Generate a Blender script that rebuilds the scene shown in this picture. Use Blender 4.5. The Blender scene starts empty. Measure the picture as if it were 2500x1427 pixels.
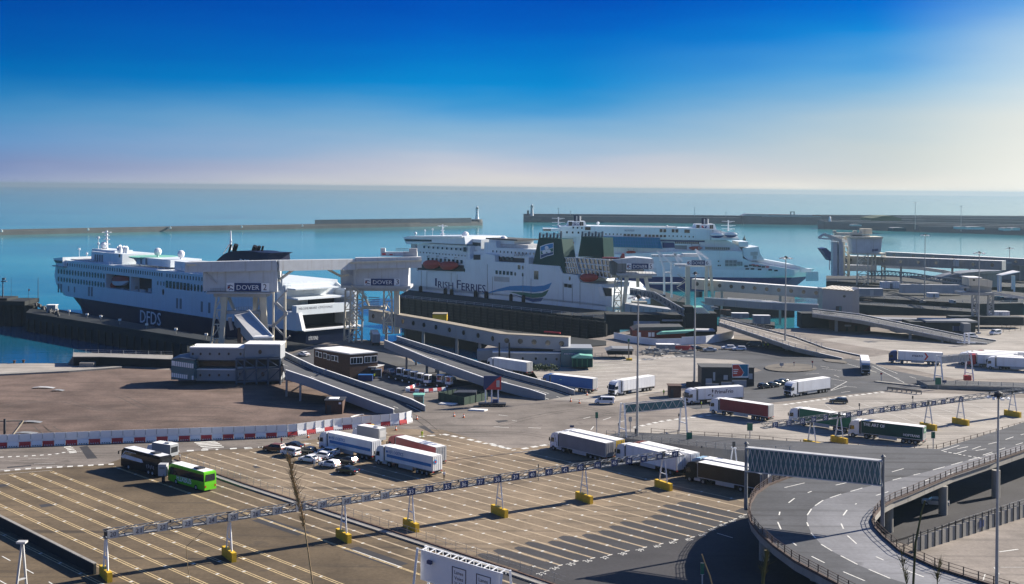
import bpy, math, random
from mathutils import Vector as V
random.seed(7)
scn = bpy.context.scene
COL = scn.collection
# ------------------------------------------------------------------ camera, sky, sun, exposure
HC, F, XC, YH, SL = 55.0, 3000.0, 1250.0, 459.0, 0.0095
cam_d = bpy.data.cameras.new('camera'); cam = bpy.data.objects.new('camera', cam_d); COL.objects.link(cam)
from mathutils import Matrix
_c = math.sqrt(1 - SL*SL)
cam.matrix_world = Matrix(((_c, -SL, 0, 0), (0, 0, -1, 0), (SL, _c, 0, HC), (0, 0, 0, 1)))
cam_d.sensor_width = 36.0; cam_d.lens = F/2500*36
cam_d.shift_y = -(713.5-YH)/2500
cam_d.clip_start = 0.5; cam_d.clip_end = 60000
scn.camera = cam
SUN_EL, SUN_AZ = math.radians(28), math.atan2(0.865, 0.50)     # azimuth measured from the view direction (+Y) towards +X
sd = V((math.sin(SUN_AZ)*math.cos(SUN_EL), math.cos(SUN_AZ)*math.cos(SUN_EL), math.sin(SUN_EL)))
sun_d = bpy.data.lights.new('sun', 'SUN'); sun_d.energy = 5.0; sun_d.angle = math.radians(0.5); sun_d.color = (1.0, 0.90, 0.76)
sun = bpy.data.objects.new('sun', sun_d); COL.objects.link(sun); sun.rotation_euler = sd.to_track_quat('Z', 'Y').to_euler(); sun.location = (200, 100, 200)
scn.view_settings.view_transform = 'Standard'; scn.view_settings.look = 'None'
scn.view_settings.exposure = 1.22; scn.view_settings.gamma = 1.0; scn.view_settings.use_curve_mapping = False
scn.cycles.use_denoising = True
scn.cycles.max_bounces = 5; scn.cycles.diffuse_bounces = 2; scn.cycles.glossy_bounces = 2; scn.cycles.transmission_bounces = 2; scn.cycles.volume_bounces = 0
scn.cycles.caustics_reflective = False; scn.cycles.caustics_refractive = False
EXPF = 2**scn.view_settings.exposure
def lin(c):
    c /= 255.0
    return c/12.92 if c <= 0.04045 else ((c+0.055)/1.055)**2.4
def C(r, g, b): return (lin(r), lin(g), lin(b), 1.0)
world = bpy.data.worlds.new('World'); scn.world = world; world.use_nodes = True
nt = world.node_tree; nt.nodes.clear()
def N(t, ty, **kw):
    n = t.nodes.new(ty)
    for k, v in kw.items(): setattr(n, k, v)
    return n
wo = N(nt, 'ShaderNodeOutputWorld'); bg = N(nt, 'ShaderNodeBackground'); nt.links.new(bg.outputs[0], wo.inputs[0])
tc = N(nt, 'ShaderNodeTexCoord'); sx = N(nt, 'ShaderNodeSeparateXYZ'); nt.links.new(tc.outputs['Generated'], sx.inputs[0])
def ramp(t, stops, k=1.0):
    r = N(t, 'ShaderNodeValToRGB'); cr = r.color_ramp
    while len(cr.elements) > 1: cr.elements.remove(cr.elements[-1])
    for i, (p, c) in enumerate(stops):
        e = cr.elements[0] if i == 0 else cr.elements.new(p)
        e.position = p; e.color = (c[0]*k, c[1]*k, c[2]*k, 1)
    return r
SK = 4.0   # elevation (sine) is multiplied by SK before it enters the ramps
def sky(stops):
    return ramp(nt, [(p*SK, C(*c)) for p, c in stops], 1/EXPF)
rl = sky([(0, (128, 153, 197)), (.006, (118, 142, 190)), (.017, (98, 128, 182)), (.034, (90, 142, 196)), (.05, (58, 136, 192)), (.064, (8, 118, 184)), (.085, (2, 100, 176)), (.117, (2, 80, 166)), (.152, (2, 60, 150)), (.24, (40, 90, 150))])
rm = sky([(0, (224, 220, 216)), (.015, (198, 202, 215)), (.028, (168, 191, 215)), (.045, (136, 180, 214)), (.062, (100, 166, 214)), (.076, (56, 150, 211)), (.088, (8, 138, 211)), (.108, (2, 118, 205)), (.13, (1, 98, 198)), (.156, (1, 78, 184)), (.24, (45, 100, 165))])
rr = sky([(0, (250, 246, 234)), (.009, (228, 227, 219)), (.018, (216, 220, 215)), (.035, (210, 217, 213)), (.054, (192, 210, 217)), (.078, (148, 194, 224)), (.095, (104, 177, 227)), (.118, (24, 146, 224)), (.14, (6, 122, 219)), (.156, (4, 108, 212)), (.24, (80, 130, 185))])
rg = sky([(0, (255, 253, 244)), (.05, (234, 236, 230)), (.10, (200, 222, 234)), (.14, (120, 180, 232)), (.17, (70, 150, 228)), (.24, (110, 150, 195))])
mz = N(nt, 'ShaderNodeMath', operation='MULTIPLY'); nt.links.new(sx.outputs['Z'], mz.inputs[0]); mz.inputs[1].default_value = SK
# soft streaks of haze so that the bands are not ruler-straight
sn = N(nt, 'ShaderNodeTexNoise'); sm = N(nt, 'ShaderNodeMapping'); nt.links.new(tc.outputs['Generated'], sm.inputs[0]); sm.inputs['Scale'].default_value = (2.6, 2.6, 17)
nt.links.new(sm.outputs[0], sn.inputs['Vector']); sn.inputs['Scale'].default_value = 1.3; sn.inputs['Detail'].default_value = 3
sa = N(nt, 'ShaderNodeMath', operation='MULTIPLY_ADD'); nt.links.new(sn.outputs[0], sa.inputs[0]); sa.inputs[1].default_value = 0.17; nt.links.new(mz.outputs[0], sa.inputs[2])
sb = N(nt, 'ShaderNodeMath', operation='ADD'); nt.links.new(sa.outputs[0], sb.inputs[0]); sb.inputs[1].default_value = -0.085
for r in (rl, rm, rr, rg): nt.links.new(sb.outputs[0], r.inputs[0])
def mrange(t, src, a, b, smooth=True):
    m = N(t, 'ShaderNodeMapRange'); m.interpolation_type = 'SMOOTHSTEP' if smooth else 'LINEAR'; m.clamp = True
    t.links.new(src, m.inputs['Value']); m.inputs['From Min'].default_value = a; m.inputs['From Max'].default_value = b
    return m.outputs['Result']
def mix(t, fac, a, b, mode='MIX'):
    m = N(t, 'ShaderNodeMix', data_type='RGBA', blend_type=mode)
    for s, v in ((m.inputs[0], fac), (m.inputs[6], a), (m.inputs[7], b)):
        if hasattr(v, 'links') or hasattr(v, 'is_linked'): t.links.new(v, s)
        elif isinstance(v, (int, float)): s.default_value = v
        else: s.default_value = v
    return m.outputs[2]
lm = mix(nt, mrange(nt, sx.outputs['X'], -0.46, -0.06, False), rl.outputs[0], rm.outputs[0])
lr = mix(nt, mrange(nt, sx.outputs['X'], 0.27, 0.43), mix(nt, mrange(nt, sx.outputs['X'], 0.02, 0.40), lm, rr.outputs[0]), rg.outputs[0])
nish = N(nt, 'ShaderNodeTexSky', sky_type='NISHITA'); nish.sun_disc = False; nish.sun_elevation = SUN_EL; nish.sun_rotation = SUN_AZ
nish.air_density = 1.0; nish.dust_density = 1.2; nish.altitude = 60
ns = mix(nt, 1.0, nish.outputs[0], (0.017, 0.029, 0.054, 1), 'MULTIPLY')
fin = mix(nt, mrange(nt, sx.outputs['Z'], 0.165, 0.34), lr, ns)
nt.links.new(fin, bg.inputs[0]); bg.inputs[1].default_value = 1.0
# ------------------------------------------------------------------ from a photograph pixel to a point of the place
CAM = V((0, 0, HC))
def ray(x, y):
    u, v = (x-XC)/F, (y-YH)/F
    return V((u+SL*v, 1.0, -(v-SL*u)))
def P(p, z=0.0):
    d = ray(*p); return CAM + d*((z-HC)/d.z)
def D(p, dist):
    return CAM + ray(*p)*dist
ZO = dict(A=(0, 520), B=(440, 540), C=(880, 480), D=(1300, 480), E=(1860, 480), F=(0, 800), G=(600, 820), H=(1200, 820), I=(1860, 820), J=(0, 1100), K=(600, 1100), L=(1200, 1100), M=(1780, 1060))
ZS = dict(J=3.906, K=3.906, L=3.906, M=3.4722)
def z(k, x, y):
    s = ZS.get(k, 3.567); o = ZO[k]; return (o[0]+x/s, o[1]+y/s)
def zl(k, *pts): return [z(k, *p) for p in pts]
class Fr:
    """upright plane through two ground points; x runs along it, y away from the camera, z is the height"""
    def __init__(s, A, B):
        s.O = V((A.x, A.y, 0)); s.ex = V((B.x-A.x, B.y-A.y, 0)); s.L = s.ex.length; s.ex.normalize()
        s.n = V((-s.ex.y, s.ex.x, 0))
        if s.n.dot(s.O) < 0: s.n = -s.n
    def q(s, p, off=0.0):
        d = ray(*p); t = (s.O + s.n*off - CAM).dot(s.n)/d.dot(s.n); w = CAM + d*t
        return ((w-s.O).dot(s.ex), w.z)
    def w(s, x, y, zz): 
        r = s.O + s.ex*x + s.n*y; return V((r.x, r.y, zz))
# ------------------------------------------------------------------ mesh building
class MB:
    def __init__(s): s.v, s.f, s.m = [], [], []
    def add(s, vs, fs, mi=0):
        b = len(s.v); s.v += [tuple(p) for p in vs]
        for f in fs: s.f.append([i+b for i in f]); s.m.append(mi)
        return s
    def pbox(s, o, a, b, c, mi=0):
        o = V(o); a, b, c = V(a), V(b), V(c)
        if a.cross(b).dot(c) < 0: a, b = b, a
        p = [o, o+a, o+a+b, o+b, o+c, o+a+c, o+a+b+c, o+b+c]
        return s.add(p, [(3, 2, 1, 0), (4, 5, 6, 7), (0, 1, 5, 4), (1, 2, 6, 5), (2, 3, 7, 6), (3, 0, 4, 7)], mi)
    def box(s, x0, x1, y0, y1, z0, z1, mi=0): return s.pbox((x0, y0, z0), (x1-x0, 0, 0), (0, y1-y0, 0), (0, 0, z1-z0), mi)
    def fb(s, fr, x0, x1, y0, y1, z0, z1, mi=0): return s.pbox(fr.w(x0, y0, z0), fr.ex*(x1-x0), fr.n*(y1-y0), V((0, 0, z1-z0)), mi)
    def prism(s, poly, vec, mi=0, mside=None):
        poly = [V(p) for p in poly]; vec = V(vec); n = len(poly)
        nr = V((0, 0, 0))
        for i in range(n): nr += poly[i].cross(poly[(i+1) % n])
        if nr.dot(vec) > 0: poly = poly[::-1]
        s.add(poly + [p+vec for p in poly], [list(range(n)), list(range(2*n-1, n-1, -1))], mi)
        b = len(s.v)-2*n
        for i in range(n):
            j = (i+1) % n; s.f.append([b+j, b+i, b+n+i, b+n+j]); s.m.append(mi if mside is None else mside)
        return s
    def beam(s, p, q, w, h=None, mi=0, up=(0, 0, 1)):
        p, q = V(p), V(q); h = h or w; d = q-p
        if d.length < 1e-6: return s
        u = V(up)
        if abs(d.normalized().dot(u)) > .98: u = V((0, 1, 0))
        a = d.cross(u).normalized()*w; b = a.cross(d).normalized()*h
        return s.pbox(p-a/2-b/2, d, a, b, mi)
    def tube(s, p, q, r, n=8, r2=None, mi=0, caps=True):
        p, q = V(p), V(q); r2 = r if r2 is None else r2; d = (q-p).normalized()
        u = V((0, 0, 1)) if abs(d.z) < .9 else V((1, 0, 0))
        a = d.cross(u).normalized(); b = d.cross(a)
        vs = [p + (a*math.cos(t)+b*math.sin(t))*r for t in [2*math.pi*i/n for i in range(n)]] + [q + (a*math.cos(t)+b*math.sin(t))*r2 for t in [2*math.pi*i/n for i in range(n)]]
        fs = [(i, (i+1) % n, n+(i+1) % n, n+i) for i in range(n)]
        if caps: fs += [tuple(range(n-1, -1, -1)), tuple(range(n, 2*n))]
        return s.add(vs, fs, mi)
    def lathe(s, c, prof, n=14, mi=0):
        c = V(c); vs = []; k = len(prof)
        for r, h in prof: vs += [c + V((r*math.cos(2*math.pi*i/n), r*math.sin(2*math.pi*i/n), h)) for i in range(n)]
        fs = [(a*n+i, a*n+(i+1) % n, (a+1)*n+(i+1) % n, (a+1)*n+i) for a in range(k-1) for i in range(n)]
        return s.add(vs, fs + [tuple(range(n-1, -1, -1)), tuple(range((k-1)*n, k*n))], mi)
    def loft(s, rings, mi=0, caps=True, closed=True):
        n = len(rings[0]); vs = [p for r in rings for p in r]; k = len(rings)
        fs = [(a*n+i, a*n+(i+1) % n, (a+1)*n+(i+1) % n, (a+1)*n+i) for a in range(k-1) for i in range(n if closed else n-1)]
        if caps: fs += [tuple(range(n-1, -1, -1)), tuple(range((k-1)*n, k*n))]
        return s.add(vs, fs, mi)
    def sheet(s, poly, mi=0):
        poly = [V(p) for p in poly]; nr = V((0, 0, 0))
        for i in range(len(poly)): nr += poly[i].cross(poly[(i+1) % len(poly)])
        if nr.z < 0: poly = poly[::-1]
        return s.add(poly, [tuple(range(len(poly)))], mi)
    def mesh(s, name, mats, off=None, smooth=False):
        me = bpy.data.meshes.new(name); o = V(off) if off is not None else V((0, 0, 0))
        me.from_pydata([(p[0]-o.x, p[1]-o.y, p[2]-o.z) for p in s.v], [], s.f)
        for m in (mats if isinstance(mats, (list, tuple)) else [mats]): me.materials.append(m)
        if any(s.m): me.polygons.foreach_set('material_index', s.m)
        if smooth: me.polygons.foreach_set('use_smooth', [True]*len(s.f))
        me.update(); return me
    def build(s, name, mats, parent=None, smooth=False, world=True):
        off = None
        if parent is not None and world: off = wloc(parent)
        return link(name, s.mesh(name, mats, off, smooth), parent)
def wloc(o):
    r = V((0, 0, 0))
    while o is not None: r += o.location; o = o.parent
    return r
def link(name, me, parent=None, loc=None, rot=None):
    o = bpy.data.objects.new(name, me); COL.objects.link(o)
    if parent is not None: o.parent = parent
    if loc is not None: o.location = loc
    if rot is not None: o.rotation_euler = rot
    return o
def tag(o, label=None, cat=None, group=None, kind=None):
    if label: o['label'] = label
    if cat: o['category'] = cat
    if group: o['group'] = group
    if kind: o['kind'] = kind
    return o
def thing(name, label, cat, loc=(0, 0, 0), group=None, rz=0):
    o = link(name, None, None, V(loc), (0, 0, rz)); o.empty_display_size = .5
    return tag(o, label, cat, group)
def struct(o): return tag(o, kind='structure')
_kids = {}
def copy_tree(o, parent=None):
    c = o.copy(); COL.objects.link(c); c.parent = parent
    for ch in KID(o): copy_tree(ch, c)
    return c
def KID(o): return [k for k in o.children]
def many(parent, name, me, locs, limit=100, stuffname=None):
    """repeated parts that share one mesh; past the limit the rest become one part"""
    base = wloc(parent)
    for p in locs[:limit]: link(name, me, parent, V(p)-base)
    rest = locs[limit:]
    if rest:
        b = MB()
        for p in rest: b.add([V(v.co)+V(p)-base for v in me.vertices], [list(f.vertices) for f in me.polygons])
        tag(b.build(stuffname or name, me.materials[0], parent, world=False), kind='stuff')
def row(k, a, b, n):
    return [z(k, a[0]+(b[0]-a[0])*i/max(1, n-1), a[1]+(b[1]-a[1])*i/max(1, n-1)) for i in range(n)]
def lerp(a, b, t): return a+(b-a)*t
# ------------------------------------------------------------------ materials
def mat(name, col, rough=.65, var=.12, sc=.35, metal=0.0, streak=0.0, stain=(0.10, 0.08, 0.06), fine=0.0, spec=.4):
    m = bpy.data.materials.new(name); m.use_nodes = True; t = m.node_tree; b = t.nodes['Principled BSDF']
    b.inputs['Roughness'].default_value = rough; b.inputs['Metallic'].default_value = metal; b.inputs['Specular IOR Level'].default_value = spec
    tcn = N(t, 'ShaderNodeTexCoord'); no = N(t, 'ShaderNodeTexNoise'); t.links.new(tcn.outputs['Object'], no.inputs['Vector'])
    no.inputs['Scale'].default_value = sc; no.inputs['Detail'].default_value = 6; no.inputs['Roughness'].default_value = .65
    rp = ramp(t, [(.3, (1-var,)*3), (.7, (1+var*.6,)*3)]); t.links.new(no.outputs[0], rp.inputs[0])
    c = mix(t, 1.0, (col[0], col[1], col[2], 1), rp.outputs[0], 'MULTIPLY')
    if streak:
        mp = N(t, 'ShaderNodeMapping'); t.links.new(tcn.outputs['Object'], mp.inputs[0]); mp.inputs['Scale'].default_value = (1.1, 1.1, .07)
        n2 = N(t, 'ShaderNodeTexNoise'); t.links.new(mp.outputs[0], n2.inputs['Vector']); n2.inputs['Scale'].default_value = 1.0; n2.inputs['Detail'].default_value = 5
        c = mix(t, mix(t, 1.0, mrange(t, n2.outputs[0], .5, .8), (streak,)*3+(1,), 'MULTIPLY'), c, (*stain, 1))
    if fine:
        n3 = N(t, 'ShaderNodeTexNoise'); t.links.new(tcn.outputs['Object'], n3.inputs['Vector']); n3.inputs['Scale'].default_value = 4; n3.inputs['Detail'].default_value = 4
        r3 = ramp(t, [(.3, (1-fine,)*3), (.7, (1+fine,)*3)]); t.links.new(n3.outputs[0], r3.inputs[0]); c = mix(t, 1.0, c, r3.outputs[0], 'MULTIPLY')
    t.links.new(c, b.inputs['Base Color'])
    return m
M = {}
def mk(name, *a, **k): M[name] = mat(name, *a, **k); return M[name]
mk('white', (.72, .74, .77), .45, .09, streak=.22, stain=(.42, .40, .36)); mk('dirty_white', (.50, .53, .56), .6, .10, streak=.5, stain=(.26, .22, .17)); mk('ship_white', (.66, .72, .76), .4, .07, .1, streak=.32, stain=(.45, .42, .38))
mk('cream', (.62, .57, .45), .6, .12, streak=.45, stain=(.25, .19, .12)); mk('navy', (.006, .013, .045), .5, .15, .15, spec=.15); mk('navy2', (.012, .035, .15), .5, .1, spec=.15); mk('black', (.008, .009, .012), .5, .2, spec=.2)
mk('dark', (.03, .033, .04), .6, .2); mk('glass', (.012, .018, .025), .12, .1, spec=.6); mk('grey', (.22, .23, .24), .6, .12, streak=.3); mk('lgrey', (.42, .43, .44), .6, .12, streak=.35, stain=(.2, .18, .15))
mk('panel_grey', (.27, .29, .315), .55, .08, .2, streak=.25, stain=(.2, .2, .19)); mk('steel', (.30, .31, .32), .5, .15, streak=.3, metal=.3); mk('galv', (.15, .16, .175), .55, .15)
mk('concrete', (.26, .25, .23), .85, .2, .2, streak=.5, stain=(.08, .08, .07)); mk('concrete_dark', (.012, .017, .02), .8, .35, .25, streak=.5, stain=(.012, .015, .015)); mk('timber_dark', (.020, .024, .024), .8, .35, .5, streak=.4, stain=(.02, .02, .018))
mk('red', (.45, .035, .04), .5, .12); mk('boat_red', (.33, .035, .025), .5, .15); mk('maroon', (.20, .022, .03), .5, .15, .5); mk('yellow', (.62, .40, .02), .6, .15, 1.0, streak=.3, stain=(.2, .13, .04)); mk('brick', (.075, .042, .032), .85, .2, 1.5, fine=.2); mk('brick_red', (.17, .045, .038), .85, .2, 1.5)
mk('tyre', (.014, .014, .015), .8, .2); mk('chassis', (.02, .021, .023), .6, .3); mk('roofwhite', (.78, .78, .77), .6, .10, .3, streak=0); mk('blue', (.015, .10, .32), .5, .1); mk('stripe_blue', (.02, .16, .42), .5, .08)
mk('silver', (.5, .52, .54), .3, .05, metal=.5); mk('green_dark', (.0005, .048, .044), .5, .12, spec=.2); mk('green', (.01, .14, .07), .5, .12); mk('lime', (.12, .50, .012), .4, .08); mk('grey_curtain', (.22, .22, .235), .6, .12, .5); mk('brown_curtain', (.022, .014, .011), .55, .35, .3)
mk('teal_glass', (.03, .13, .17), .25, .15, .4, spec=.6); mk('teal_deck', (.16, .42, .34), .7, .1); mk('blue_glass', (.008, .17, .30), .6, .12, .3, spec=.1); mk('steel_blue', (.06, .09, .13), .5, .2); mk('mesh_green', (.02, .05, .035), .7, .25)
mk('orange', (.75, .16, .03), .5, .1); mk('hivis', (.55, .75, .05), .6, .1); mk('skin', (.45, .25, .17), .5, .1); mk('cloth_white', (.7, .7, .7), .8, .1); mk('cloth_dark', (.02, .022, .03), .8, .2); mk('cloth_red', (.25, .03, .04), .8, .15); mk('hair', (.03, .02, .015), .7, .2)
mk('car_brown', (.16, .06, .035), .3, .08); mk('car_dark', (.012, .018, .025), .25, .1, spec=.6); mk('car_white', (.75, .76, .78), .3, .04); mk('car_silver', (.42, .45, .48), .3, .05, metal=.4); mk('car_blue', (.35, .52, .65), .35, .05)
mk('lamp_white', (.8, .8, .78), .3, .03); mk('lamp_red', (.4, .02, .02), .3, .05); mk('amber', (.7, .28, .02), .3, .05); mk('rust', (.075, .05, .042), .8, .3, 1.0); mk('reed', (.30, .21, .12), .9, .25, 8); mk('twig', (.12, .10, .045), .9, .25, 8)
mk('sign_blue', (.01, .03, .12), .5, .08); mk('sign_green', (.01, .13, .08), .5, .08); mk('sand', (.27, .24, .19), .9, .2); mk('roof_dark', (.06, .065, .07), .8, .2); mk('letter_white', (.78, .79, .8), .5, .03); mk('letter_navy', (.01, .02, .12), .5, .05); mk('letter_dark', (.03, .02, .05), .5, .05); mk('letter_red', (.5, .02, .02), .5, .05)
mk('sw_blue', (.02, .22, .48), .5, .06); mk('sw_green', (.01, .13, .09), .5, .06); mk('sw_navy', (.012, .05, .17), .5, .06); mk('leaf', (.05, .075, .03), .8, .3, 1.5); mk('paint_white', (.62, .62, .58), .7, .25, .8, fine=.25); mk('paint_yellow', (.48, .37, .20), .8, .3, .8, fine=.3); mk('paint_faint', (.35, .28, .19), .85, .25, .5, fine=.2); mk('stone', (.10, .105, .105), .85, .2, .06, streak=.4, stain=(.08, .075, .06)); mk('stone_dark', (.034, .062, .09), .85, .25, .06, streak=.4, stain=(.05, .05, .05))
def groundmat(name, col, big=.25, mid=.18, fine=.12, streak=.15, dark=(.02, .02, .022), ang=math.radians(-45), patch=.0):
    m = bpy.data.materials.new(name); m.use_nodes = True; t = m.node_tree; b = t.nodes['Principled BSDF']; b.inputs['Roughness'].default_value = .9; b.inputs['Specular IOR Level'].default_value = .2
    g = N(t, 'ShaderNodeTexCoord'); c = (*col, 1)
    for scl, amp, dt in ((.018, big, 4), (.11, mid, 5), (1.7, fine, 5)):
        n = N(t, 'ShaderNodeTexNoise'); t.links.new(g.outputs['Object'], n.inputs['Vector']); n.inputs['Scale'].default_value = scl; n.inputs['Detail'].default_value = dt; n.inputs['Roughness'].default_value = .6
        r = ramp(t, [(.32, (1-amp,)*3), (.68, (1+amp*.8,)*3)]); t.links.new(n.outputs[0], r.inputs[0]); c = mix(t, 1.0, c, r.outputs[0], 'MULTIPLY')
    mp = N(t, 'ShaderNodeMapping'); t.links.new(g.outputs['Object'], mp.inputs[0]); mp.inputs['Rotation'].default_value = (0, 0, -ang); mp.inputs['Scale'].default_value = (.018, .55, 1)
    n = N(t, 'ShaderNodeTexNoise'); t.links.new(mp.outputs[0], n.inputs['Vector']); n.inputs['Scale'].default_value = 1; n.inputs['Detail'].default_value = 4
    f = mix(t, 1.0, mrange(t, n.outputs[0], .5, .75), (streak*2.2,)*3+(1,), 'MULTIPLY')
    c = mix(t, f, c, (*dark, 1))
    # oil spots and patches with edges of their own
    n = N(t, 'ShaderNodeTexNoise'); t.links.new(g.outputs['Object'], n.inputs['Vector']); n.inputs['Scale'].default_value = .22; n.inputs['Detail'].default_value = 3
    c = mix(t, mix(t, 1.0, mrange(t, n.outputs[0], .66, .72), (.35,)*3+(1,), 'MULTIPLY'), c, (*dark, 1))
    t.links.new(c, b.inputs['Base Color']); M[name] = m
    bp = N(t, 'ShaderNodeBump'); bp.inputs['Strength'].default_value = .25; bp.inputs['Distance'].default_value = .05
    n = N(t, 'ShaderNodeTexNoise'); t.links.new(g.outputs['Object'], n.inputs['Vector']); n.inputs['Scale'].default_value = 2.5; n.inputs['Detail'].default_value = 5; t.links.new(n.outputs[0], bp.inputs['Height']); t.links.new(bp.outputs[0], b.inputs['Normal'])
    return m
groundmat('g_base', (.195, .172, .152), .3, .26, .14, .28); groundmat('g_lot', (.118, .090, .058), .34, .3, .16, .3); groundmat('g_lot2', (.20, .156, .108), .3, .28, .14, .28); groundmat('g_island', (.15, .135, .115)); groundmat('g_light', (.30, .278, .25), .2, .2, .12, .25, (.09, .085, .08)); groundmat('g_sand', (.138, .101, .084), .34, .34, .2, .22, (.05, .04, .03), math.radians(20))
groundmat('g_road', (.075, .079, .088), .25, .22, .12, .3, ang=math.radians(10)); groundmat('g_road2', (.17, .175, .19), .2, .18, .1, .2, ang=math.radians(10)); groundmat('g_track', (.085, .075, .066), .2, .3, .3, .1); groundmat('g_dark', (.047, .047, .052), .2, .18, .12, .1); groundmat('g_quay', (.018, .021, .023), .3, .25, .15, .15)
# ------------------------------------------------------------------ lettering (made before the scene fills up)
TXT = {}
def _text(s):
    c = bpy.data.curves.new('t', 'FONT'); c.body = s; c.resolution_u = 2; o = bpy.data.objects.new('t', c); COL.objects.link(o)
    dg = bpy.context.evaluated_depsgraph_get(); me = bpy.data.meshes.new_from_object(o.evaluated_get(dg))
    vs = [v.co.copy() for v in me.vertices]; fs = [list(p.vertices) for p in me.polygons]
    x0 = min(v.x for v in vs); x1 = max(v.x for v in vs); y0 = min(v.y for v in vs); y1 = max(v.y for v in vs)
    TXT[s] = ([((v.x-x0)/(x1-x0), (v.y-y0)/(y1-y0)) for v in vs], fs, (x1-x0)/(y1-y0))
    bpy.data.objects.remove(o); bpy.data.curves.remove(c); bpy.data.meshes.remove(me)
for s_ in ['DFDS', 'WELCOME ABOARD', "CÔTE D'OPALE", 'I', 'RISH', 'F', 'ERRIES', 'P&O', 'P&O PIONEER', 'DOVER', 'PrimaFrio', 'FLIXBUS', 'HSF LOGISTICS', 'mazo', 'THE ART OF', 'HOPTRANS', 'Lanes', 'Voies', '31-200', '201-', 'H'] + [str(i) for i in list(range(2, 7))+list(range(20, 84))]: _text(s_)
def letters(parent, s, o, right, up, w, h, m, name='lettering', world=True, out=None):
    """flat letters w wide and h high from the lower left corner o"""
    vs, fs, _ = TXT[s]; o, right, up = V(o), V(right).normalized(), V(up).normalized(); b = MB()
    out = V(out)*.03 if out is not None else V((0, 0, 0))
    b.add([o + right*(x*w) + up*(y*h) + out for x, y in vs], fs)
    if h > 3: nn_ = right.cross(up)*.01; b.add([o + right*(x*w+h*.05) + up*(y*h) + out + nn_ for x, y in vs], fs)
    return b.build(name, m, parent, world=world)
# ------------------------------------------------------------------ sea, land, roads, markings
SEA = -6.0
def seamat():
    m = bpy.data.materials.new('sea_water'); m.use_nodes = True; t = m.node_tree; b = t.nodes['Principled BSDF']
    g = N(t, 'ShaderNodeTexCoord'); b.inputs['Roughness'].default_value = .10; b.inputs['Specular IOR Level'].default_value = .5; b.inputs['IOR'].default_value = 1.33
    mp = N(t, 'ShaderNodeMapping'); t.links.new(g.outputs['Object'], mp.inputs[0]); mp.inputs['Scale'].default_value = (.0022, .0045, 1)
    n = N(t, 'ShaderNodeTexNoise'); t.links.new(mp.outputs[0], n.inputs['Vector']); n.inputs['Scale'].default_value = 1; n.inputs['Detail'].default_value = 5; n.inputs['Roughness'].default_value = .62
    r = ramp(t, [(.3, (.010, .12, .17)), (.5, (.024, .225, .265)), (.7, (.045, .30, .32))]); t.links.new(n.outputs[0], r.inputs[0])
    mp2 = N(t, 'ShaderNodeMapping'); t.links.new(g.outputs['Object'], mp2.inputs[0]); mp2.inputs['Scale'].default_value = (.02, .07, 1); mp2.inputs['Rotation'].default_value = (0, 0, .12)
    n2 = N(t, 'ShaderNodeTexNoise'); t.links.new(mp2.outputs[0], n2.inputs['Vector']); n2.inputs['Scale'].default_value = 1; n2.inputs['Detail'].default_value = 6; n2.inputs['Roughness'].default_value = .7
    c = mix(t, mix(t, 1.0, mrange(t, n2.outputs[0], .52, .74), (.6,)*3+(1,), 'MULTIPLY'), r.outputs[0], (.12, .33, .35, 1))
    sy = N(t, 'ShaderNodeSeparateXYZ'); t.links.new(g.outputs['Object'], sy.inputs[0]); c = mix(t, mrange(t, sy.outputs['Y'], 400, 720), (.006, .075, .15, 1), c)  # nearer water painted deeper blue, standing in for its darker reflection
    t.links.new(c, b.inputs['Base Color'])
    bp = N(t, 'ShaderNodeBump'); bp.inputs['Strength'].default_value = .22; bp.inputs['Distance'].default_value = .5
    mp3 = N(t, 'ShaderNodeMapping'); t.links.new(g.outputs['Object'], mp3.inputs[0]); mp3.inputs['Scale'].default_value = (.12, .3, 1)
    n3 = N(t, 'ShaderNodeTexNoise'); t.links.new(mp3.outputs[0], n3.inputs['Vector']); n3.inputs['Scale'].default_value = 1; n3.inputs['Detail'].default_value = 6
    t.links.new(n3.outputs[0], bp.inputs['Height']); t.links.new(bp.outputs[0], b.inputs['Normal'])
    return m
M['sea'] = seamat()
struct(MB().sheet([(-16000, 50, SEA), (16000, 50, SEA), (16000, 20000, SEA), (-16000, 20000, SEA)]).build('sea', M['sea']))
def land(name, pts, m, top=0.0, bot=-8.0, side='concrete_dark'):
    b = MB(); b.prism([V((p.x, p.y, bot)) for p in pts], (0, 0, top-bot), 0, 1)
    return struct(b.build(name, [M[m], M[side]]))
# the port's ground: one sheet with its quay edge towards the sea
back = [P(p) for p in [(-500, 905), (0, 888), (165, 887), (178, 880), (430, 884), (560, 872), (690, 866), (760, 846), (800, 836), (885, 830), (965, 836), (995, 868), (1020, 893), (1060, 902), (1195, 904), (1200, 880), (1170, 862), (1192, 842), (1300, 842), (1470, 824), (1560, 800), (1700, 790), (1780, 801), (1850, 806), (1960, 800), (1990, 770), (2120, 770), (2300, 772), (2700, 768), (3500, 768)]]
land('ground', back + [V((330, 100, 0)), V((200, 70, 0)), V((-200, 70, 0)), V((-330, 150, 0))], 'g_base')
def sheet(name, pts, m, zz=.004):
    return struct(MB().sheet([(p.x, p.y, zz) for p in pts]).build(name, M[m]))
sheet('gravel_lot', [P(p) for p in [(-60, 906), (60, 901), (298, 897), (430, 905), (560, 935), (700, 920), (900, 985), (985, 1024), (940, 1036), (830, 1047), (700, 1062), (300, 1078), (0, 1088), (-120, 1094)]], 'g_sand')
sheet('lane_lot', [P(p) for p in [(-200, 1172), (0, 1152), (260, 1134), (300, 1119), (500, 1100), (640, 1094), (930, 1046), (1080, 1050), (1240, 1096), (1350, 1088), (1480, 1060), (1700, 1100), (1900, 1180), (1830, 1300), (1700, 1440), (1300, 1560), (300, 1640), (-400, 1400)]], 'g_lot')
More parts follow.
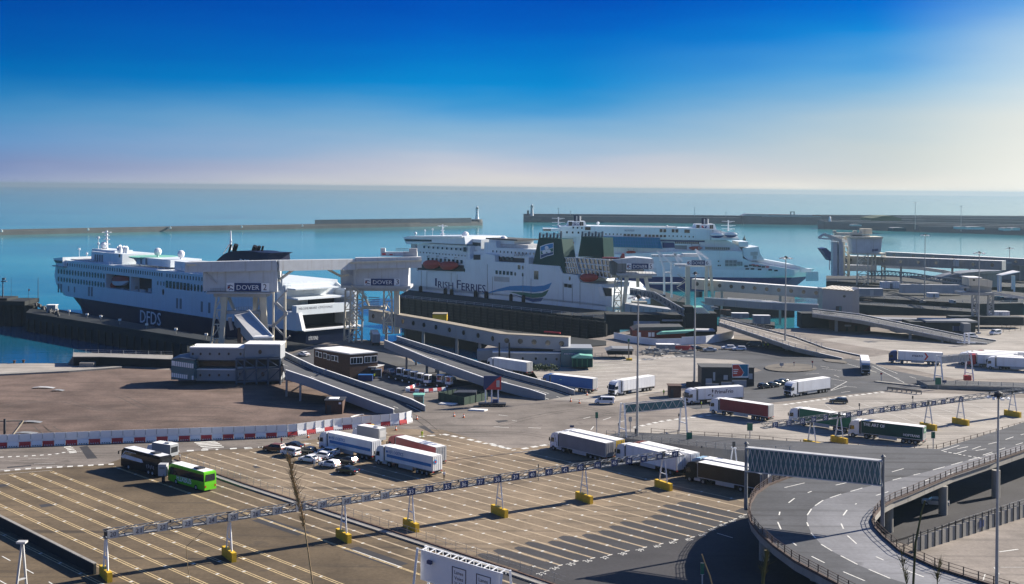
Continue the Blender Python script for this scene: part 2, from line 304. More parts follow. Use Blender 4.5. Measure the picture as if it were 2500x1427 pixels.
sheet('lane_lot_inner', [P(p) for p in [(470, 1104), (640, 1094), (930, 1046), (1080, 1050), (1240, 1096), (1350, 1088), (1480, 1060), (1700, 1100), (1900, 1180), (1830, 1300), (1700, 1440), (1500, 1460), (1368, 1437), (1240, 1393), (600, 1186), (427, 1125)]], 'g_lot2', .005)
sheet('berth_road', [P(p) for p in [(690, 905), (700, 868), (760, 848), (935, 858), (1020, 888), (1190, 905), (1300, 905), (1330, 950), (1180, 935), (1080, 950), (1000, 940), (960, 990), (860, 950)]], 'g_road', .003)  # dark berth asphalt; its tone also stands in for shade around the ramps
sheet('trailer_lot', [P(p) for p in [(1520, 1052), (1760, 1000), (1920, 985), (2160, 958), (2330, 962), (2700, 985), (2700, 1060), (2240, 1105), (1900, 1085)]], 'g_light')
sheet('upper_lot', [P(p) for p in [(1240, 905), (1380, 893), (1520, 868), (1700, 862), (1900, 855), (1860, 880), (1700, 935), (1600, 960), (1480, 985), (1330, 975), (1240, 935)]], 'g_light', .003)
sheet('quay_apron', [P(p) for p in [(2060, 885), (2120, 872), (2200, 862), (2000, 830), (2150, 812), (2500, 800), (2800, 790), (2800, 920), (2500, 925), (2330, 925), (2180, 893)]], 'g_light', .003)
sheet('access_road', [P(p) for p in [(1640, 862), (1850, 848), (2030, 868), (2120, 885), (2180, 905), (2300, 928), (2290, 950), (2160, 954), (1920, 980), (1830, 990), (1700, 1000), (1640, 985), (1720, 940), (1860, 905), (1800, 880), (1650, 872)]], 'g_road', .006)
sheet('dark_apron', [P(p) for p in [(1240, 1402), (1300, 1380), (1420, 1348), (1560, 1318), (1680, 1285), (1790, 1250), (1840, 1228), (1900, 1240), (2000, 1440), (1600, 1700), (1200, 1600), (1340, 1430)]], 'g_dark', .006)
sheet('bus_road', [P(p) for p in [(-200, 1112), (0, 1100), (300, 1086), (520, 1075), (640, 1072), (700, 1068), (640, 1094), (500, 1100), (300, 1119), (260, 1134), (0, 1152), (-200, 1172)]], 'g_base', .005)
# long stains that run across the lots
TK = MB()
def track(k, pts, w=.28, zz=.0065, gap=1.9):
    q_ = [P(z(k, *p)) for p in pts]; fine = []
    for i in range(len(q_)-1):
        p0, p1, p2, p3 = q_[max(0, i-1)], q_[i], q_[i+1], q_[min(len(q_)-1, i+2)]
        for j in range(6): t = j/6; fine.append(.5*((2*p1)+(p2-p0)*t+(2*p0-5*p1+4*p2-p3)*t*t+(3*p1-p0-3*p2+p3)*t**3))
    fine.append(q_[-1])
    for off in (-gap/2, gap/2):
        L_, R_ = [], []
        for i, p in enumerate(fine):
            d = (fine[min(len(fine)-1, i+1)]-fine[max(0, i-1)]).normalized(); n = V((-d.y, d.x, 0)); e = w/2*(.35+.65*math.sin(math.pi*i/(len(fine)-1))); L_.append(p+n*(off+e)); R_.append(p+n*(off-e))
        for i in range(len(fine)-1): TK.add([V((v.x, v.y, zz)) for v in (L_[i], R_[i], R_[i+1], L_[i+1])], [(0, 1, 2, 3)])
for k, pts in (('F', ((560, 640), (640, 660), (900, 720), (1300, 735))), ('F', ((900, 580), (1050, 600), (1200, 670), (1330, 725))), ('F', ((300, 800), (600, 780), (1000, 790), (1400, 850))), ('F', ((330, 850), (380, 900), (440, 930))), ('F', ((420, 860), (480, 900), (560, 920))), ('F', ((150, 640), (350, 650), (640, 640))), ('F', ((1450, 820), (1700, 790), (2000, 830), (2200, 840))), ('F', ((1600, 700), (1900, 690), (2200, 760))), ('F', ((0, 700), (150, 660), (330, 640))), ('G', ((100, 640), (300, 630), (420, 640))), ('G', ((60, 560), (250, 590), (330, 620))),
               ('H', ((0, 845), (250, 850), (500, 885))), ('H', ((20, 800), (400, 700), (800, 640), (1050, 660))), ('G', ((1480, 800), (1800, 850), (2200, 845))), ('H', ((700, 740), (1000, 690), (1600, 640))), ('G', ((1300, 640), (1500, 720), (1650, 840))), ('G', ((1200, 760), (1500, 790), (1900, 870))), ('H', ((300, 640), (700, 610), (1100, 690))), ('I', ((500, 60), (900, 40), (1500, 60))), ('I', ((700, 330), (1000, 400), (1400, 420))), ('I', ((250, 330), (600, 340), (900, 440))), ('J', ((0, 90), (300, 110), (700, 100))), ('J', ((100, 60), (400, 75), (1000, 60)))):
    track(k, pts)
struct(TK.build('tyre_tracks', M['g_track']))
# ---- lanes: their lines hang off the lane gantry's number signs
SG = [z('J', 1115, 835), z('J', 1360, 800), z('J', 1590, 765), z('J', 1825, 727), z('J', 2050, 690), z('J', 2255, 660), z('K', 125, 628), z('K', 335, 598), z('K', 560, 568), z('K', 770, 540), z('K', 1010, 510), z('K', 1200, 485), z('K', 1385, 460), z('K', 1645, 428), z('K', 1820, 403), z('K', 1997, 380), z('K', 2165, 360), z('K', 2338, 343), z('L', 160, 320), z('L', 325, 292), z('L', 485, 268), z('L', 640, 243), z('L', 798, 222), z('L', 942, 200), z('L', 1095, 172), z('L', 1245, 145), z('L', 1385, 125), z('L', 1525, 105), z('L', 1668, 80), z('L', 1805, 55)]
GZ = 6.2
SW = [P(p, GZ) for p in SG]
g0, g1 = SW[0], SW[-1]
GD = V((g1.x-g0.x, g1.y-g0.y, 0)).normalized()
SPAN = (g1-g0).length
LD = (P((1240, 1393))-P((600, 1185.8))).normalized()      # lanes run this way, towards the camera
LDn = V((-LD.y, LD.x, 0))
def strip(b, p, q, w, zz, mi=0):
    d = (q-p).normalized(); n = V((-d.y, d.x, 0))*(w/2)
    b.sheet([V((a.x, a.y, zz)) for a in (p-n, q-n, q+n, p+n)], mi)
def isect(p, d, a, bb):
    """where the line p + t d meets the segment line a-bb"""
    e = bb-a; den = d.x*e.y-d.y*e.x
    return ((a.x-p.x)*e.y-(a.y-p.y)*e.x)/den
ytop = [P(p) for p in [(-300, 1178), (0, 1160), (270, 1140), (470, 1108), (640, 1100), (760, 1075), (1060, 1058), (1110, 1062), (1250, 1100), (1345, 1090), (1500, 1085), (1700, 1105), (1900, 1170)]]
ybot = [P(p) for p in [(-900, 1700), (300, 1700), (1300, 1500), (1361, 1395), (1405, 1383), (1450, 1372), (1490, 1366), (1575, 1347), (1620, 1338), (1655, 1329), (1690, 1320), (1730, 1315), (1770, 1292), (1800, 1280), (1840, 1262), (1900, 1240)]]
def meet(p, d, poly):
    best = None
    for a, bb in zip(poly, poly[1:]):
        t = isect(p, d, a, bb); w = p+d*t; e = bb-a
        s_ = (w-a).dot(e)/e.dot(e)
        if -.001 <= s_ <= 1.001: best = t if best is None or abs(t) < abs(best) else best
    return best
mids = []
for i in range(-8, len(SW)+1):
    if 0 <= i < len(SW)-1: mids.append((i, (SW[i]+SW[i+1])/2))
    elif i < 0: mids.append((i, SW[0] + (SW[0]-SW[1])*(-i-.5)))
    else: mids.append((i, SW[-1] + (SW[-1]-SW[-2])*(i-len(SW)+1.5)))
LY, LW, LF = MB(), MB(), MB(); TOPS = []; BOTS = []
for i, p in mids:
    p = V((p.x, p.y, 0)); t0 = meet(p, -LD, ytop); t1 = meet(p, LD, ybot)
    if t0 is None or t1 is None: continue
    a, b_ = p-LD*(t0-.5), p+LD*(t1-(1.5 if i > 8 else 0)); TOPS.append(a); BOTS.append((i, b_))
    if i in (7, 8): continue
    L_ = (b_-a).length
    wide = i < 7
    for sgn in (-1, 1):
        strip(LY if i < 10 else LF, a+LDn*sgn*(.24 if wide else .15), b_+LDn*sgn*(.24 if wide else .15), .2 if i < 10 else .13, .012)
    if i > 9: strip(LF, a, b_, .42, .0125)
    k = 2.0
    while k < L_:
        c = a+LD*k; strip(LW, c-LDn*.28, c+LDn*.28, .35, .016); k += 6.5
    if i > 9: strip(LW, b_-LDn*.7-LD*.2, b_+LDn*.4-LD*.2, .2, .018)
struct(LY.build('lane_lines', M['paint_yellow'])); struct(LF.build('worn_lane_lines', M['paint_faint']))
def dashes(b, pts, ln, gap, w, zz=.016):
    pts = [V((p.x, p.y, 0)) for p in pts]; s_ = 0.0
    for a, c in zip(pts, pts[1:]):
        L_ = (c-a).length; d = (c-a)/L_
        while s_ < L_: strip(b, a+d*s_, a+d*min(L_, s_+ln), w, zz); s_ += ln+gap
        s_ -= L_
Zp = lambda k, *pts: [P(z(k, *p)) for p in pts]
dashes(LW, Zp('J', (-60, 208), (220, 178), (700, 152), (1130, 128)), 1.0, .9, 1.0)
for a in (((-40, 190), (620, 140), (1010, 120), (1170, 70)), ((-40, 232), (500, 190), (700, 165), (1000, 158))): dashes(LW, Zp('J', *a), 60, 0, .12)
dashes(LW, Zp('J', (0, 66), (300, 52), (520, 38), (640, 15)), .7, .8, .7); dashes(LW, Zp('J', (270, 82), (470, 74)), 9, 1, .14); dashes(LW, Zp('J', (325, 130), (525, 122)), 9, 1, .14); dashes(LW, Zp('J', (640, 20), (830, 2)), 3, 1.5, .14)
dashes(LW, Zp('F', (1500, 1080), (1900, 1062), (2283, 1042)), 1.4, 1.5, 1.1); dashes(LW, Zp('G', (-10, 985), (180, 968), (640, 935)), 1.6, 1.5, 1.0)
for q in ((556, 1040), (572, 1052), (584, 1064), (597, 1078), (604, 1089)): LW.sheet([P(z('F', q[0]+dx, q[1]+dy))+V((0, 0, .016)) for dx, dy in ((0, 0), (62, -6), (66, 0), (3, 7))])
for q in ((1690, 1000), (1708, 1011), (1726, 1022), (1743, 1035), (1760, 1050)): LW.sheet([P(z('F', q[0]+dx, q[1]+dy))+V((0, 0, .016)) for dx, dy in ((0, 0), (185, -12), (192, -6), (5, 7))])
dashes(LW, Zp('G', (1120, 820), (1230, 855)), 1.0, 1.0, 1.0); dashes(LW, Zp('G', (1510, 880), (1700, 862)), 1.3, 1.2, .9); dashes(LW, Zp('G', (1720, 858), (1900, 893), (2100, 942), (2290, 985)), 1.6, 1.0, 1.1); dashes(LW, Zp('H', (-10, 940), (200, 998), (510, 945)), 1.6, 1.0, 1.1)
dashes(LW, Zp('H', (1240, 800), (1500, 742), (2000, 680)), 1.5, 1.0, 1.0); dashes(LW, Zp('I', (190, 602), (600, 545), (1060, 490)), 1.5, 1.0, 1.0); dashes(LW, Zp('H', (190, 1022), (480, 985)), 40, 1, .2); dashes(LW, Zp('H', (1280, 215), (1780, 168)), 1.2, .9, .9)
for a in ((20, 793, 150, 802), (800, 722, 862, 708), (970, 735, 1040, 712), (60, 690, 140, 700), (180, 738, 220, 744), (865, 820, 890, 790), (1100, 760, 1170, 735), (320, 800, 430, 806)): dashes(LW, Zp('H', a[:2], a[2:]), 50, 1, .25)
for a in ((510, 265, 585, 278), (525, 285, 690, 305), (380, 335, 500, 330), (630, 345, 675, 362), (1140, 360, 1195, 372), (1285, 355, 1340, 373), (690, 495, 770, 485), (600, 375, 740, 400), (960, 265, 1240, 410), (600, 480, 740, 440), (630, 430, 830, 450), (740, 400, 600, 475), (745, 245, 1000, 320), (1000, 260, 1180, 330)): dashes(LW, Zp('I', a[:2], a[2:]), 50, 1, .2)
for a in ((20, 700, 110, 1427), (0, 0, 0, 0)):
    pass
for a in ((1255, 860, 1500, 805, 1640, 790), (1240, 875, 1700, 790, 1900, 765)): pass
for k in range(9):   # faint lane lines over the upper lot
    y0 = 250+k*27; dashes(LW, Zp('H', (700+k*22, y0), (1500-k*30, y0-62+k*6)), 60, 1, .16, .0075)
for k in range(10):  # and over the trailer lot
    a = z('I', 250+k*150, 620-k*9); b_ = z('I', 900+k*150, 900-k*20) if k > 2 else z('I', 330+k*150, 700-k*20)
    dashes(LW, [P(a), P(b_)], 200, 1, .10, .0085)
for i, b_ in BOTS:   # numbers painted at the mouth of each lane
    if 9 <= i < 28:
        c = b_ + LDn*(-1.7) + LD*.2
        vs, fs, asp = TXT[str(20+i)] if str(20+i) in TXT else TXT['30']
        LW.add([V((0, 0, .02)) + c + LDn*((.5-x)*-1.25) + LD*((.5-y)*1.1) for x, y in vs], fs)
dashes(LW, Zp('L', (2150, 790), (2300, 835), (2420, 890), (2520, 960)), 60, 1, .16, .017)
dashes(LW, Zp('J', (20, 1010), (450, 1245), (700, 1400)), 3.0, 5, .18); dashes(LW, Zp('J', (-60, 1210), (100, 1300)), 60, 1, .18); dashes(LW, Zp('K', (1020, 950), (1490, 1115)), 60, 1, .2, .02)
dashes(LW, Zp('M', (2290, 1000), (2450, 978)), 50, 1, .3); dashes(LW, Zp('M', (2150, 1250), (2170, 1190), (2245, 1130), (2380, 1085), (2520, 1050)), 50, 1, .15); dashes(LW, Zp('M', (2245, 1130), (2290, 1190), (2520, 1195)), 50, 1, .15); dashes(LW, Zp('M', (2300, 1130), (2520, 1130)), 50, 1, .12)
# repaired patches of asphalt
PT = MB()
for k, q in (('J', ((370, 520), (540, 500), (565, 522), (395, 545))), ('J', ((-20, 325), (80, 320), (115, 340), (0, 350))), ('J', ((240, 815), (330, 820), (375, 855), (280, 860))), ('K', ((1295, 565), (1365, 562), (1380, 580), (1300, 583))), ('F', ((690, 1040), (760, 1030), (850, 1140), (760, 1145))), ('F', ((60, 1215), (270, 1197), (275, 1207), (65, 1225))), ('K', ((60, 150), (140, 148), (165, 160), (90, 172))), ('G', ((1500, 790), (1560, 785), (1650, 850), (1620, 852))), ('H', ((30, 740), (130, 735), (150, 745), (60, 760)))):
    PT.sheet([P(z(k, *p))+V((0, 0, .009)) for p in q])
for i, b_ in BOTS:   # dark resurfaced ends of the lanes
    if 8 < i < 28:
        q0 = b_ - LD*(13+random.uniform(-1.5, 1.5)); w = abs((SW[i+1 if i+1 < len(SW) else i]-SW[i if i+1 < len(SW) else i-1]).dot(LDn)); e0, e1 = .42, w-.42
        PT.sheet([V((p.x, p.y, .0075)) for p in (b_-LDn*e1+LD*3, b_-LDn*e0+LD*3, q0-LDn*e0+LD*1.6, q0-LDn*lerp(e0, e1, .25)+LD*.3, q0-LDn*lerp(e0, e1, .75)+LD*.4, q0-LDn*e1+LD*2.2)])
struct(PT.build('asphalt_patches', M['g_dark'])); struct(LW.build('road_markings', M['paint_white']))
# band of bright new asphalt beside the lane kerb
BD = MB()
for k, a, b_, w in (('K', (120, 655), (560, 800), 2.6), ('K', (1000, 935), (1480, 1100), 2.8)): strip(BD, P(z(k, *a)), P(z(k, *b_)), w, .0105)
struct(BD.build('fresh_asphalt', M['g_dark']))
struct(MB().sheet([P(z('M', *p))+V((0, 0, .01)) for p in ((1150, 640), (1400, 520), (2700, 60), (2900, 480), (2240, 690), (1520, 935), (1250, 900))]).build('underpass_road_shade', M['g_dark']))  # dark asphalt sheet that paints the flyover's shade onto the ground below
# roundabout island and traffic islands
def island(name, pts, m='sand', h=.14): return struct(MB().prism([V((p.x, p.y, 0.0)) for p in pts], (0, 0, h)).build(name, M[m]))
cx, cy = 250, 285
island('roundabout_island', [P(z('I', cx+225*math.cos(a), cy+36*math.sin(a))) for a in [i*math.pi/12 for i in range(24)]], 'g_island', .3)
island('traffic_island', Zp('I', (530, 215), (560, 205), (720, 225), (745, 240), (720, 245), (560, 228)), 'g_island', .2)
island('road_verge', Zp('I', (975, 405), (1010, 402), (1500, 455), (1500, 462)), 'concrete', .3)
# the hill the photograph was taken from
hb = MB(); hb.loft([[V((x, y, zz)) for x, zz in ((-60, 30), (-25, 48.5), (0, 49.6), (25, 48.5), (60, 30))] for y in (-15, 0, 12)] + [[V((x, 13.5, zz)) for x, zz in ((-60, 10), (-25, 40), (0, 44), (25, 40), (60, 10))]], caps=False, closed=False)
struct(hb.build('hillside', M['leaf']))
# ------------------------------------------------------------------ flyover
FZ = 6.0
zm = lambda x, y, h=FZ: P(z('M', x, y), h)
OUT = [(1300, 1480), (950, 1300), (560, 1090), (380, 960), (260, 850), (190, 760), (165, 680), (180, 590), (225, 515), (330, 440), (500, 375), (640, 340), (700, 270), (560, 160)]
FAR = [(880, 80), (1300, 105), (1780, 128), (2130, 20), (2500, -100), (3100, -290)]
INN = [(3100, -60), (2500, 150), (2240, 240), (1900, 355), (1700, 440), (1540, 510), (1400, 565), (1290, 625), (1235, 690), (1215, 740), (1235, 800), (1310, 880), (1450, 1000), (1750, 1140), (2350, 1330), (2700, 1440)]
fly = thing('flyover', 'curving four lane concrete flyover on round piers at the port exit', 'flyover', (zm(700, 600).x, zm(700, 600).y, 0))
b = MB(); b.prism([zm(x, y)-V((0, 0, 1.1)) for x, y in OUT+FAR+INN], (0, 0, 1.1), 0, 1); b.build('deck', [M['g_road'], M['concrete']], fly)
LN = MB()   # the paler inner lanes
mid_ = [(2200, 1480), (1365, 1225), (1095, 1110), (890, 1003), (780, 935), (695, 840), (660, 750), (662, 690), (705, 625), (800, 560), (950, 510), (1130, 458), (1280, 420), (1460, 372), (1620, 335), (2240, 165), (2500, 85)]
LN.sheet([zm(x, y, FZ+.004) for x, y in mid_] + [zm(x, y+8, FZ+.004) for x, y in [(2500, 120)] + INN[2:15]]); LN.build('inner_lanes', M['g_road2'], fly)
MK = MB()
def fd(pts, ln, gap, w):
    bb = MB(); dashes(bb, [zm(x, y) for x, y in pts], ln, gap, w, FZ+.010); MK.v += []; MK.add(bb.v, bb.f)
fd(mid_[1:-1], 4.0, 2.2, .2)
fd([(1150, 1245), (930, 1152), (700, 1038), (640, 998), (540, 922), (440, 810), (412, 745), (430, 660), (470, 610), (555, 545), (700, 485), (900, 435), (1075, 395), (1380, 322), (1560, 270)], 4.0, 4.0, .2)
fd([(1650, 1212), (1455, 1138), (1245, 1040), (1090, 940), (990, 850), (950, 760), (960, 700), (1000, 645), (1080, 590), (1200, 535), (1350, 490), (1500, 452), (1700, 385), (1900, 330), (2060, 280), (2230, 222)], 4.0, 3.6, .2)
fd([(470, 455), (640, 415), (900, 365)], 60, 1, .2); fd([(1800, 143), (1950, 97)], 60, 1, .2); fd([(1820, 148), (2000, 182), (2200, 218)], .6, .4, .4)
fd([(1930, 165), (2010, 140)], 9, 1, .2); fd([(2060, 130), (2160, 95), (2290, 65), (2410, 25), (2500, 0)], 4, 3, .2); fd([(2150, 180), (2340, 118), (2490, 75)], 4, 3, .2)
for tx, ty in ((1935, 125), (2090, 142)): fd([(tx, ty), (tx+90, ty-17), (tx+55, ty+8), (tx, ty)], 30, .01, .2)
MK.build('road_marking', M['paint_white'], fly)
pier = MB().tube((0, 0, 0), (0, 0, FZ-1.1), .75, 14).mesh('pier', M['concrete'])
for x, y in ((1425, 905), (1893, 745), (2345, 590), (350, 1150), (800, 1330)):
    p = P(z('M', x, y)); link('pier', pier, fly, V((p.x, p.y+4.5, 0))-fly.location)
ramp_ = MB()      # slip road up to the flyover
far_ = [z('M', 880, 80), z('H', 2283, 900), z('H', 1700, 862), z('H', 1140, 838)]; near_ = [z('M', 560, 160), z('H', 2110, 995), z('H', 1500, 935), z('H', 1000, 870)]; zz_ = [FZ, FZ-1.5, 1.6, .02]
fp, np_ = [P(a, h) for a, h in zip(far_, zz_)], [P(a, h) for a, h in zip(near_, zz_)]
for i in range(3): ramp_.add([fp[i], fp[i+1], np_[i+1], np_[i]], [(0, 1, 2, 3)]); ramp_.add([np_[i], np_[i+1], V((np_[i+1].x, np_[i+1].y, -.1)), V((np_[i].x, np_[i].y, -.1))], [(0, 1, 2, 3)], 1); ramp_.add([fp[i], fp[i+1], V((fp[i+1].x, fp[i+1].y, -.1)), V((fp[i].x, fp[i].y, -.1))], [(3, 2, 1, 0)], 1)
ramp_.build('slip_road', [M['g_road'], M['concrete']], fly)
# ---- railings
def railing(label, pts, h=1.1, step=2.4, nr=3, m='rust', name='railing', r=.05, cat='railing', pw=.12, kerb=None, group=None, parent=None, mesh_=None):
    """posts as parts along a polyline of world points, rails as one part"""
    pts = [V(p) for p in pts]; t = parent or thing(name, label, cat, pts[0], group)
    b = MB(); locs = []; s_ = 0.0
    for a, c in zip(pts, pts[1:]):
        L_ = (c-a).length
        if L_ < .01: continue
        for k in range(nr): b.beam(a+V((0, 0, h*(k+1)/nr)), c+V((0, 0, h*(k+1)/nr)), r, r*1.2)
        if kerb: b.beam(a+V((0, 0, kerb/2)), c+V((0, 0, kerb/2)), .35, kerb)
        while s_ < L_: locs.append(a+(c-a)*(s_/L_)); s_ += step
        s_ -= L_
    b.build('rails', M[m], t)
    if mesh_:
        f = MB()
        for a, c in zip(pts, pts[1:]): f.beam(a+V((0, 0, h/2)), c+V((0, 0, h/2)), .02, h*.92)
        f.build('mesh_panel', M[mesh_], t)
    many(t, 'post', MB().box(-pw/2, pw/2, -pw/2, pw/2, 0, h+.06).mesh('post', M[m]), locs)
    return t
railing('rusty four bar railing round the outer bend of the flyover', [zm(x, y) for x, y in OUT[:12]], 1.3, 2.2, 4, 'rust', kerb=.35)
railing('rusty bar railing along the inner curve of the flyover above the underpass', [zm(x, y) for x, y in INN], 1.3, 2.2, 3, 'rust', kerb=.3)
railing('grey two bar fence with pale bollards between trailer lot and slip road', [P(z('H', 1390, 855)), P(z('H', 2283, 915)), P(z('I', 420, 965)), P(z('I', 1100, 1010)), P(z('I', 1520, 1000))], 1.2, 3.0, 2, 'rust')
railing('rust brown railing rising past trailer lot to the far road', [P(z('I', 1520, 1000)), P(z('I', 1980, 875)), P(z('I', 2283, 790)), P(z('I', 2600, 700))], 1.2, 3.0, 2, 'rust')
railing('low railing along the near side of slip road behind white lorries', [np_[3]+V((0, 0, 0)), np_[2], np_[1], np_[0]], 1.1, 3.0, 2, 'steel')
# ------------------------------------------------------------------ ferries
def wmesh(fr, w, h, shape='rect', d=.12):
    """one window in the plane of fr, centred on the origin"""
    b = MB(); n = 10
    if shape == 'rect': pts = [(-w/2, -h/2), (w/2, -h/2), (w/2, h/2), (-w/2, h/2)]
    else: pts = [(w/2*math.cos(2*math.pi*i/n), h/2*math.sin(2*math.pi*i/n)) for i in range(n)]
    b.prism([fr.ex*x + V((0, 0, zz)) for x, zz in pts], -fr.n*d)
    return b
class Ship:
    def __init__(s, name, label, A, B, beam, group='ferries moored in the harbour'):
        s.fr = Fr(A, B); s.beam = beam; c = s.fr.w(s.fr.L/2, beam/2, SEA)
        s.t = thing(name, label, 'ferry', c, group); s.count = {}
    def q(s, k, x, y, off=0): return s.fr.q(z(k, x, y), off)
    def block(s, name, m, k, x0, x1, yt, yb, d0=0.0, d1=None, parent=None):
        """a box whose front is traced: x0..x1, yt..yb are pixels measured on the plane d0 behind the near side"""
        d1 = s.beam if d1 is None else d1
        xa, za = s.q(k, x0, (yt+yb)/2, d0); xb, _ = s.q(k, x1, (yt+yb)/2, d0); xm = (x0+x1)/2
        _, zt = s.q(k, xm, yt, d0); _, zb = s.q(k, xm, yb, d0)
        return MB().fb(s.fr, min(xa, xb), max(xa, xb), d0, d1, zb, zt).build(name, M[m], parent or s.t)
    def prof(s, name, m, pts, d0=0.0, d1=None, parent=None):
        """a traced side view, run across the ship from d0 to d1"""
        d1 = s.beam if d1 is None else d1
        pl = [s.q(*p, d0) for p in pts]
        return MB().prism([s.fr.w(x, d0, zz) for x, zz in pl], s.fr.n*(d1-d0)).build(name, M[m], parent or s.t)
    def wins(s, pts, w, h, shape='rect', m='glass', name='window', off=-.02):
        me = wmesh(s.fr, w, h, shape).mesh(name, M[m]); L_ = []
        for p in pts:
            x, zz = s.fr.q(p, off); L_.append(s.fr.w(x, off, zz))
        n0 = s.count.get(name, 0); s.count[name] = n0+len(L_)
        many(s.t, name, me, L_, max(0, 100-n0), 'windows')
    def patch(s, name, m, pts, off=-.05, th=.12, parent=None):
        pl = [s.q(*p, off) for p in pts]
        return MB().prism([s.fr.w(x, off, zz) for x, zz in pl], -s.fr.n*th).build(name, M[m], parent or s.t)
    def text(s, txt, k, x0, x1, yb, yt, m, off=-.12, parent=None):
        xa, zb = s.q(k, x0, yb, off); xb, _ = s.q(k, x1, yb, off); _, zt = s.q(k, x0, yt, off)
        return letters(parent or s.t, txt, s.fr.w(xa, off, zb), s.fr.ex, (0, 0, 1), xb-xa, zt-zb, M[m])
    def at(s, k, x, y, off):
        a, zz = s.q(k, x, y, off); return s.fr.w(a, off, zz)
    def line(s, name, m, k, pts, r, off=-.1, parent=None):
        b = MB()
        for a, c in zip(pts, pts[1:]): b.beam(s.at(k, *a, off), s.at(k, *c, off), r)
        return b.build(name, M[m], parent or s.t)
    def dome(s, k, x, y, r, off, post=1.5):
        p = s.at(k, x, y, off); b = MB()
        b.lathe(p, [(.05, -r*1.1), (r*.8, -r*.8), (r, -r*.1), (r*.92, r*.4), (r*.6, r*.8), (.05, r)], 12); b.tube(p-V((0, 0, r+post)), p-V((0, 0, r*.9)), r*.3, 8)
        return b.build('radar_dome', M['white'], s.t, smooth=False)
    def rail(s, k, pts, off, h=1.1, m='white', name='deck_railing'):
        b = MB()
        for a, c in zip(pts, pts[1:]):
            p, q_ = s.at(k, *a, off), s.at(k, *c, off); n = max(1, int((q_-p).length/2.5))
            for j in (.5, 1): b.beam(p+V((0, 0, h*j)), q_+V((0, 0, h*j)), .06)
            for i in range(n+1): b.beam(lerp(p, q_, i/n), lerp(p, q_, i/n)+V((0, 0, h)), .07)
        return b.build(name, M[m], s.t)
    def mast(s, k, x, yb, yt, off, arms, r=.35, name='mast'):
        p, q_ = s.at(k, x, yb, off), s.at(k, x, yt, off); b = MB(); b.tube(p, q_, r, 8, r*.4)
        for f, w in arms:
            c = lerp(p, q_, f); b.beam(c-s.fr.ex*w, c+s.fr.ex*w, .28); b.beam(c-s.fr.n*w*.6, c+s.fr.n*w*.6, .22)
            b.beam(c+V((0, 0, -.9)), c+s.fr.ex*w*.8, .15); b.box(c.x-.4, c.x+.4, c.y-.4, c.y+.4, c.z, c.z+.7)
        return b.build(name, M['white'], s.t)
def lifeboat(sh, k, x0, x1, yt, yb, off, hull='boat_red', low=None):
    """enclosed lifeboat hung along the ship's side"""
    a, c = sh.at(k, x0, (yt+yb)/2, off), sh.at(k, x1, (yt+yb)/2, off)
    h = sh.q(k, (x0+x1)/2, yt, off)[1]-sh.q(k, (x0+x1)/2, yb, off)[1]; L_ = (c-a).length; r = []
    for i in range(9):
        t = i/8; s_ = max(.12, (1-abs(2*t-1)**3.2)); w = h*.42*s_; zc = lerp(a, c, t); hh = h*(.35+.65*s_)
        ring = [(-w, -.05*hh), (-w*.65, -.48*hh*s_**.5), (w*.65, -.48*hh*s_**.5), (w, -.05*hh), (w*.85, .25*hh), (w*.35, .5*hh), (-w*.35, .5*hh), (-w*.85, .25*hh)]
        r.append([zc + sh.fr.n*y + V((0, 0, zz)) for y, zz in ring])
    o = MB().loft(r).build('lifeboat', M[hull], sh.t)
    b = MB()
    for t in (.22, .78):
        p = lerp(a, c, t); b.beam(p+sh.fr.n*h*.1+V((0, 0, h*.4)), p+sh.fr.n*h*.1+V((0, 0, h*.95)), .2); b.beam(p+V((0, 0, h*.95)), p+sh.fr.n*2.5+V((0, 0, h*.95)), .3)
    b.build('davit', M['grey'], o)
    if low: MB().loft([[p+V((0, 0, -.02)) - sh.fr.n*.05 for p in (ring_[0], ring_[1], ring_[2], ring_[3])] for ring_ in r]).build('lower_hull', M[low], o)
    return o
# ================= navy and white ferry at berth 2
A = P(z('A', 440, 705), 2.0); B = P((733, 810.5), 2.0)
s1 = Ship('ferry', 'white ferry with navy hull and navy funnel moored stern-to at berth 2', A, B, 27.8)
fr, bm, L = s1.fr, s1.beam, s1.fr.L
_, ZD1 = s1.q('A', 1100, 470); ZN = 2.0
def outline(x0, taper, stern, zz, inset=0.0):
    pts = []
    for t in (0, .12, .3, .55, .8, 1.0):
        hb = (bm/2-inset)*math.sin(math.pi/2*t)**.75; pts.append((x0+taper*t, hb))
    near = [(x, bm/2-h) for x, h in pts]+[(stern-7, inset), (stern, inset+3.0)]; far = [(x, bm/2+h) for x, h in pts][::-1]
    return [fr.w(x, y, zz) for x, y in near+[(stern, bm-inset-3.0), (stern-7, bm-inset)]+far[:-1]]
MB().loft([outline(9, 42, L-3, SEA-1), outline(7, 38, L-1, -3), outline(1, 30, L, ZN)]).build('hull', M['navy'], s1.t)
xw0 = s1.q('A', 922, 600)[0]; xw1 = s1.q('A', 1322, 640)[0]; XS = s1.q('B', 845, 560)[0]
zr0 = s1.q('A', 1120, 680)[1]; zr1 = s1.q('A', 1120, 553)[1]
MB().loft([outline(1, 30, xw0, ZN)[0:0] or [fr.w(x, y, zz) for x, y in [(x0+tp*t, bm/2-(bm/2)*math.sin(math.pi/2*t)**.6) for t in (0, .1, .3, .6, 1)]+[(xw0, 0), (xw0, bm)]+[(x0+tp*t, bm/2+(bm/2)*math.sin(math.pi/2*t)**.6) for t in (1, .6, .3, .1)]] for x0, tp, zz in ((1, 16, ZN), (0, 6, ZN+5), (1, 3, ZN+9), (4, 2, ZD1))]).build('upper_hull', M['ship_white'], s1.t)
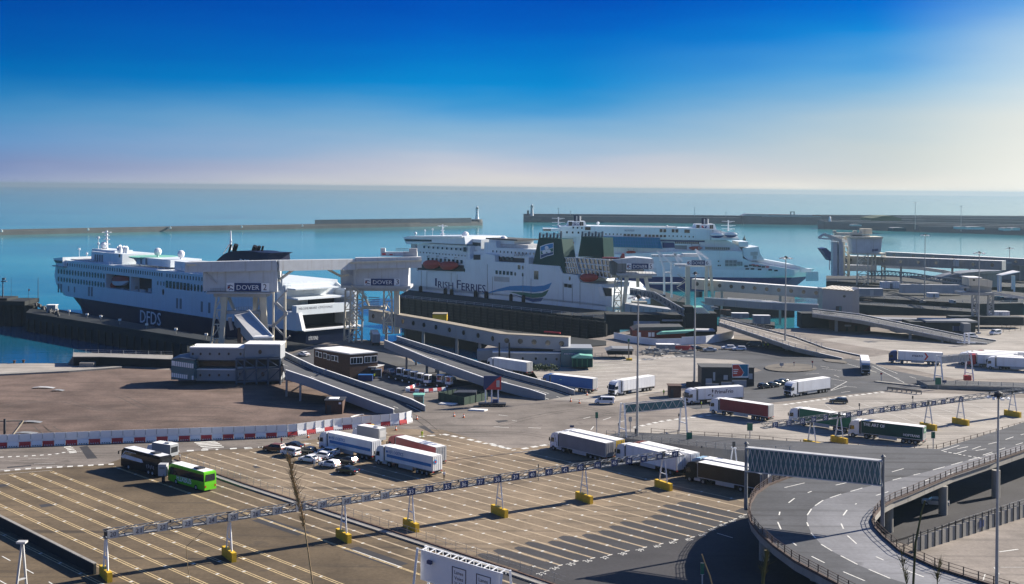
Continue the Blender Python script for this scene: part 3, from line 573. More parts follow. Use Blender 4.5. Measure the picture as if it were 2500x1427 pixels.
b = MB(); b.fb(fr, xw0, xw1, 0, bm, ZN, zr0); b.fb(fr, xw0, xw1, 0, bm, zr1, ZD1); b.fb(fr, xw0, xw1, 4.5, bm, zr0, zr1); b.fb(fr, xw1, XS, 0, bm, ZN, ZD1)
b.build('upper_hull', M['ship_white'], s1.t)
xm = s1.q('A', 1132, 640)[0]; MB().fb(fr, xm-.4, xm+.4, 0, 4.5, zr0, zr1).build('recess_pillar', M['ship_white'], s1.t)
MB().fb(fr, xw0+.1, xw1-.1, 4.3, 4.48, zr0, zr1).build('recess_wall', M['dark'], s1.t)
lifeboat(s1, 'A', 975, 1122, 545, 635, 1.6, 'boat_red', 'white'); lifeboat(s1, 'A', 940, 1010, 605, 660, 3.2, 'boat_red')
for x, y in ((1050, 655), (1215, 665), (1240, 672), (1180, 668), (1290, 660), (1150, 640)): s1.block('deck_locker', 'lgrey', 'A', x, x+24, y, y+30, 2.0, 3.4)
s1.wins(row('A', (510, 510), (905, 552), 17), 1.5, 2.5, 'oval'); s1.wins(row('A', (510, 577), (905, 628), 17), 1.5, 2.4, 'oval')
s1.wins(row('A', (1455, 622), (1640, 646), 7), 1.9, 2.9); s1.wins(row('A', (1668, 650), (1815, 666), 6), 1.5, 2.9, 'oval'); s1.wins([z('A', 1422, 690)], 1.4, 2.6, 'oval'); s1.wins(row('A', (1375, 612), (1428, 618), 3), .6, 1.6)
s1.wins(row('A', (570, 448), (1410, 540), 42), .55, 1.5); s1.wins(row('A', (1455, 545), (1760, 578), 13), .55, 1.5)
for x, y in ((510, 655), (533, 657), (775, 685), (800, 687), (1543, 788), (1574, 792), (1758, 818), (1823, 828)): s1.wins([z('A', x, y)], 1.4, 4.2, m='grey', name='shell_door')
s1.wins([z('A', 598, 662), z('A', 650, 669)], .9, 2.6, m='grey', name='shell_door')
s1.text('DFDS', 'A', 1219, 1398, 955, 845, 'letter_white')
s1.rail('A', [(560, 428), (1000, 452), (1400, 490), (1750, 520)], .3)
# bridge, upper works
s1.prof('bridge_wing', 'ship_white', [('A', 460, 398), ('A', 545, 388), ('A', 548, 470), ('A', 520, 472), ('A', 490, 440)], -1.5, bm+1.5); s1.patch('bridge_window', 'glass', [('A', 470, 412), ('A', 540, 418), ('A', 540, 440), ('A', 485, 436)], -1.52)
s1.block('wing_floor', 'lgrey', 'A', 455, 548, 462, 472, -2, bm+2)
s1.block('deckhouse', 'ship_white', 'A', 795, 1065, 348, 452, 6, 22); s1.block('deckhouse', 'ship_white', 'A', 800, 1000, 322, 352, 9, 18); s1.block('deckhouse', 'lgrey', 'A', 570, 800, 408, 440, 3, 24)
s1.wins(row('A', (830, 392), (890, 398), 4), 1.0, 3.2, m='grey', name='door', off=5.9); s1.wins(row('A', (1040, 375), (1040, 375), 1), 1, 1.4, off=5.9)
s1.block('deckhouse', 'ship_white', 'A', 1185, 1485, 398, 462, 6, 21); s1.wins([z('A', 1230, 415), z('A', 1275, 425)], 1.4, 3, m='grey', name='door', off=5.9)
s1.block('deckhouse', 'ship_white', 'A', 1520, 1615, 425, 505, 4, 14); s1.block('deckhouse', 'ship_white', 'A', 1615, 1760, 440, 520, 5, 22); s1.block('deckhouse', 'lgrey', 'A', 1640, 1720, 424, 445, 8, 14)
c = s1.at('A', 1335, 382, 14); MB().lathe(c, [(9.6, -.6), (10.6, -.2), (10.6, .1), (10.4, .15)], 28).build('helideck', M['teal_deck'], s1.t)
b = MB()
for i in range(8): a = i*math.pi/4; b.beam(c+V((9*math.cos(a), 9*math.sin(a), -.5)), c+V((6*math.cos(a), 6*math.sin(a), -4)), .3)
b.build('helideck_brace', M['lgrey'], s1.t)
s1.mast('A', 930, 330, 165, 14, [(.35, 3), (.6, 2.6), (.8, 2.2), (.97, 4)], .7); s1.mast('A', 857, 330, 215, 12, [(.5, 1.2), (.95, 1.5)], .25); s1.mast('A', 690, 415, 315, 12, [(.95, 1.2)], .15); s1.mast('A', 757, 400, 335, 12, [(.6, .8)], .15)
for x, y, r in ((905, 282, 1.7), (1375, 338, 1.7), (1577, 358, 1.6), (828, 358, .9)): s1.dome('A', x, y, r, 13, 3)
b = MB()
for x, y in ((1035, 303), (1050, 292), (1083, 300), (1105, 302)): b.tube(s1.at('A', x, 355, 12), s1.at('A', x, y, 12), .8, 10); b.tube(s1.at('A', x, y, 12), s1.at('A', x-8, y+6, 12), .8, 10)
b.build('vent_pipes', M['white'], s1.t)
# funnel with its pipes and lettering
fu = s1.prof('funnel', 'navy', [('B', 268, 372), ('B', 275, 357), ('B', 312, 350), ('B', 345, 318), ('B', 378, 290), ('B', 430, 266), ('B', 520, 259), ('B', 630, 264), ('B', 690, 274), ('B', 800, 278), ('B', 766, 292), ('B', 772, 372)], 9, 19)
for x0, y0, x1, y1, r in ((425, 270, 443, 205, .45), (470, 262, 488, 206, .95), (640, 268, 656, 220, 1.05), (676, 270, 692, 220, .65), (708, 274, 722, 220, .45)):
    MB().tube(s1.at('B', x0, y0, 14), s1.at('B', x1, y1, 14), r, 10).build('exhaust_pipe', M['black'], fu)
s1.text('DFDS', 'B', 518, 640, 385, 330, 'letter_white', 8.9, fu); s1.mast('B', 440, 255, 85, 20, [(.2, 2.5), (.45, 1)], .6)
b = MB(); b.beam(s1.at('B', 400, 245, 20), s1.at('B', 438, 190, 20), .3); b.beam(s1.at('B', 375, 285, 20), s1.at('B', 405, 240, 20), .25); b.build('mast_stay', M['lgrey'], s1.t)
# stern: open vehicle deck between two side walls, tie beam with the greeting
XT = L-4; st = Fr(fr.w(XT, 0, 0), fr.w(XT, bm, 0))
def stq(k, x, y): return st.q(z(k, x, y))
zb0 = stq('B', 1150, 808)[1]; zb1 = stq('B', 1150, 728)[1]; zdk = stq('B', 1200, 945)[1]; ztop = stq('B', 900, 690)[1]
b = MB(); b.fb(fr, XS, XT+2, 0, 1.6, ZN, zb0+1); b.fb(fr, XS, XT+2, bm-1.6, bm, ZN, zb1+4); b.fb(fr, XS, XT-12, 0, 1.2, zb0, zb1+3); b.build('side_wall', M['ship_white'], s1.t)
MB().fb(fr, XS, L-2, 1.6, bm-1.6, ZN-.5, ZN+.4).build('vehicle_deck', M['dark'], s1.t)
MB().fb(fr, XS, XT, 1.6, bm-1.6, zb0+.6, zb0+1.2).build('upper_deck', M['lgrey'], s1.t)
MB().fb(fr, XS+.1, XS+.6, 1.6, bm-1.6, ZN+.4, zb0+.6).build('bulkhead', M['dark'], s1.t)
bmn = MB().fb(fr, XT-1.2, XT+1.6, 0.0, bm, zb0, zb1).build('tie_beam', M['ship_white'], s1.t)
xa, za_ = stq('B', 1008, 772); xb = stq('B', 1168, 765)[0]; hh = stq('B', 1008, 754)[1]-za_
o = st.w(xa, 0, za_)+fr.ex*1.65
if st.ex.dot(fr.n) < 0: pass
letters(bmn, 'WELCOME ABOARD', o, st.ex, (0, 0, 1), xb-xa, hh, M['letter_dark'])
xc = stq('B', 1180, 764)[0]; xd = stq('B', 1302, 758)[0]; letters(bmn, "CÔTE D'OPALE", st.w(xc, 0, za_)+fr.ex*1.65, st.ex, (0, 0, 1), xd-xc, hh*1.15, M['letter_dark'])
e0 = stq('B', 1060, 1030)[0]; e1 = stq('B', 1142, 1026)[0]; ez = stq('B', 1060, 1030)[1]; letters(s1.t, "CÔTE D'OPALE", st.w(e0, 0, ez)+fr.ex*4.1, st.ex, (0, 0, 1), e1-e0, 1.6, M['letter_white'])
# far bulwark sloping down to the stern, near slanting frame, ledge
zz1 = s1.q('B', 925, 505, bm)[1]; xx1 = s1.q('B', 925, 505, bm)[0]; zz2 = s1.q('B', 1470, 716, bm)[1]
b = MB(); b.prism([fr.w(XS, bm-.6, zb0), fr.w(XT+2, bm-.6, zb0), fr.w(XT+2, bm-.6, zb1+2), fr.w(XT-8, bm-.6, zb1+5.5), fr.w(XS, bm-.6, ZD1-1)], fr.n*.6); b.build('bulwark', M['ship_white'], s1.t)
b = MB(); b.prism([fr.w(XT+1, -.1, zb0+1), fr.w(XT+3.0, -.1, zb0+1), fr.w(L+1.5, -.1, ZN+.5), fr.w(L-2, -.1, ZN+.3)], fr.n*1.5); b.fb(fr, XT+2, L+.6, 1.2, bm, ZN, ZN+.5); b.build('stern_frame', M['white'], s1.t)
s1.block('deckhouse', 'dark', 'B', 850, 1120, 660, 722, 14, bm-2)
b = MB(); b.fb(fr, XS-3, XS+9, 3, bm-3, ZD1-6, ZD1-5.4); b.fb(fr, XS-3, XS+6, 4, bm-4, ZD1-2.6, ZD1-2.1); b.fb(fr, XS-3, XS+1, 3, bm-3, ZD1-6, ZD1-1); b.build('aft_decks', M['ship_white'], s1.t)
s1.rail('B', [(845, 478), (925, 485)], 4); s1.rail('B', [(845, 560), (960, 575)], 4)
# ================= white ferry with two green funnels
lineA, lineB = P(z('C', 420, 800), 1.0), P(z('C', 2180, 990), 1.0); dr = (lineB-lineA).normalized()
A = lineA - dr*20; s2 = Ship('ferry', 'white ferry with green twin funnels and a blue and green wave on its side', A, lineB, 26)
fr, bm, L = s2.fr, s2.beam, s2.fr.L
b = MB(); _, zk = s2.q('C', 700, 560)
MB().loft([[fr.w(x, y, zz) for x, y in [(x0, bm/2), (x0+6, 5), (x0+16, 0), (L-3, 0), (L, 3), (L, bm-3), (L-3, bm), (x0+16, bm), (x0+6, bm-5)]] for x0, zz in ((6, SEA-1), (3, -2), (0, 3))]).build('hull', M['ship_white'], s2.t)
s2.prof('side_hull', 'ship_white', [('C', 345, 800), ('C', 330, 650), ('C', 490, 600), ('C', 490, 650), ('C', 910, 655), ('C', 910, 540), ('C', 955, 548), ('C', 1075, 500), ('C', 1170, 512), ('C', 1172, 568), ('C', 1430, 582), ('C', 1430, 530), ('C', 1465, 534), ('C', 1465, 588), ('C', 1735, 608), ('C', 1760, 670), ('C', 1890, 685), ('C', 1912, 748), ('C', 2100, 765), ('C', 2190, 860), ('C', 2190, 965), ('C', 1300, 870)])
s2.prof('superstructure', 'ship_white', [('C', 485, 600), ('C', 482, 420), ('C', 560, 408), ('C', 930, 428), ('C', 955, 430), ('C', 957, 650), ('C', 485, 650)], .8); s2.prof('superstructure', 'ship_white', [('C', 955, 480), ('C', 1075, 470), ('C', 1080, 400), ('C', 1180, 395), ('C', 1185, 445), ('C', 1530, 462), ('C', 1530, 620), ('C', 955, 600)], 3)
s2.block('deckhouse', 'ship_white', 'C', 925, 1050, 372, 470, 4, 20); s2.patch('deckhouse_window', 'glass', [('C', 930, 398), ('C', 1045, 404), ('C', 1045, 432), ('C', 930, 425)], 3.9); s2.block('deck_roof', 'roof_dark', 'C', 1090, 1365, 368, 380, 5, 20); s2.block('deckhouse', 'ship_white', 'C', 1120, 1340, 378, 412, 6, 19); s2.block('deckhouse', 'lgrey', 'C', 1130, 1460, 415, 452, 6, 20)
s2.prof('bridge', 'ship_white', [('C', 372, 358), ('C', 430, 345), ('C', 700, 345), ('C', 905, 352), ('C', 915, 420), ('C', 620, 405), ('C', 400, 415)], -1, bm+1); s2.patch('bridge_window', 'glass', [('C', 385, 372), ('C', 620, 378), ('C', 620, 394), ('C', 395, 392)], -1.05); s2.patch('bridge_roof', 'roofwhite', [('C', 430, 346), ('C', 890, 346), ('C', 890, 358), ('C', 430, 356)], -1.3, .6)
s2.block('bridge_support', 'lgrey', 'C', 440, 480, 415, 452, 0, 1)
s2.wins(row('C', (555, 441), (872, 461), 9), 1.1, 1.1); s2.wins([z('C', 908, 462)], 2, 2.2); s2.wins(row('C', (522, 487), (912, 518), 15), .6, .7); s2.wins(row('C', (592, 548), (880, 570), 9), 1.7, 1.8, off=.7)
s2.patch('boat_deck_opening', 'dark', [('C', 492, 590), ('C', 900, 600), ('C', 905, 655), ('C', 492, 640)], .75, .05)
lifeboat(s2, 'C', 545, 692, 555, 632, -1.2); lifeboat(s2, 'C', 692, 850, 567, 640, -1.2)
s2.wins([z('C', 447, 607), z('C', 906, 642), z('C', 1414, 620), z('C', 1348, 676), z('C', 1414, 682), z('C', 1823, 715)], 1.1, 2.0, 'oval'); s2.wins(row('C', (1187, 661), (1315, 671), 5), 1.6, 1.8); s2.wins([z('C', 1382, 617)], 1.7, 2.0); s2.wins([z('C', 1531, 686)], 2.9, 4.0)
for x, y in ((1790, 768), (1824, 773), (1790, 783), (1824, 788)): s2.wins([z('C', x, y)], 2.2, .8, m='black', name='vent')
s2.patch('hull_patch', 'lgrey', [('C', 1165, 697), ('C', 1296, 705), ('C', 1296, 747), ('C', 1165, 738)])
for x, y0, y1 in ((530, 650, 800), (578, 655, 810), (790, 665, 825), (842, 680, 835), (1105, 590, 850), (1150, 700, 860), (1415, 700, 890), (1485, 715, 890), (1765, 750, 915), (1845, 760, 925), (1912, 750, 950)): s2.line('hull_pipe', 'grey', 'C', [(x, y0), (x, y1)], .16)
s2.text('I', 'C', 650, 662, 780, 712, 'letter_navy'); s2.text('RISH', 'C', 675, 806, 795, 737, 'letter_navy'); s2.text('F', 'C', 838, 872, 800, 728, 'letter_navy'); s2.text('ERRIES', 'C', 880, 1088, 818, 752, 'letter_navy')
s2.patch('wave_stripe', 'sw_blue', [('C', *p) for p in ((1020, 843), (1110, 838), (1200, 806), (1300, 782), (1420, 777), (1520, 783), (1600, 776), (1668, 750), (1642, 802), (1600, 823), (1520, 834), (1400, 824), (1280, 818), (1190, 828), (1100, 849))], -.06, .06)
s2.patch('wave_stripe', 'sw_green', [('C', *p) for p in ((1290, 832), (1400, 834), (1500, 846), (1580, 841), (1641, 812), (1612, 862), (1580, 879), (1500, 883), (1420, 868), (1350, 846))], -.06, .06)
s2.patch('wave_stripe', 'sw_navy', [('C', *p) for p in ((1320, 852), (1400, 872), (1500, 892), (1592, 884), (1572, 914), (1500, 920), (1430, 894))], -.06, .06)
f1 = s2.prof('funnel', 'green_dark', [('C', 1500, 592), ('C', 1552, 360), ('C', 1752, 372), ('C', 1792, 668), ('C', 1745, 668), ('C', 1733, 605)], 0.5, 8)
f2 = s2.prof('funnel', 'green_dark', [('C', 1895, 525), ('C', 1925, 350), ('C', 2110, 360), ('C', 2120, 525)], 18, 25)
for f_, pts, o_ in ((f1, (1560, 1745, 358, 315), 4), (f2, (1930, 2105, 350, 305), 21)):
    b = MB(); x0, x1, yb, yt = pts
    for i in range(7): x = lerp(x0, x1, i/6); b.tube(s2.at('C', x, yb+8, o_), s2.at('C', x+4, yt+(i % 2)*14, o_), .5, 7)
    for j in range(4): yy = lerp(yb-6, yt+4, j/3); b.beam(s2.at('C', x0-8+j*5, yy, o_-2), s2.at('C', x1+10-j*4, yy+6, o_-2), .22); b.beam(s2.at('C', x0-8+j*5, yy, o_+2), s2.at('C', x1+10-j*4, yy+6, o_+2), .22)
    b.build('exhaust_grid', M['steel_blue'], f_)
def fpatch(name, m, pts, off, th, par): return s2.patch(name, m, [('C', *p) for p in pts], off, th, par)
em = fpatch('emblem', 'letter_white', ((1565, 435), (1620, 415), (1682, 403), (1682, 508), (1625, 522), (1567, 545)), .45, .06, f1)
fpatch('emblem_stripe', 'sw_blue', ((1571, 441), (1620, 422), (1677, 410), (1677, 446), (1622, 460), (1571, 475)), .37, .04, em); fpatch('emblem_stripe', 'sw_green', ((1571, 479), (1622, 464), (1677, 450), (1677, 478), (1622, 492), (1571, 507)), .37, .04, em); fpatch('emblem_stripe', 'sw_navy', ((1571, 511), (1622, 496), (1677, 482), (1677, 503), (1624, 516), (1572, 538)), .37, .04, em)
def disc(x, y, r): return [(x+r*math.cos(i*math.pi/6), y+r*math.sin(i*math.pi/6)) for i in range(12)]
for x, y, r in ((1622, 448, 17), (1600, 484, 17), (1642, 478, 17), (1620, 474, 10)): fpatch('emblem_leaf', 'letter_white', disc(x, y, r), .31, .04, em)
# slanted stern windows
fpatch('stern_glazing', 'glass', ((1770, 532), (1880, 532), (1915, 675), (1795, 668)), 1.0, .1, s2.t); g_ = s2.prof('stern_block', 'glass', [('C', 1880, 532), ('C', 2175, 552), ('C', 2180, 712), ('C', 2060, 705), ('C', 1912, 672)], 1.5, bm-2)
b = MB()
for i in range(9): t = i/8; b.beam(s2.at('C', lerp(1880, 2170, t), lerp(534, 553, t), 1.3), s2.at('C', lerp(1915, 2180, t)+6, lerp(672, 714, t), 1.3), .4)
for j in range(4): t = j/3; b.beam(s2.at('C', lerp(1880, 1913, t), lerp(534, 672, t), 1.3), s2.at('C', lerp(2172, 2180, t), lerp(553, 714, t), 1.3), .4)
for i in range(6): t = i/5; b.beam(s2.at('C', lerp(1768, 1870, t), 532, .8), s2.at('C', lerp(1800, 1908, t), lerp(665, 672, t), .8), .3)
for j in range(3): t = j/3; b.beam(s2.at('C', 1770+t*30, lerp(534, 660, t), .8), s2.at('C', 1878+t*33, lerp(534, 670, t), .8), .3)
b.build('glazing_frame', M['white'], s2.t)
lifeboat(s2, 'C', 1912, 2068, 672, 745, -1.0); s2.patch('stern_flap', 'roofwhite', [('C', 2070, 790), ('C', 2102, 785), ('C', 2132, 868), ('C', 2092, 868)], -.6, .3); s2.patch('side_opening', 'dark', [('C', 2110, 795), ('C', 2190, 800), ('C', 2190, 870), ('C', 2135, 868)], -.05, .06)
s2.patch('boat_deck_opening', 'dark', [('C', 1178, 525), ('C', 1428, 540), ('C', 1428, 578), ('C', 1178, 566)], 2.9, .05); s2.wins(row('C', (1205, 535), (1320, 542), 4), 1.6, 1.6, off=2.7); s2.wins(row('C', (1155, 478), (1510, 500), 12), .6, 1.0, off=2.9); s2.patch('side_opening', 'dark', [('C', 985, 508), ('C', 1045, 508), ('C', 1045, 552), ('C', 985, 552)], -.05, .06)
s2.mast('C', 715, 345, 250, 13, [(.2, 2), (.5, 1.5), (.92, 4)], .6); s2.mast('C', 628, 345, 285, 13, [(.9, .6)], .12); s2.mast('C', 562, 345, 295, 13, [(.9, .6)], .12); s2.dome('C', 915, 335, 1.8, 13, 2); s2.dome('C', 1248, 378, 2.0, 10, 1); s2.dome('C', 480, 322, .8, 13, 2)
s2.rail('C', [(700, 345), (905, 352)], 1); s2.rail('C', [(1180, 510), (1430, 525)], .3); s2.rail('C', [(1185, 445), (1500, 458)], 3.2)
b = MB()
for i in range(8): x = 1340+i*12; b.beam(s2.at('C', x, 520, 1.5), s2.at('C', x+14, 490+(i % 3)*8, 1.5), .25)
b.build('deck_gear', M['grey'], s2.t)
# ================= big white ferry behind, navy waterline, glass side
A, B = D((1318, 676), 756), D((2004, 676), 756); s3 = Ship('ferry', 'large white double-ended ferry with navy waterline and blue glass side', A, B, 31)
fr, bm, L = s3.fr, s3.beam, s3.fr.L
b = MB()
zw = s3.q('D', 1590, 705)[1]; zs3 = s3.q('D', 1640, 600)[1]
for nm, m, z0, z1, e0, e1 in (('hull', 'navy2', SEA-1, zw, 14, 4), ('side_hull', 'ship_white', zw, s3.q('D', 2200, 640)[1], 4, 0)):
    MB().loft([[fr.w(x, y, zz) for x, y in [(L-e, bm/2), (L-e-12, 5), (L-e-32, 0), (20, 0), (4, 6), (4, bm-6), (20, bm), (L-e-32, bm), (L-e-12, bm-5)]] for e, zz in ((e0, z0), (e1, z1))]).build(nm, M[m], s3.t)
s3.prof('side_hull', 'ship_white', [('D', 300, 700), ('D', 300, 520), ('D', 1500, 470), ('D', 1828, 478), ('D', 1832, 540), ('D', 1900, 568), ('D', 2060, 600), ('D', 2280, 638), ('D', 2280, 690), ('D', 1600, 702)], 1, bm-1)
s3.prof('bulwark', 'ship_white', [('D', 1832, 540), ('D', 1990, 545), ('D', 2283, 598), ('E', 430, 640), ('E', 430, 668), ('D', 2060, 640)], 6, bm-6); s3.patch('bow_flap', 'ship_white', [('E', 385, 658), ('E', 490, 655), ('E', 492, 735), ('E', 382, 738)], -.3, .3)
s3.prof('superstructure', 'ship_white', [('D', 235, 262), ('D', 480, 258), ('D', 1415, 278), ('D', 1600, 288), ('D', 1780, 340), ('D', 1800, 372), ('D', 1500, 380), ('D', 235, 350)], 3, bm-3)
s3.prof('superstructure', 'ship_white', [('D', 260, 350), ('D', 1500, 378), ('D', 1700, 385), ('D', 1790, 430), ('D', 1828, 478), ('D', 1500, 490), ('D', 260, 520)], 5, bm-5)
s3.prof('glass_side', 'blue_glass', [('D', 612, 348), ('D', 1108, 362), ('D', 1132, 455), ('D', 612, 438)], 1.5, 5)
b = MB()
for i in range(24): x = lerp(614, 1106, i/23); b.beam(s3.at('D', x, 350+i*.55, 1.4), s3.at('D', x+i*.9, 440+i*.6, 1.4), .22)
for t in (.33, .66): b.beam(s3.at('D', 612, lerp(348, 438, t), 1.4), s3.at('D', lerp(1108, 1132, t), lerp(362, 455, t), 1.4), .2)
b.build('glazing_frame', M['stripe_blue'], s3.t)
s3.patch('hull_stripe', 'navy2', [('D', 1130, 400), ('D', 1235, 402), ('D', 1240, 448), ('D', 1135, 450)], 4.9, .1); s3.patch('hull_stripe', 'navy2', [('D', 1108, 378), ('D', 1500, 385), ('D', 1500, 398), ('D', 1115, 392)], 4.9, .1)
s3.patch('balcony_deck', 'glass', [('D', 1240, 395), ('D', 1450, 398), ('D', 1450, 414), ('D', 1240, 412)], 4.9, .1); s3.patch('balcony_deck', 'glass', [('D', 1505, 440), ('D', 1720, 445), ('D', 1720, 466), ('D', 1505, 462)], .9, .1); s3.patch('balcony_deck', 'grey', [('D', 1240, 425), ('D', 1345, 428), ('D', 1345, 462), ('D', 1240, 458)], 4.9, .1)
b = MB()
for i in range(28): x = 1240+i*17.5; b.beam(s3.at('D', x, 396 if x < 1450 else 438, 4.7 if x < 1450 else .7), s3.at('D', x, 413 if x < 1450 else 466, 4.7 if x < 1450 else .7), .22)
b.build('balcony_post', M['white'], s3.t)
s3.wins(row('D', (607, 327), (770, 331), 6), .7, .9, off=2.9); s3.wins(row('D', (805, 336), (932, 340), 5), 1.7, 1.4, off=2.9); s3.wins(row('D', (988, 342), (1152, 346), 6), 1.6, 1.4, off=2.9); s3.wins(row('D', (1190, 345), (1400, 352), 7), .7, .9, off=2.9)
s3.wins([z('D', *p) for p in ((1120, 298), (1152, 299), (1225, 300), (1257, 301), (1335, 304), (1357, 305), (470, 280), (494, 281))], 1.7, 2.0, off=2.9); s3.wins(row('D', (250, 312), (400, 316), 4), 1.0, 1.2, off=2.9); s3.wins(row('D', (355, 272), (430, 275), 3), .9, 1, off=2.9)
s3.wins([z('D', 1693+i*35, 568+j*28) for i in range(3) for j in range(2)], 2.2, 1.7, m='grey'); s3.wins([z('D', 1790+i*16, 578+j*18) for i in range(3) for j in range(2)], .8, 1.2, m='grey'); s3.wins([z('D', 1620, 565), z('D', 1618, 602), z('D', 1634, 602)], .8, .8)
s3.wins([z('D', x, y) for x, y in ((1860, 608), (1900, 600), (1935, 606), (1975, 610), (2010, 614), (1870, 632), (1915, 632), (1978, 636), (2070, 640), (2120, 646))], 2.2, .9); s3.wins([z('D', x, y) for x, y in ((1920, 597), (2045, 615), (1955, 604))], 2, .8, m='red', name='red_panel')
s3.text('P&O PIONEER', 'D', 802, 888, 305, 289, 'letter_navy', 2.8)
for x0, x1, yt, yb, tx in ((308, 470, 218, 262, 'P&O'), (1420, 1600, 243, 292, None)):
    f_ = s3.prof('funnel', 'ship_white', [('D', x0-8, yb), ('D', x0+6, yt), ('D', x1-12, yt), ('D', x1+4, yb)], 9, 22)
    for i in range(4): MB().tube(s3.at('D', x0+64+i*13, yt+4, 14), s3.at('D', x0+64+i*13, yt-54+(i % 2)*8, 14), .8, 8).build('exhaust_pipe', M['lgrey' if i % 2 else 'navy'], f_)
    for xx in (x0+14, x0+28, x1-50, x1-34): s3.wins([z('D', xx, (yt+yb)/2-2)], 1.0, 2.4, off=8.8)
    if tx: s3.text(tx, 'D', x0+34, x0+104, yb-10, yt+6, 'letter_navy', 8.8, f_)
    else:
        for m, pts in (('red', ((1468, 256), (1496, 256), (1490, 276), (1480, 276))), ('navy2', ((1496, 256), (1520, 257), (1512, 278), (1490, 276))), ('letter_white', ((1484, 260), (1508, 260), (1498, 274)))): s3.patch('emblem', m, [('D', *p) for p in pts], 8.8 if m != 'letter_white' else 8.7, .08, f_)
lifeboat(s3, 'D', 1545, 1668, 316, 362, 1, 'white', 'navy2'); lifeboat(s3, 'D', 1672, 1785, 312, 358, 1, 'white', 'navy2'); lifeboat(s3, 'D', 815, 900, 474, 502, 2); lifeboat(s3, 'D', 282, 362, 388, 428, 2); lifeboat(s3, 'D', 1362, 1480, 435, 468, 2)
s3.block('boat_deck', 'ship_white', 'D', 1555, 1800, 364, 380, 0, 8); s3.block('bow_house', 'ship_white', 'D', 1795, 1880, 395, 440, 4, bm-4); s3.prof('bow_house', 'ship_white', [('D', 1830, 452), ('D', 1968, 438), ('D', 1985, 505), ('D', 2022, 556), ('D', 1880, 560), ('D', 1835, 520)], 3, bm-3); s3.wins([z('D', 1915, 500), z('D', 1945, 498), z('D', 1935, 532)], 2.4, 2.2, m='lgrey', off=2.9)
s3.mast('D', 1705, 300, 208, 12, [(.2, 4), (.5, 4.5), (.9, 4)], .5); s3.mast('D', 225, 270, 182, 12, [(.2, 4), (.5, 4), (.9, 4)], .5); s3.block('bridge_wing', 'ship_white', 'D', 90, 240, 280, 305, -2, 12); s3.patch('bridge_window', 'glass', [('D', 92, 285), ('D', 160, 286), ('D', 160, 300), ('D', 92, 299)], -2.05)
s3.block('deck_house', 'lgrey', 'D', 575, 1260, 262, 276, 8, 20); s3.dome('D', 571, 232, .9, 12, 1.5); s3.dome('D', 1172, 262, .8, 12, 1); s3.rail('D', [(600, 266), (1400, 276)], 4); s3.rail('D', [(1832, 538), (1990, 545)], 6)
# navy bow door of a ship beyond the white towers
bv = thing('bow_door', 'raised navy blue ship bow door beside white gantry towers', 'bow door', D(z('E', 580, 600), 700))
b = MB(); b.prism([D(z('E', *p), 700) for p in ((515, 455), (560, 450), (612, 495), (614, 560), (592, 560))], (0, 9, 0)); b.build('door_leaf', M['navy2'], bv); b = MB(); b.prism([D(z('E', *p), 700) for p in ((765, 432), (785, 428), (800, 480), (790, 500))], (0, 9, 0)); b.build('door_leaf', M['navy2'], bv)
b = MB(); b.beam(D(z('E', 590, 558), 702), D(z('E', 588, 640), 702), .5); b.build('door_ram', M['white'], bv)
# ------------------------------------------------------------------ berths: quays, gantries, walkways, ramps, buildings
def tb(b, k, x0, x1, yt, yb, dist, depth, mi=0):
    """box whose front face is traced from the photograph at a distance, and which is depth metres deep"""
    p, q_ = D(z(k, x0, yb), dist), D(z(k, x1, yb), dist); t = D(z(k, (x0+x1)/2, yt), dist)
    return b.box(p.x, q_.x, dist, dist+depth, min(p.z, q_.z), t.z, mi)
def tp(b, k, pts, dist, depth, mi=0): return b.prism([D(z(k, *p), dist) for p in pts], (0, depth, 0), mi)
def T(k, x, y, dist): return D(z(k, x, y), dist)
def tl(b, k, a, c, dist, w, h=None, dist2=None, mi=0): return b.beam(T(k, *a, dist), T(k, *c, dist2 or dist), w, h, mi)
def base(k, x, y): p = P(z(k, x, y)); return V((p.x, p.y, 0))
def part(parent, name, m, fn): b = MB(); fn(b); return b.build(name, M[m], parent)
def tquad(parent, name, m, k, pts, dist): b = MB(); tp(b, k, pts, dist-.06, .06); return b.build(name, M[m], parent)
def ttext(parent, s, k, x0, x1, yt, yb, dist, m):
    a, c, t = T(k, x0, yb, dist), T(k, x1, yb, dist), T(k, x0, yt, dist)
    return letters(parent, s, a, (1, 0, 0), (0, 0, 1), c.x-a.x, t.z-a.z, M[m])
# --- finger quays
def quay(label, top, zt, m='concrete_dark', posts=0, postm='timber_dark', fend=0):
    pts = [P(p, zt) for p in top]; c = sum(pts, V((0, 0, 0)))/len(pts)
    t = thing('quay', label, 'quay', (c.x, c.y, SEA), 'quays and jetties of the port')
    b = MB(); b.prism([V((p.x, p.y, SEA-1)) for p in pts], (0, 0, zt-SEA+1)); b.build('quay_body', M[m], t)
    a, c = pts[0], pts[1]; d = (c-a); n = V((-d.y, d.x, 0)).normalized(); n = n if n.y < 0 else -n
    if posts:
        h = posts[1]; me = MB().box(-.3, .3, -.45, .05, SEA-zt, h).mesh('fender_post', M[postm])
        rot = math.atan2(d.y, d.x); b2 = MB().box(-.3, .3, -.5, -.02, SEA-zt, h); me = b2.mesh('fender_post', M[postm])
        for i in range(posts[0]): o = link('fender_post', me, t, a+d*(i+.5)/posts[0]-wloc(t), (0, 0, rot))
    return t, pts, n
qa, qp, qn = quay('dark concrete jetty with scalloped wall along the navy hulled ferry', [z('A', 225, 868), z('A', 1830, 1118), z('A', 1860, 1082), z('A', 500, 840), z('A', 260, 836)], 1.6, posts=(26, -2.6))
def bollard(c, h=.9): return MB().lathe(c, [(.35, 0), (.3, h*.6), (.5, h*.75), (.5, h), (.1, h+.05)], 10)
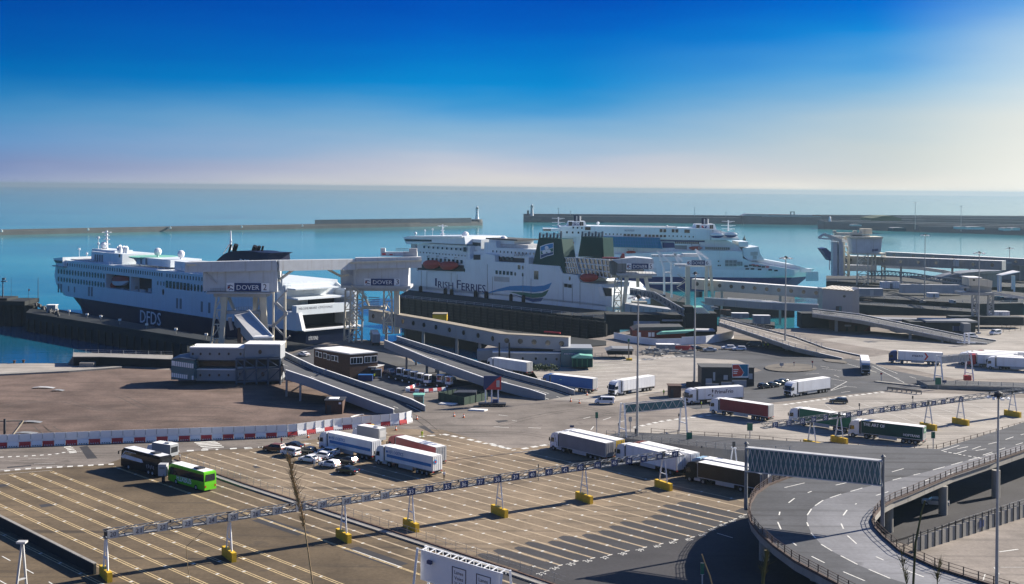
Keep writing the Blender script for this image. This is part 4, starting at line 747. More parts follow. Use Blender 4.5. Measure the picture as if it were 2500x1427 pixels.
for i, (x, y) in enumerate(((495, 880), (600, 893), (757, 922), (877, 940), (1043, 972), (1277, 1013), (1530, 1056), (1795, 1103))):
    p = P(z('A', x, y), 1.6); lb = thing('quay_lamp', 'low white lamp box on post by the jetty edge', 'lamp', p, 'low lamps along the dark jetty'); part(lb, 'post', 'grey', lambda b: b.box(p.x-.12, p.x+.12, p.y-.12, p.y+.12, 1.6, 3.0)); part(lb, 'lamp_box', 'lamp_white', lambda b: b.box(p.x-.5, p.x+.5, p.y-.3, p.y+.3, 3.0, 3.7))
p = P(z('A', 443, 870), 1.6); hb_ = thing('hut', 'small pale green hut at the seaward end of the dark jetty', 'hut', p); part(hb_, 'walls', 'panel_grey', lambda b: b.box(p.x-1.8, p.x+1.8, p.y, p.y+3, 1.6, 4.6)); part(hb_, 'door', 'teal_glass', lambda b: b.box(p.x-.2, p.x+.8, p.y-.06, p.y, 1.6, 3.7)); part(hb_, 'roof', 'roofwhite', lambda b: b.box(p.x-2, p.x+2, p.y-.2, p.y+3.2, 4.6, 4.8))
# dolphins on piles at the far left
dl = thing('jetty', 'old jetty platform on thick round piles at the water edge', 'jetty', T('A', 60, 870, 520))
part(dl, 'deck', 'concrete_dark', lambda b: (tb(b, 'A', -120, 215, 770, 805, 520, 16), tb(b, 'A', -120, 60, 745, 772, 522, 12)))
for x in (20, 85, 175, 255): part(dl, 'pile', 'timber_dark', lambda b: b.tube(T('A', x, 1000, 526), T('A', x, 800, 526), 3.4 if x > 150 else 2.6, 14))
for x, y0, y1, r in ((25, 745, 570, .35), (98, 760, 560, .08), (248, 760, 660, .1), (332, 775, 565, .18)):
    a = T('A', x, y0, 527); ml = thing('signal_mast', 'thin dark signal mast on the old jetty platform' if x != 25 else 'thick signal mast with lantern gallery on the old jetty platform', 'mast', a, None if x == 25 else 'thin masts on the old jetty')
    part(ml, 'pole', 'steel_blue', lambda b: b.tube(a, T('A', x, y1, 527), r, 8, r*.6))
    if x == 25: part(ml, 'gallery', 'steel_blue', lambda b: (tb(b, 'A', 8, 52, 594, 602, 526.5, 1.5), tb(b, 'A', 18, 42, 568, 584, 526.5, 1.2)))
    if x == 248: part(ml, 'flag', 'red', lambda b: tp(b, 'A', ((248, 660), (262, 672), (248, 686)), 527, .05))
gear = thing('mooring_gear', 'heap of dark mooring gear and bollards on the jetty end', 'mooring gear', P(z('A', 320, 790), 1.6))
def _g(b):
    for i in range(26): p = P(z('A', 235+i*11, 772+i*5+random.uniform(-12, 12)), 1.6+random.uniform(0, 1.2)); b.lathe(p, [(random.uniform(.3, .9), 0), (.6, .5), (.35, random.uniform(.8, 1.5)), (.05, 1.6)], 7)
part(gear, 'bollards', 'dark', _g)
# quay with tall fender wall beside the green funnelled ferry
quay('long dark berth wall in front of the green funnelled ferry with black rubber fenders', [z('C', 300, 880), z('C', 2260, 1080), z('C', 2260, 1010), z('C', 420, 815)], .6, posts=(14, .2), postm='black')
for i, (x, y) in enumerate(((525, 808), (740, 828), (795, 835), (1003, 850), (1095, 858), (1312, 880), (1420, 892), (1655, 912), (1770, 922), (2015, 945), (2135, 958))):
    c = P(z('C', x, y+22), .6); fd_ = thing('rubber_fender', 'black round topped rubber fender standing against the white hull', 'fender', c, 'black fenders along the white hull'); part(fd_, 'pad', 'black', lambda b: b.lathe(c-V((0, 1.2, 0)), [(.95, -3), (.95, 2.2), (.8, 2.8), (.4, 3.1)], 10)); part(fd_, 'backing_frame', 'rust', lambda b: b.box(c.x-.9, c.x+.9, c.y-.3, c.y+.4, .6, 2.2))
fw = thing('fender_wall', 'tall timber fender wall with slatted boards and pale posts', 'fender wall', base('C', 1300, 1170))
wa, wc = P(z('C', 370, 1010), -1.0), P(z('C', 2130, 1245), -1.0); zt_ = 5.4; wd = wc-wa
wf = Fr(wa, wc)
def fz(k, x, y): return wf.q(z(k, x, y))[1]
zt_ = fz('C', 1250, 1000)
def _fw(b):
    for i in range(8): h = -4+(zt_+3.6)*i/7; b.fb(wf, 0, wf.L, 0, .35, h, h+.85)
part(fw, 'boards', 'timber_dark', _fw); part(fw, 'backing', 'concrete_dark', lambda b: b.fb(wf, 0, wf.L, .5, 1.2, -6, zt_-.4))
pm = MB().box(-.3, .3, -.4, .2, -6, zt_+.7).mesh('post', M['timber_dark'])
many(fw, 'post', pm, [wf.w(wf.L*i/28, -.1, 0) for i in range(29)])
cr = thing('container', 'small yellow container standing in front of the fender wall', 'container', T('C', 690, 1080, 470)); part(cr, 'body', 'yellow', lambda b: tb(b, 'C', 628, 752, 1027, 1085, 470, 5)); part(cr, 'roof', 'sand', lambda b: tb(b, 'C', 626, 754, 1022, 1027, 469.8, 5.4))
# dark service quay at the foot of the wall
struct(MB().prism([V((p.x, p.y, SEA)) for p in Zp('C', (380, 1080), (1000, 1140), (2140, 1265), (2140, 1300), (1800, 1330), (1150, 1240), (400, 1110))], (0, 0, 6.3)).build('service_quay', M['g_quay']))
def lowpipe(label, a, c, hgt=.7, m='galv', w=.5):
    p, q_ = P(z('C', *a), .6), P(z('C', *c), .6); t = thing('pipe', label, 'pipe', p); b = MB(); b.tube(p+V((0, 0, hgt)), q_+V((0, 0, hgt)), w/2, 8); b.build('tube', M[m], t)
    sup = MB().box(-.15, .15, -.15, .15, 0, hgt).mesh('support', M['grey'])
    for i in range(4): link('support', sup, t, lerp(p, q_, (i+.5)/4)-p)
lowpipe('pale pipe running along the foot of the fender wall', (1635, 1135), (2030, 1175), 1.0, 'roofwhite', .8); lowpipe('thin grey pipe behind the long covered walkway', (1165, 1080), (1600, 1120), 1.4); lowpipe('short dull red pipe lying on the service quay', (1600, 1190), (1740, 1200), .4, 'red', .7)
# --- berth gantries with name boards
def lattice(b, k, x0, x1, xb0, xb1, yt, yb, d0, d1, n=4, w=.45):
    """two traced posts with cross bracing; top span x0..x1, bottom span xb0..xb1"""
    tl(b, k, (x0, yt), (xb0, yb), d0, w*1.3); tl(b, k, (x1, yt), (xb1, yb), d0, w*1.3)
    for i in range(n):
        t0, t1 = i/n, (i+1)/n; A_ = lambda t, s_: (lerp(x0, xb0, t) if s_ else lerp(x1, xb1, t), lerp(yt, yb, t))
        tl(b, k, A_(t1, 0), A_(t1, 1), d0, w*.8); tl(b, k, A_(t0, i % 2), A_(t1, (i+1) % 2), d0, w*.7); tl(b, k, ((A_(t0, 0)[0]+A_(t0, 1)[0])/2, A_(t0, 0)[1]), A_(t1, i % 2), d0, w*.6)
def stair(b, k, a, c, dist, n=10, w=1.2):
    p, q_ = T(k, *a, dist), T(k, *c, dist)
    for s_ in (0, w): b.beam(p+V((0, s_, 0)), q_+V((0, s_, 0)), .12, .35); b.beam(p+V((0, s_, 1)), q_+V((0, s_, 1)), .07)
    for i in range(n): m_ = lerp(p, q_, (i+.5)/n); b.box(m_.x-.25, m_.x+.25, m_.y, m_.y+w, m_.z-.04, m_.z+.04)
def board(t, k, x0, xm0, xm1, x1, yt, yb, dist, num, nx, txm='letter_white'):
    s_ = part(t, 'name_board', 'letter_white', lambda b: tb(b, k, x0, x1, yt, yb, dist-.25, .2))
    part(s_, 'blue_panel', 'sign_blue', lambda b: tb(b, k, xm0, xm1, yt+1, yb-1, dist-.33, .07))
    w_ = xm1-xm0; ttext(s_, 'DOVER', k, xm0+w_*.09, xm1-w_*.07, yt+(yb-yt)*.24, yb-(yb-yt)*.2, dist-.36, txm); ttext(s_, num, k, *nx, yt+(yb-yt)*.12, yb-(yb-yt)*.15, dist-.28, 'letter_dark')
    e0, e1 = x0+(xm0-x0)*.15, xm0-(xm0-x0)*.15; h = yb-yt
    part(s_, 'flag_emblem', 'letter_navy', lambda b: (tp(b, k, ((e0, yt+h*.3), (lerp(e0, e1, .5), yt+h*.2), (e1, yt+h*.35), (e1, yt+h*.45), (lerp(e0, e1, .5), yt+h*.32), (e0, yt+h*.42)), dist-.3, .04), tp(b, k, ((lerp(e0, e1, .25), yt+h*.75), (lerp(e0, e1, .6), yt+h*.6), (e1, yt+h*.72), (e1, yt+h*.85), (lerp(e0, e1, .6), yt+h*.74), (lerp(e0, e1, .25), yt+h*.9)), dist-.3, .04)))
    part(s_, 'flag_field', 'maroon', lambda b: tp(b, k, ((e0, yt+h*.45), (lerp(e0, e1, .45), yt+h*.35), (lerp(e0, e1, .45), yt+h*.6), (e0, yt+h*.72)), dist-.3, .04))
D2 = 410
g2 = thing('berth_gantry', 'white boxed gantry of berth 2 on four lattice legs', 'gantry', T('B', 520, 1110, D2), 'white berth gantries over the ramps')
part(g2, 'machine_house', 'dirty_white', lambda b: (tb(b, 'B', 198, 845, 388, 612, D2, 9), tb(b, 'B', 175, 850, 380, 392, D2-.4, 10)))
part(g2, 'platform', 'lgrey', lambda b: (tb(b, 'B', 228, 805, 622, 634, D2-1.2, 12), tb(b, 'B', 290, 745, 634, 662, D2+.5, 8)))
part(g2, 'leg', 'cream', lambda b: lattice(b, 'B', 318, 372, 258, 335, 650, 1150, D2+1, D2+1)); part(g2, 'leg', 'cream', lambda b: (tl(b, 'B', (388, 660), (352, 1150), D2+1.5, 1.7, 1.6)))
part(g2, 'leg', 'cream', lambda b: tl(b, 'B', (650, 655), (652, 1120), D2+7, 1.2, 1.2)); part(g2, 'leg', 'cream', lambda b: tl(b, 'B', (722, 655), (752, 1150), D2+1.5, 1.9, 1.6)); part(g2, 'leg_brace', 'cream', lambda b: lattice(b, 'B', 668, 700, 662, 705, 660, 1120, D2+4, D2+4))
part(g2, 'cross_beam', 'lgrey', lambda b: tb(b, 'B', 400, 705, 785, 810, D2+2, 3)); part(g2, 'stair', 'cream', lambda b: stair(b, 'B', (415, 670), (465, 790), D2+3, 12, 2.5))
part(g2, 'gusset', 'lgrey', lambda b: (tl(b, 'B', (195, 425), (320, 545), D2-.2, .5), tl(b, 'B', (320, 390), (320, 430), D2-.3, .9, .6)))
board(g2, 'B', 402, 470, 705, 775, 540, 614, D2, '2', (722, 752))
def _pr(b):
    for y in (588, 602, 612): tl(b, 'B', (260, y), (400, y-2), D2-1, .08)
    for x in range(262, 400, 15): tl(b, 'B', (x, 588), (x, 614), D2-1, .09)
    for y in (752, 768): tl(b, 'B', (485, y), (625, y-5), D2+1.8, .09)
    for x in range(487, 630, 22): tl(b, 'B', (x, 750), (x, 785), D2+1.8, .1)
part(g2, 'railing', 'steel', _pr)
D3 = 432
g3 = thing('berth_gantry', 'white boxed gantry of berth 3 with rust streaks and stair tower', 'gantry', T('B', 1560, 1110, D3), 'white berth gantries over the ramps')
part(g3, 'machine_house', 'dirty_white', lambda b: (tb(b, 'B', 1525, 1985, 372, 578, D3, 9), tp(b, 'B', ((1395, 415), (1525, 392), (1525, 575), (1398, 565)), D3+2, 9)))
part(g3, 'platform', 'lgrey', lambda b: (tb(b, 'B', 1400, 2005, 565, 585, D3-1, 12), tb(b, 'B', 1440, 1970, 585, 608, D3+.5, 8)))
part(g3, 'leg', 'cream', lambda b: lattice(b, 'B', 1485, 1590, 1470, 1580, 600, 1110, D3+1, D3+1, 6)); part(g3, 'leg', 'cream', lambda b: lattice(b, 'B', 1440, 1545, 1425, 1530, 600, 1110, D3+5, D3+5, 6))
part(g3, 'leg', 'cream', lambda b: tl(b, 'B', (1885, 600), (1888, 980), D3+2, 1.9, 1.6)); part(g3, 'leg', 'cream', lambda b: lattice(b, 'B', 1775, 1840, 1770, 1850, 605, 980, D3+2, D3+2)); part(g3, 'cross_beam', 'cream', lambda b: tb(b, 'B', 1590, 1790, 745, 768, D3+2, 3)); part(g3, 'louvre', 'steel', lambda b: [tl(b, 'B', (1640, 665+i*16), (1735, 668+i*16), D3+1, .25) for i in range(6)])
[part(g3, 'stair', 'cream', lambda b: stair(b, 'B', *q_)) for q_ in (((1490, 560), (1625, 670), D3-1.5), ((1625, 690), (1500, 760), D3-1.5), ((1480, 770), (1600, 870), D3-1.5), ((1590, 640), (1640, 745), D3+4, 10, 3))]
part(g3, 'gusset', 'dirty_white', lambda b: (tl(b, 'B', (1520, 390), (1520, 575), D3-.2, .8), tl(b, 'B', (1370, 400), (1515, 500), D3-.2, .5)))
board(g3, 'B', 1602, 1660, 1862, 1912, 502, 562, D3, '3', (1878, 1905))
ob = thing('overhead_beam', 'long white overhead beam linking two boxed gantries', 'beam', T('B', 1100, 400, 421))
part(ob, 'girder', 'dirty_white', lambda b: (tl(b, 'B', (50, 402), (845, 385), 409, 3.2, 3.4, 411), tl(b, 'B', (845, 388), (1525, 376), 411, 3.0, 3.6, 430), tl(b, 'B', (1525, 366), (2098, 358), 430, 3.6, 3.8, 434)))
part(ob, 'top_flange', 'cream', lambda b: (tl(b, 'B', (50, 380), (1480, 362), 408.5, 4.2, .5, 429), tl(b, 'B', (1480, 360), (2100, 343), 429, 4.2, .6, 433.5)))
part(ob, 'strut', 'cream', lambda b: tl(b, 'B', (855, 520), (1010, 405), 411, .7, .7, 415)); part(ob, 'strut', 'cream', lambda b: tl(b, 'B', (1250, 402), (1395, 480), 424, .7, .7, 430)); part(ob, 'strut', 'cream', lambda b: tl(b, 'B', (1395, 480), (1470, 470), 430, .7))
cb = thing('crane_trolley', 'white crane trolley with jib on the overhead beam end', 'crane', T('B', 1920, 345, 435)); part(cb, 'jib', 'dirty_white', lambda b: (tb(b, 'B', 1745, 1940, 270, 305, 435, 2), tb(b, 'B', 1745, 1785, 237, 272, 435, 2))); part(cb, 'cab', 'lgrey', lambda b: (tb(b, 'B', 1940, 2062, 270, 320, 435, 3), tb(b, 'B', 1990, 2060, 240, 272, 435, 2), tb(b, 'B', 1855, 2000, 318, 345, 435, 3)))
part(cb, 'railing', 'steel', lambda b: [tl(b, 'B', (1880+i*16, 236), (1880+i*16, 272), 435, .12) for i in range(7)]+[tl(b, 'B', (1880, y), (1985, y+2), 435, .12) for y in (238, 252)]); part(cb, 'red_panel', 'red', lambda b: (tb(b, 'B', 1758, 1790, 280, 297, 434.9, .1), tb(b, 'B', 1822, 1850, 288, 298, 434.9, .1)))
# stair frame between gantry and the covered ramp
sf = thing('zigzag_stair', 'zigzag steel stair on slender posts right of berth 2 gantry', 'stair', T('B', 910, 1100, 405)); part(sf, 'post', 'cream', lambda b: tl(b, 'B', (912, 620), (912, 1105), 405, .7)); part(sf, 'post', 'cream', lambda b: tl(b, 'B', (812, 620), (810, 1060), 405, .55)); part(sf, 'flight', 'steel', lambda b: (tl(b, 'B', (930, 605), (830, 710), 405, .5), tl(b, 'B', (830, 710), (930, 805), 405, .9), tl(b, 'B', (930, 805), (810, 915), 405, .9), tl(b, 'B', (830, 925), (905, 1000), 405, .5), tl(b, 'B', (955, 1000), (860, 1075), 405, .5), tl(b, 'B', (760, 910), (830, 915), 405, 1.5, .3)))
# covered gangway sloping down towards the viewer
def gallery(label, pts, w, h, wall, roof, name='covered_walkway', ports=None, pr=.8, cat='walkway', legs=(), group=None):
    """covered walkway along centre points (floor centre of its near side); ports = number of round windows per leg"""
    t = thing(name, label, cat, V((pts[0].x, pts[0].y, 0)), group)
    for i, (a, c) in enumerate(zip(pts, pts[1:])):
        d = V((c.x-a.x, c.y-a.y, 0)).normalized(); n = V((-d.y, d.x, 0)); n = n if n.y > 0 else -n
        b = MB(); b.pbox(a, c-a, n*w, (0, 0, h)); b.build('gallery', M[wall], t)
        b = MB(); b.pbox(a-n*.15+V((0, 0, h)), c-a, n*(w+.3), (0, 0, .18)); b.build('roof', M[roof], t)
        b = MB(); b.pbox(a-n*.12-V((0, 0, .35)), c-a, n*(w+.24), (0, 0, .33)); b.build('floor_edge', M['steel'], t)
        L_ = (c-a).length; k_ = int(L_/6)
        jn = MB().pbox((0, 0, 0), d*.12, -n*.05, (0, 0, h)).mesh('panel_joint', M['steel'])
        for j in range(1, k_+1): link('panel_joint', jn, t, lerp(a, c, j/(k_+1))-wloc(t))
        if ports and ports[i]:
            me = MB().prism([d*(pr*math.cos(q_))+V((0, 0, pr*math.sin(q_))) for q_ in [math.pi*m_/6 for m_ in range(12)]], -n*.08).mesh('porthole', M['glass'])
            many(t, 'porthole', me, [lerp(a, c, (j+.5)/ports[i]) + V((0, 0, h*.52)) - n*.02 for j in range(ports[i])])
    lm = MB().box(-.45, .45, -.45, .45, 0, 1).mesh('leg', M['steel'])
    for f, i in legs: p = lerp(pts[i], pts[i+1], f); o = link('leg', lm, t, V((p.x, p.y+w*.5, SEA))-wloc(t)); o.scale = (1, 1, p.z-SEA)
    return t
rg = thing('gangway', 'sloping covered gangway running down from berth 2 gantry', 'gangway', T('B', 600, 950, 380))
ga, gb = T('B', 470, 905, 402), T('B', 640, 1120, 352); ga2, gb2 = T('B', 598, 880, 402), T('B', 800, 1115, 352); gh = T('B', 470, 822, 402).z-ga.z
b = MB(); b.add([ga, gb, gb2, ga2]+[p+V((0, 0, gh)) for p in (ga, gb, gb2, ga2)], [(3, 2, 1, 0), (0, 1, 5, 4), (1, 2, 6, 5), (2, 3, 7, 6), (3, 0, 4, 7)]); b.build('gallery', M['panel_grey'], rg)
b = MB(); up_ = V((0, 0, .15)); b.add([p+V((0, 0, gh+.01)) for p in (ga, gb, gb2, ga2)]+[p+V((0, 0, gh))+up_ for p in (ga, gb, gb2, ga2)], [(4, 5, 6, 7), (0, 1, 5, 4), (1, 2, 6, 5), (2, 3, 7, 6), (3, 0, 4, 7)]); b.build('roof', M['lgrey'], rg)
b = MB(); b.beam(ga2+V((0, 0, gh+.5)), gb2+V((0, 0, gh+.5)), .2, .9); b.build('side_rail', M['roofwhite'], rg); b = MB(); b.pbox(gb+V((0, -.3, gh+.1)), gb2-gb, (0, 2.5, 0), (0, 0, .5)); b.build('end_canopy', M['roofwhite'], rg)
part(rg, 'leg', 'rust', lambda b: tl(b, 'B', (520, 930), (520, 1060), 385, 1.3)); part(rg, 'leg', 'steel', lambda b: tl(b, 'B', (430, 840), (450, 950), 398, 1.0))
# tower quay under the gantry: dark deck between jetty and building
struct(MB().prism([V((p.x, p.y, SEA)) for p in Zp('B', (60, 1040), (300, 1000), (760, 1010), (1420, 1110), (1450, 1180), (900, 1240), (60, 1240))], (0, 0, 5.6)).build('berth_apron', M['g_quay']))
# --- terminal link building at lower left: two storeys of panels with portholes on blue steel
DW = 340
tw = thing('walkway_building', 'two level grey walkway building with portholes and dark steel frame', 'building', base('B', 480, 1420))
for x0, x1, y0, y1, px_ in ((85, 552, 1108, 1212, (110, 178, 258, 340, 422, 525)), (558, 872, 1080, 1205, (695,)), (135, 490, 1298, 1392, (175, 255, 338, 420)), (490, 872, 1285, 1388, (520, 720))):
    w_ = part(tw, 'wall_panel', 'panel_grey', lambda b: tb(b, 'B', x0, x1, y0, y1, DW, 7)); part(w_, 'roof_edge', 'roofwhite', lambda b: tb(b, 'B', x0-3, x1+3, y0-8, y0, DW-.2, 7.4)); part(w_, 'base_trim', 'dark', lambda b: tb(b, 'B', x0, x1, y1, y1+7, DW-.1, 7))
    for x in px_:
        r_ = 15 if x in (695, 720) else 9; part(w_, 'porthole', 'glass', lambda b: tp(b, 'B', [(x+r_*math.cos(i*math.pi/6), (y0+y1)/2-2+r_*1.3*math.sin(i*math.pi/6)) for i in range(12)], DW-.08, .08))
part(tw, 'dark_storey', 'dark', lambda b: tb(b, 'B', 130, 872, 1212, 1298, DW+2, 5)); part(tw, 'window_band', 'glass', lambda b: tb(b, 'B', 140, 480, 1222, 1262, DW+1.9, .1)); part(tw, 'plinth', 'dark', lambda b: tb(b, 'B', 130, 872, 1390, 1435, DW+.5, 6))
def _tr(b):
    for x in (490, 560, 665, 765, 870): tl(b, 'B', (x, 1195), (x, 1425), DW-1, .45)
    for y in (1195, 1285, 1395): tl(b, 'B', (490, y+8), (872, y-10), DW-1, .4)
    for x0, x1 in ((490, 560), (560, 665), (665, 765), (765, 870)): tl(b, 'B', (x0, 1210), (x1, 1280), DW-1, .25); tl(b, 'B', (x1, 1290), (x0, 1390), DW-1, .25)
part(tw, 'steel_frame', 'steel_blue', _tr)
part(tw, 'glazed_wing', 'teal_glass', lambda b: tb(b, 'F', 1490, 1690, 280, 455, DW-3, 9)); part(tw, 'wing_roof', 'steel_blue', lambda b: tp(b, 'F', ((1488, 275), (1570, 262), (1705, 280), (1692, 290)), DW-3.2, 9.5))
wp = part(tw, 'blind', 'roofwhite', lambda b: tb(b, 'F', 1495, 1512, 290, 330, DW-3.1, .08))
for y0, y1 in ((290, 332), (395, 432)):
    for i in range(11):
        if y0 > 390 and 7 < i < 10: continue
        wp = part(tw, 'window', 'roofwhite', lambda b: tb(b, 'F', 1494+i*17.6, 1508+i*17.6, y0+i*2.6, y1+i*2.4, DW-3.12, .08))
bt = thing('bush', 'small bush growing on the walkway building roof', 'bush', T('B', 110, 1105, DW+2)); 
def leafball(b, c, r, n=70, s_=.25):
    for i in range(n):
        d = V((random.gauss(0, 1), random.gauss(0, 1), random.gauss(0, 1))).normalized()*r*random.uniform(.4, 1); d.z = abs(d.z)*.7
        a = V((random.gauss(0, 1), random.gauss(0, 1), random.gauss(0, 1))).normalized()*s_; e = V((random.gauss(0, 1), random.gauss(0, 1), random.gauss(0, 1))).normalized()*s_; b.add([c+d-a, c+d+e, c+d+a], [(0, 1, 2)])
part(bt, 'foliage', 'leaf', lambda b: leafball(b, T('B', 110, 1105, DW+2), 1.4)); part(bt, 'stem', 'twig', lambda b: b.tube(T('B', 110, 1112, DW+2), T('B', 110, 1100, DW+2), .1, 6))
# sea wall and path along the left edge
sw = thing('sea_wall', 'low concrete sea wall with walkway along the left quay', 'wall', base('F', 1000, 330)); part(sw, 'wall', 'concrete_dark', lambda b: b.prism([V((p.x, p.y, 0)) for p in Zp('F', (640, 330), (880, 330), (1500, 355), (1500, 320), (640, 300))], (0, 0, 2.6))); part(sw, 'coping', 'concrete', lambda b: b.prism([V((p.x, p.y, 2.6)) for p in Zp('F', (635, 335), (880, 335), (1505, 358), (1505, 320), (635, 296))], (0, 0, .2)))
part(sw, 'steps', 'concrete', lambda b: [b.box(base('F', 590+i*8, 325).x, base('F', 600+i*8, 325).x, base('F', 600, 325).y, base('F', 600, 325).y+6, 0, .45*(i+1)) for i in range(6)])
railing('thin grey railing on top of the sea wall', [V((p.x, p.y, 2.8)) for p in Zp('F', (640, 300), (1500, 322))], 1.1, 4, 2, 'steel')
kb = thing('kerb_block', 'flat pale concrete slab edge beside the sea wall', 'kerb', base('F', 700, 370)); part(kb, 'slab', 'concrete', lambda b: b.prism([V((p.x, p.y, 0)) for p in Zp('F', (-40, 412), (600, 380), (1055, 348), (1062, 358), (600, 393), (-40, 424))], (0, 0, .5)))
kc = thing('kerb_block', 'squat pale concrete block standing next to the sea wall', 'block', base('F', 770, 345)); part(kc, 'block', 'concrete', lambda b: b.prism([V((p.x, p.y, 0)) for p in Zp('F', (690, 345), (815, 345), (850, 322), (720, 320))], (0, 0, 1.2)))
struct(MB().sheet([V((p.x, p.y, .006)) for p in Zp('F', (-60, 322), (240, 312), (590, 318), (640, 340), (1040, 350), (600, 378), (-60, 410))]).build('quay_paving', M['g_light']))
for x, y in ((125, 312), (205, 308)): c = base('F', x, y); bo = thing('bollard', 'rusty mooring bollard on the left quay edge', 'bollard', c, 'rusty bollards on the quay edge'); o = bollard(c).build('post', M['rust'], bo)
# --- link ramps for vehicles
def ramp3(label, near, far, zs, road='g_road', par=1.3, legs=(), m='panel_grey', name='link_ramp', top='roofwhite', nrail=None):
    t = thing(name, label, 'ramp', V((P(near[-1]).x, P(near[-1]).y, 0)), 'vehicle ramps to the ships')
    n_ = [P(p, h) for p, h in zip(near, zs)]; f_ = [P(p, h) for p, h in zip(far, zs)]
    b = MB(); b.add(n_+f_+[p-V((0, 0, .9)) for p in n_+f_], [])
    k_ = len(n_)
    for i in range(k_-1): b.f += [[i, i+1, k_+i+1, k_+i], [2*k_+i+1, 2*k_+i, 3*k_+i, 3*k_+i+1], [i+1, i, 2*k_+i, 2*k_+i+1], [k_+i, k_+i+1, 3*k_+i+1, 3*k_+i]]; b.m += [0, 1, 1, 1]
    b.build('deck', [M[road], M['steel']], t)
    for pts, s_ in ((n_, -1), (f_, 1)):
        b = MB(); c_ = MB(); rib = MB(); L0 = 0
        for a, e in zip(pts, pts[1:]):
            d = V((e.x-a.x, e.y-a.y, 0)).normalized(); nn = V((-d.y, d.x, 0)); nn = nn if nn.y > 0 else -nn
            b.pbox(a-V((0, 0, 1.0)), e-a, nn*.18*s_, (0, 0, par+1.0)); c_.pbox(a+V((0, 0, par))-nn*.2, e-a, nn*.4, (0, 0, .16))
            q_ = int((e-a).length/2.6)
            for j in range(q_): w_ = lerp(a, e, (j+.5)/q_); rib.box(w_.x-.1, w_.x+.1, w_.y-.12-(.1 if s_ < 0 else .0), w_.y+.12-(.1 if s_ < 0 else .12), w_.z, w_.z+par-.05)
        b.build('parapet', M[m], t); c_.build('coping', M[top], t)
        if s_ > 0: tag(rib.build('parapet_ribs', M['steel'], t), kind='stuff')
    b = MB()
    for i in range(k_-1): a, e, a2, e2 = n_[i], n_[i+1], f_[i], f_[i+1]; strip3(b, lerp(a, a2, .12), lerp(e, e2, .12), .25); strip3(b, lerp(a, a2, .5), lerp(e, e2, .5), .2); strip3(b, lerp(a, a2, .88), lerp(e, e2, .88), .25)
    b.build('lane_markings', M['paint_white'], t)
    for f, i, w_ in legs: p = lerp(lerp(n_[i], n_[i+1], f), lerp(f_[i], f_[i+1], f), .5); sp = (f_[i]-n_[i])*.4; part(t, 'pier', 'steel', lambda b: (b.beam(V((p.x, p.y, 0))-V((sp.x, sp.y, 0)), V((p.x, p.y, p.z-.6))-V((sp.x, sp.y, 0)), w_), b.beam(V((p.x, p.y, 0))+V((sp.x, sp.y, 0)), V((p.x, p.y, p.z-.6))+V((sp.x, sp.y, 0)), w_), b.beam(p-sp-V((0, 0, .9)), p+sp-V((0, 0, .9)), w_)))
    return t
def strip3(b, p, q_, w):
    d = (q_-p).normalized(); n = V((-d.y, d.x, 0)).normalized()*(w/2); u = V((0, 0, .02)); b.add([p-n+u, q_-n+u, q_+n+u, p+n+u], [(0, 1, 2, 3)])
ramp3('grey ramp with white topped parapets sloping down from the two level walkway building', [z('G', 350, 345), z('G', 560, 415), z('G', 1150, 640), z('G', 1290, 690)], [z('G', 300, 165), z('G', 600, 310), z('G', 1440, 600), z('G', 1560, 660)], (6.0, 4.9, .9, .02), legs=((.05, 0, .5), (.5, 0, .5), (.3, 1, .5)))
ramp3('long grey ramp with white topped parapets passing above the parked white tugs', [z('B', 1780, 1075), z('B', 2160, 1235), z('G', 2060, 405), z('H', 340, 515), z('H', 470, 560)], [z('B', 1885, 1040), z('B', 2260, 1160), z('G', 2283, 355), z('H', 575, 470), z('H', 720, 520)], (5.5, 5.0, 2.6, .8, .02), legs=((.95, 0, .7), (.15, 1, .6), (.5, 0, .6)))
rc = ramp3('tan road ramp with open railing running down to the roundabout', [z('D', 1625, 1105), z('D', 2283, 1325), z('E', 500, 1375), z('E', 700, 1420)], [z('D', 1640, 1065), z('D', 2283, 1230), z('E', 560, 1330), z('E', 860, 1395)], (6.0, 2.4, .9, .02), road='g_base', par=.35, m='concrete', legs=((.6, 0, .8), (.9, 0, .8)))
rd = ramp3('grey road ramp with tall railing beside the tall grey cabin building', [z('E', 440, 1030), z('E', 850, 1085), z('E', 1740, 1265), z('E', 1960, 1290)], [z('E', 440, 985), z('E', 860, 1035), z('E', 1760, 1220), z('E', 2040, 1262)], (6.0, 5.2, 1.0, .02), road='g_road', par=.35, m='concrete', legs=((.5, 0, 1.0), (.5, 1, .9), (.8, 1, .7)))
for nm, pts, zs in (('pale railing on the near edge of the tan road ramp', (('D', 1625, 1105), ('D', 2283, 1325), ('E', 500, 1375)), (6.4, 2.8, 1.3)), ('pale railing on the far edge of the tan road ramp', (('D', 1640, 1065), ('D', 2283, 1230), ('E', 560, 1330)), (6.4, 2.8, 1.3)), ('white railing along the near edge of grey road ramp by the cabin building', (('E', 440, 1030), ('E', 850, 1085), ('E', 1740, 1265)), (6.4, 5.6, 1.4))):
    railing(nm, [P(z(*p), h) for p, h in zip(pts, zs)], 1.5, 3.5, 3, 'lgrey')
# white two-post barrier at the foot
wb = thing('height_barrier', 'white two post height barrier at the ramp foot', 'barrier', base('E', 1780, 1275)); part(wb, 'frame', 'white', lambda b: [tl(b, 'E', (x, 1190), (x, 1285), 441, .5) for x in (1765, 1803)]+[tl(b, 'E', (1755, 1222), (1805, 1240), 441, .25), tl(b, 'E', (1700, 1270), (1860, 1275), 440, .3)])
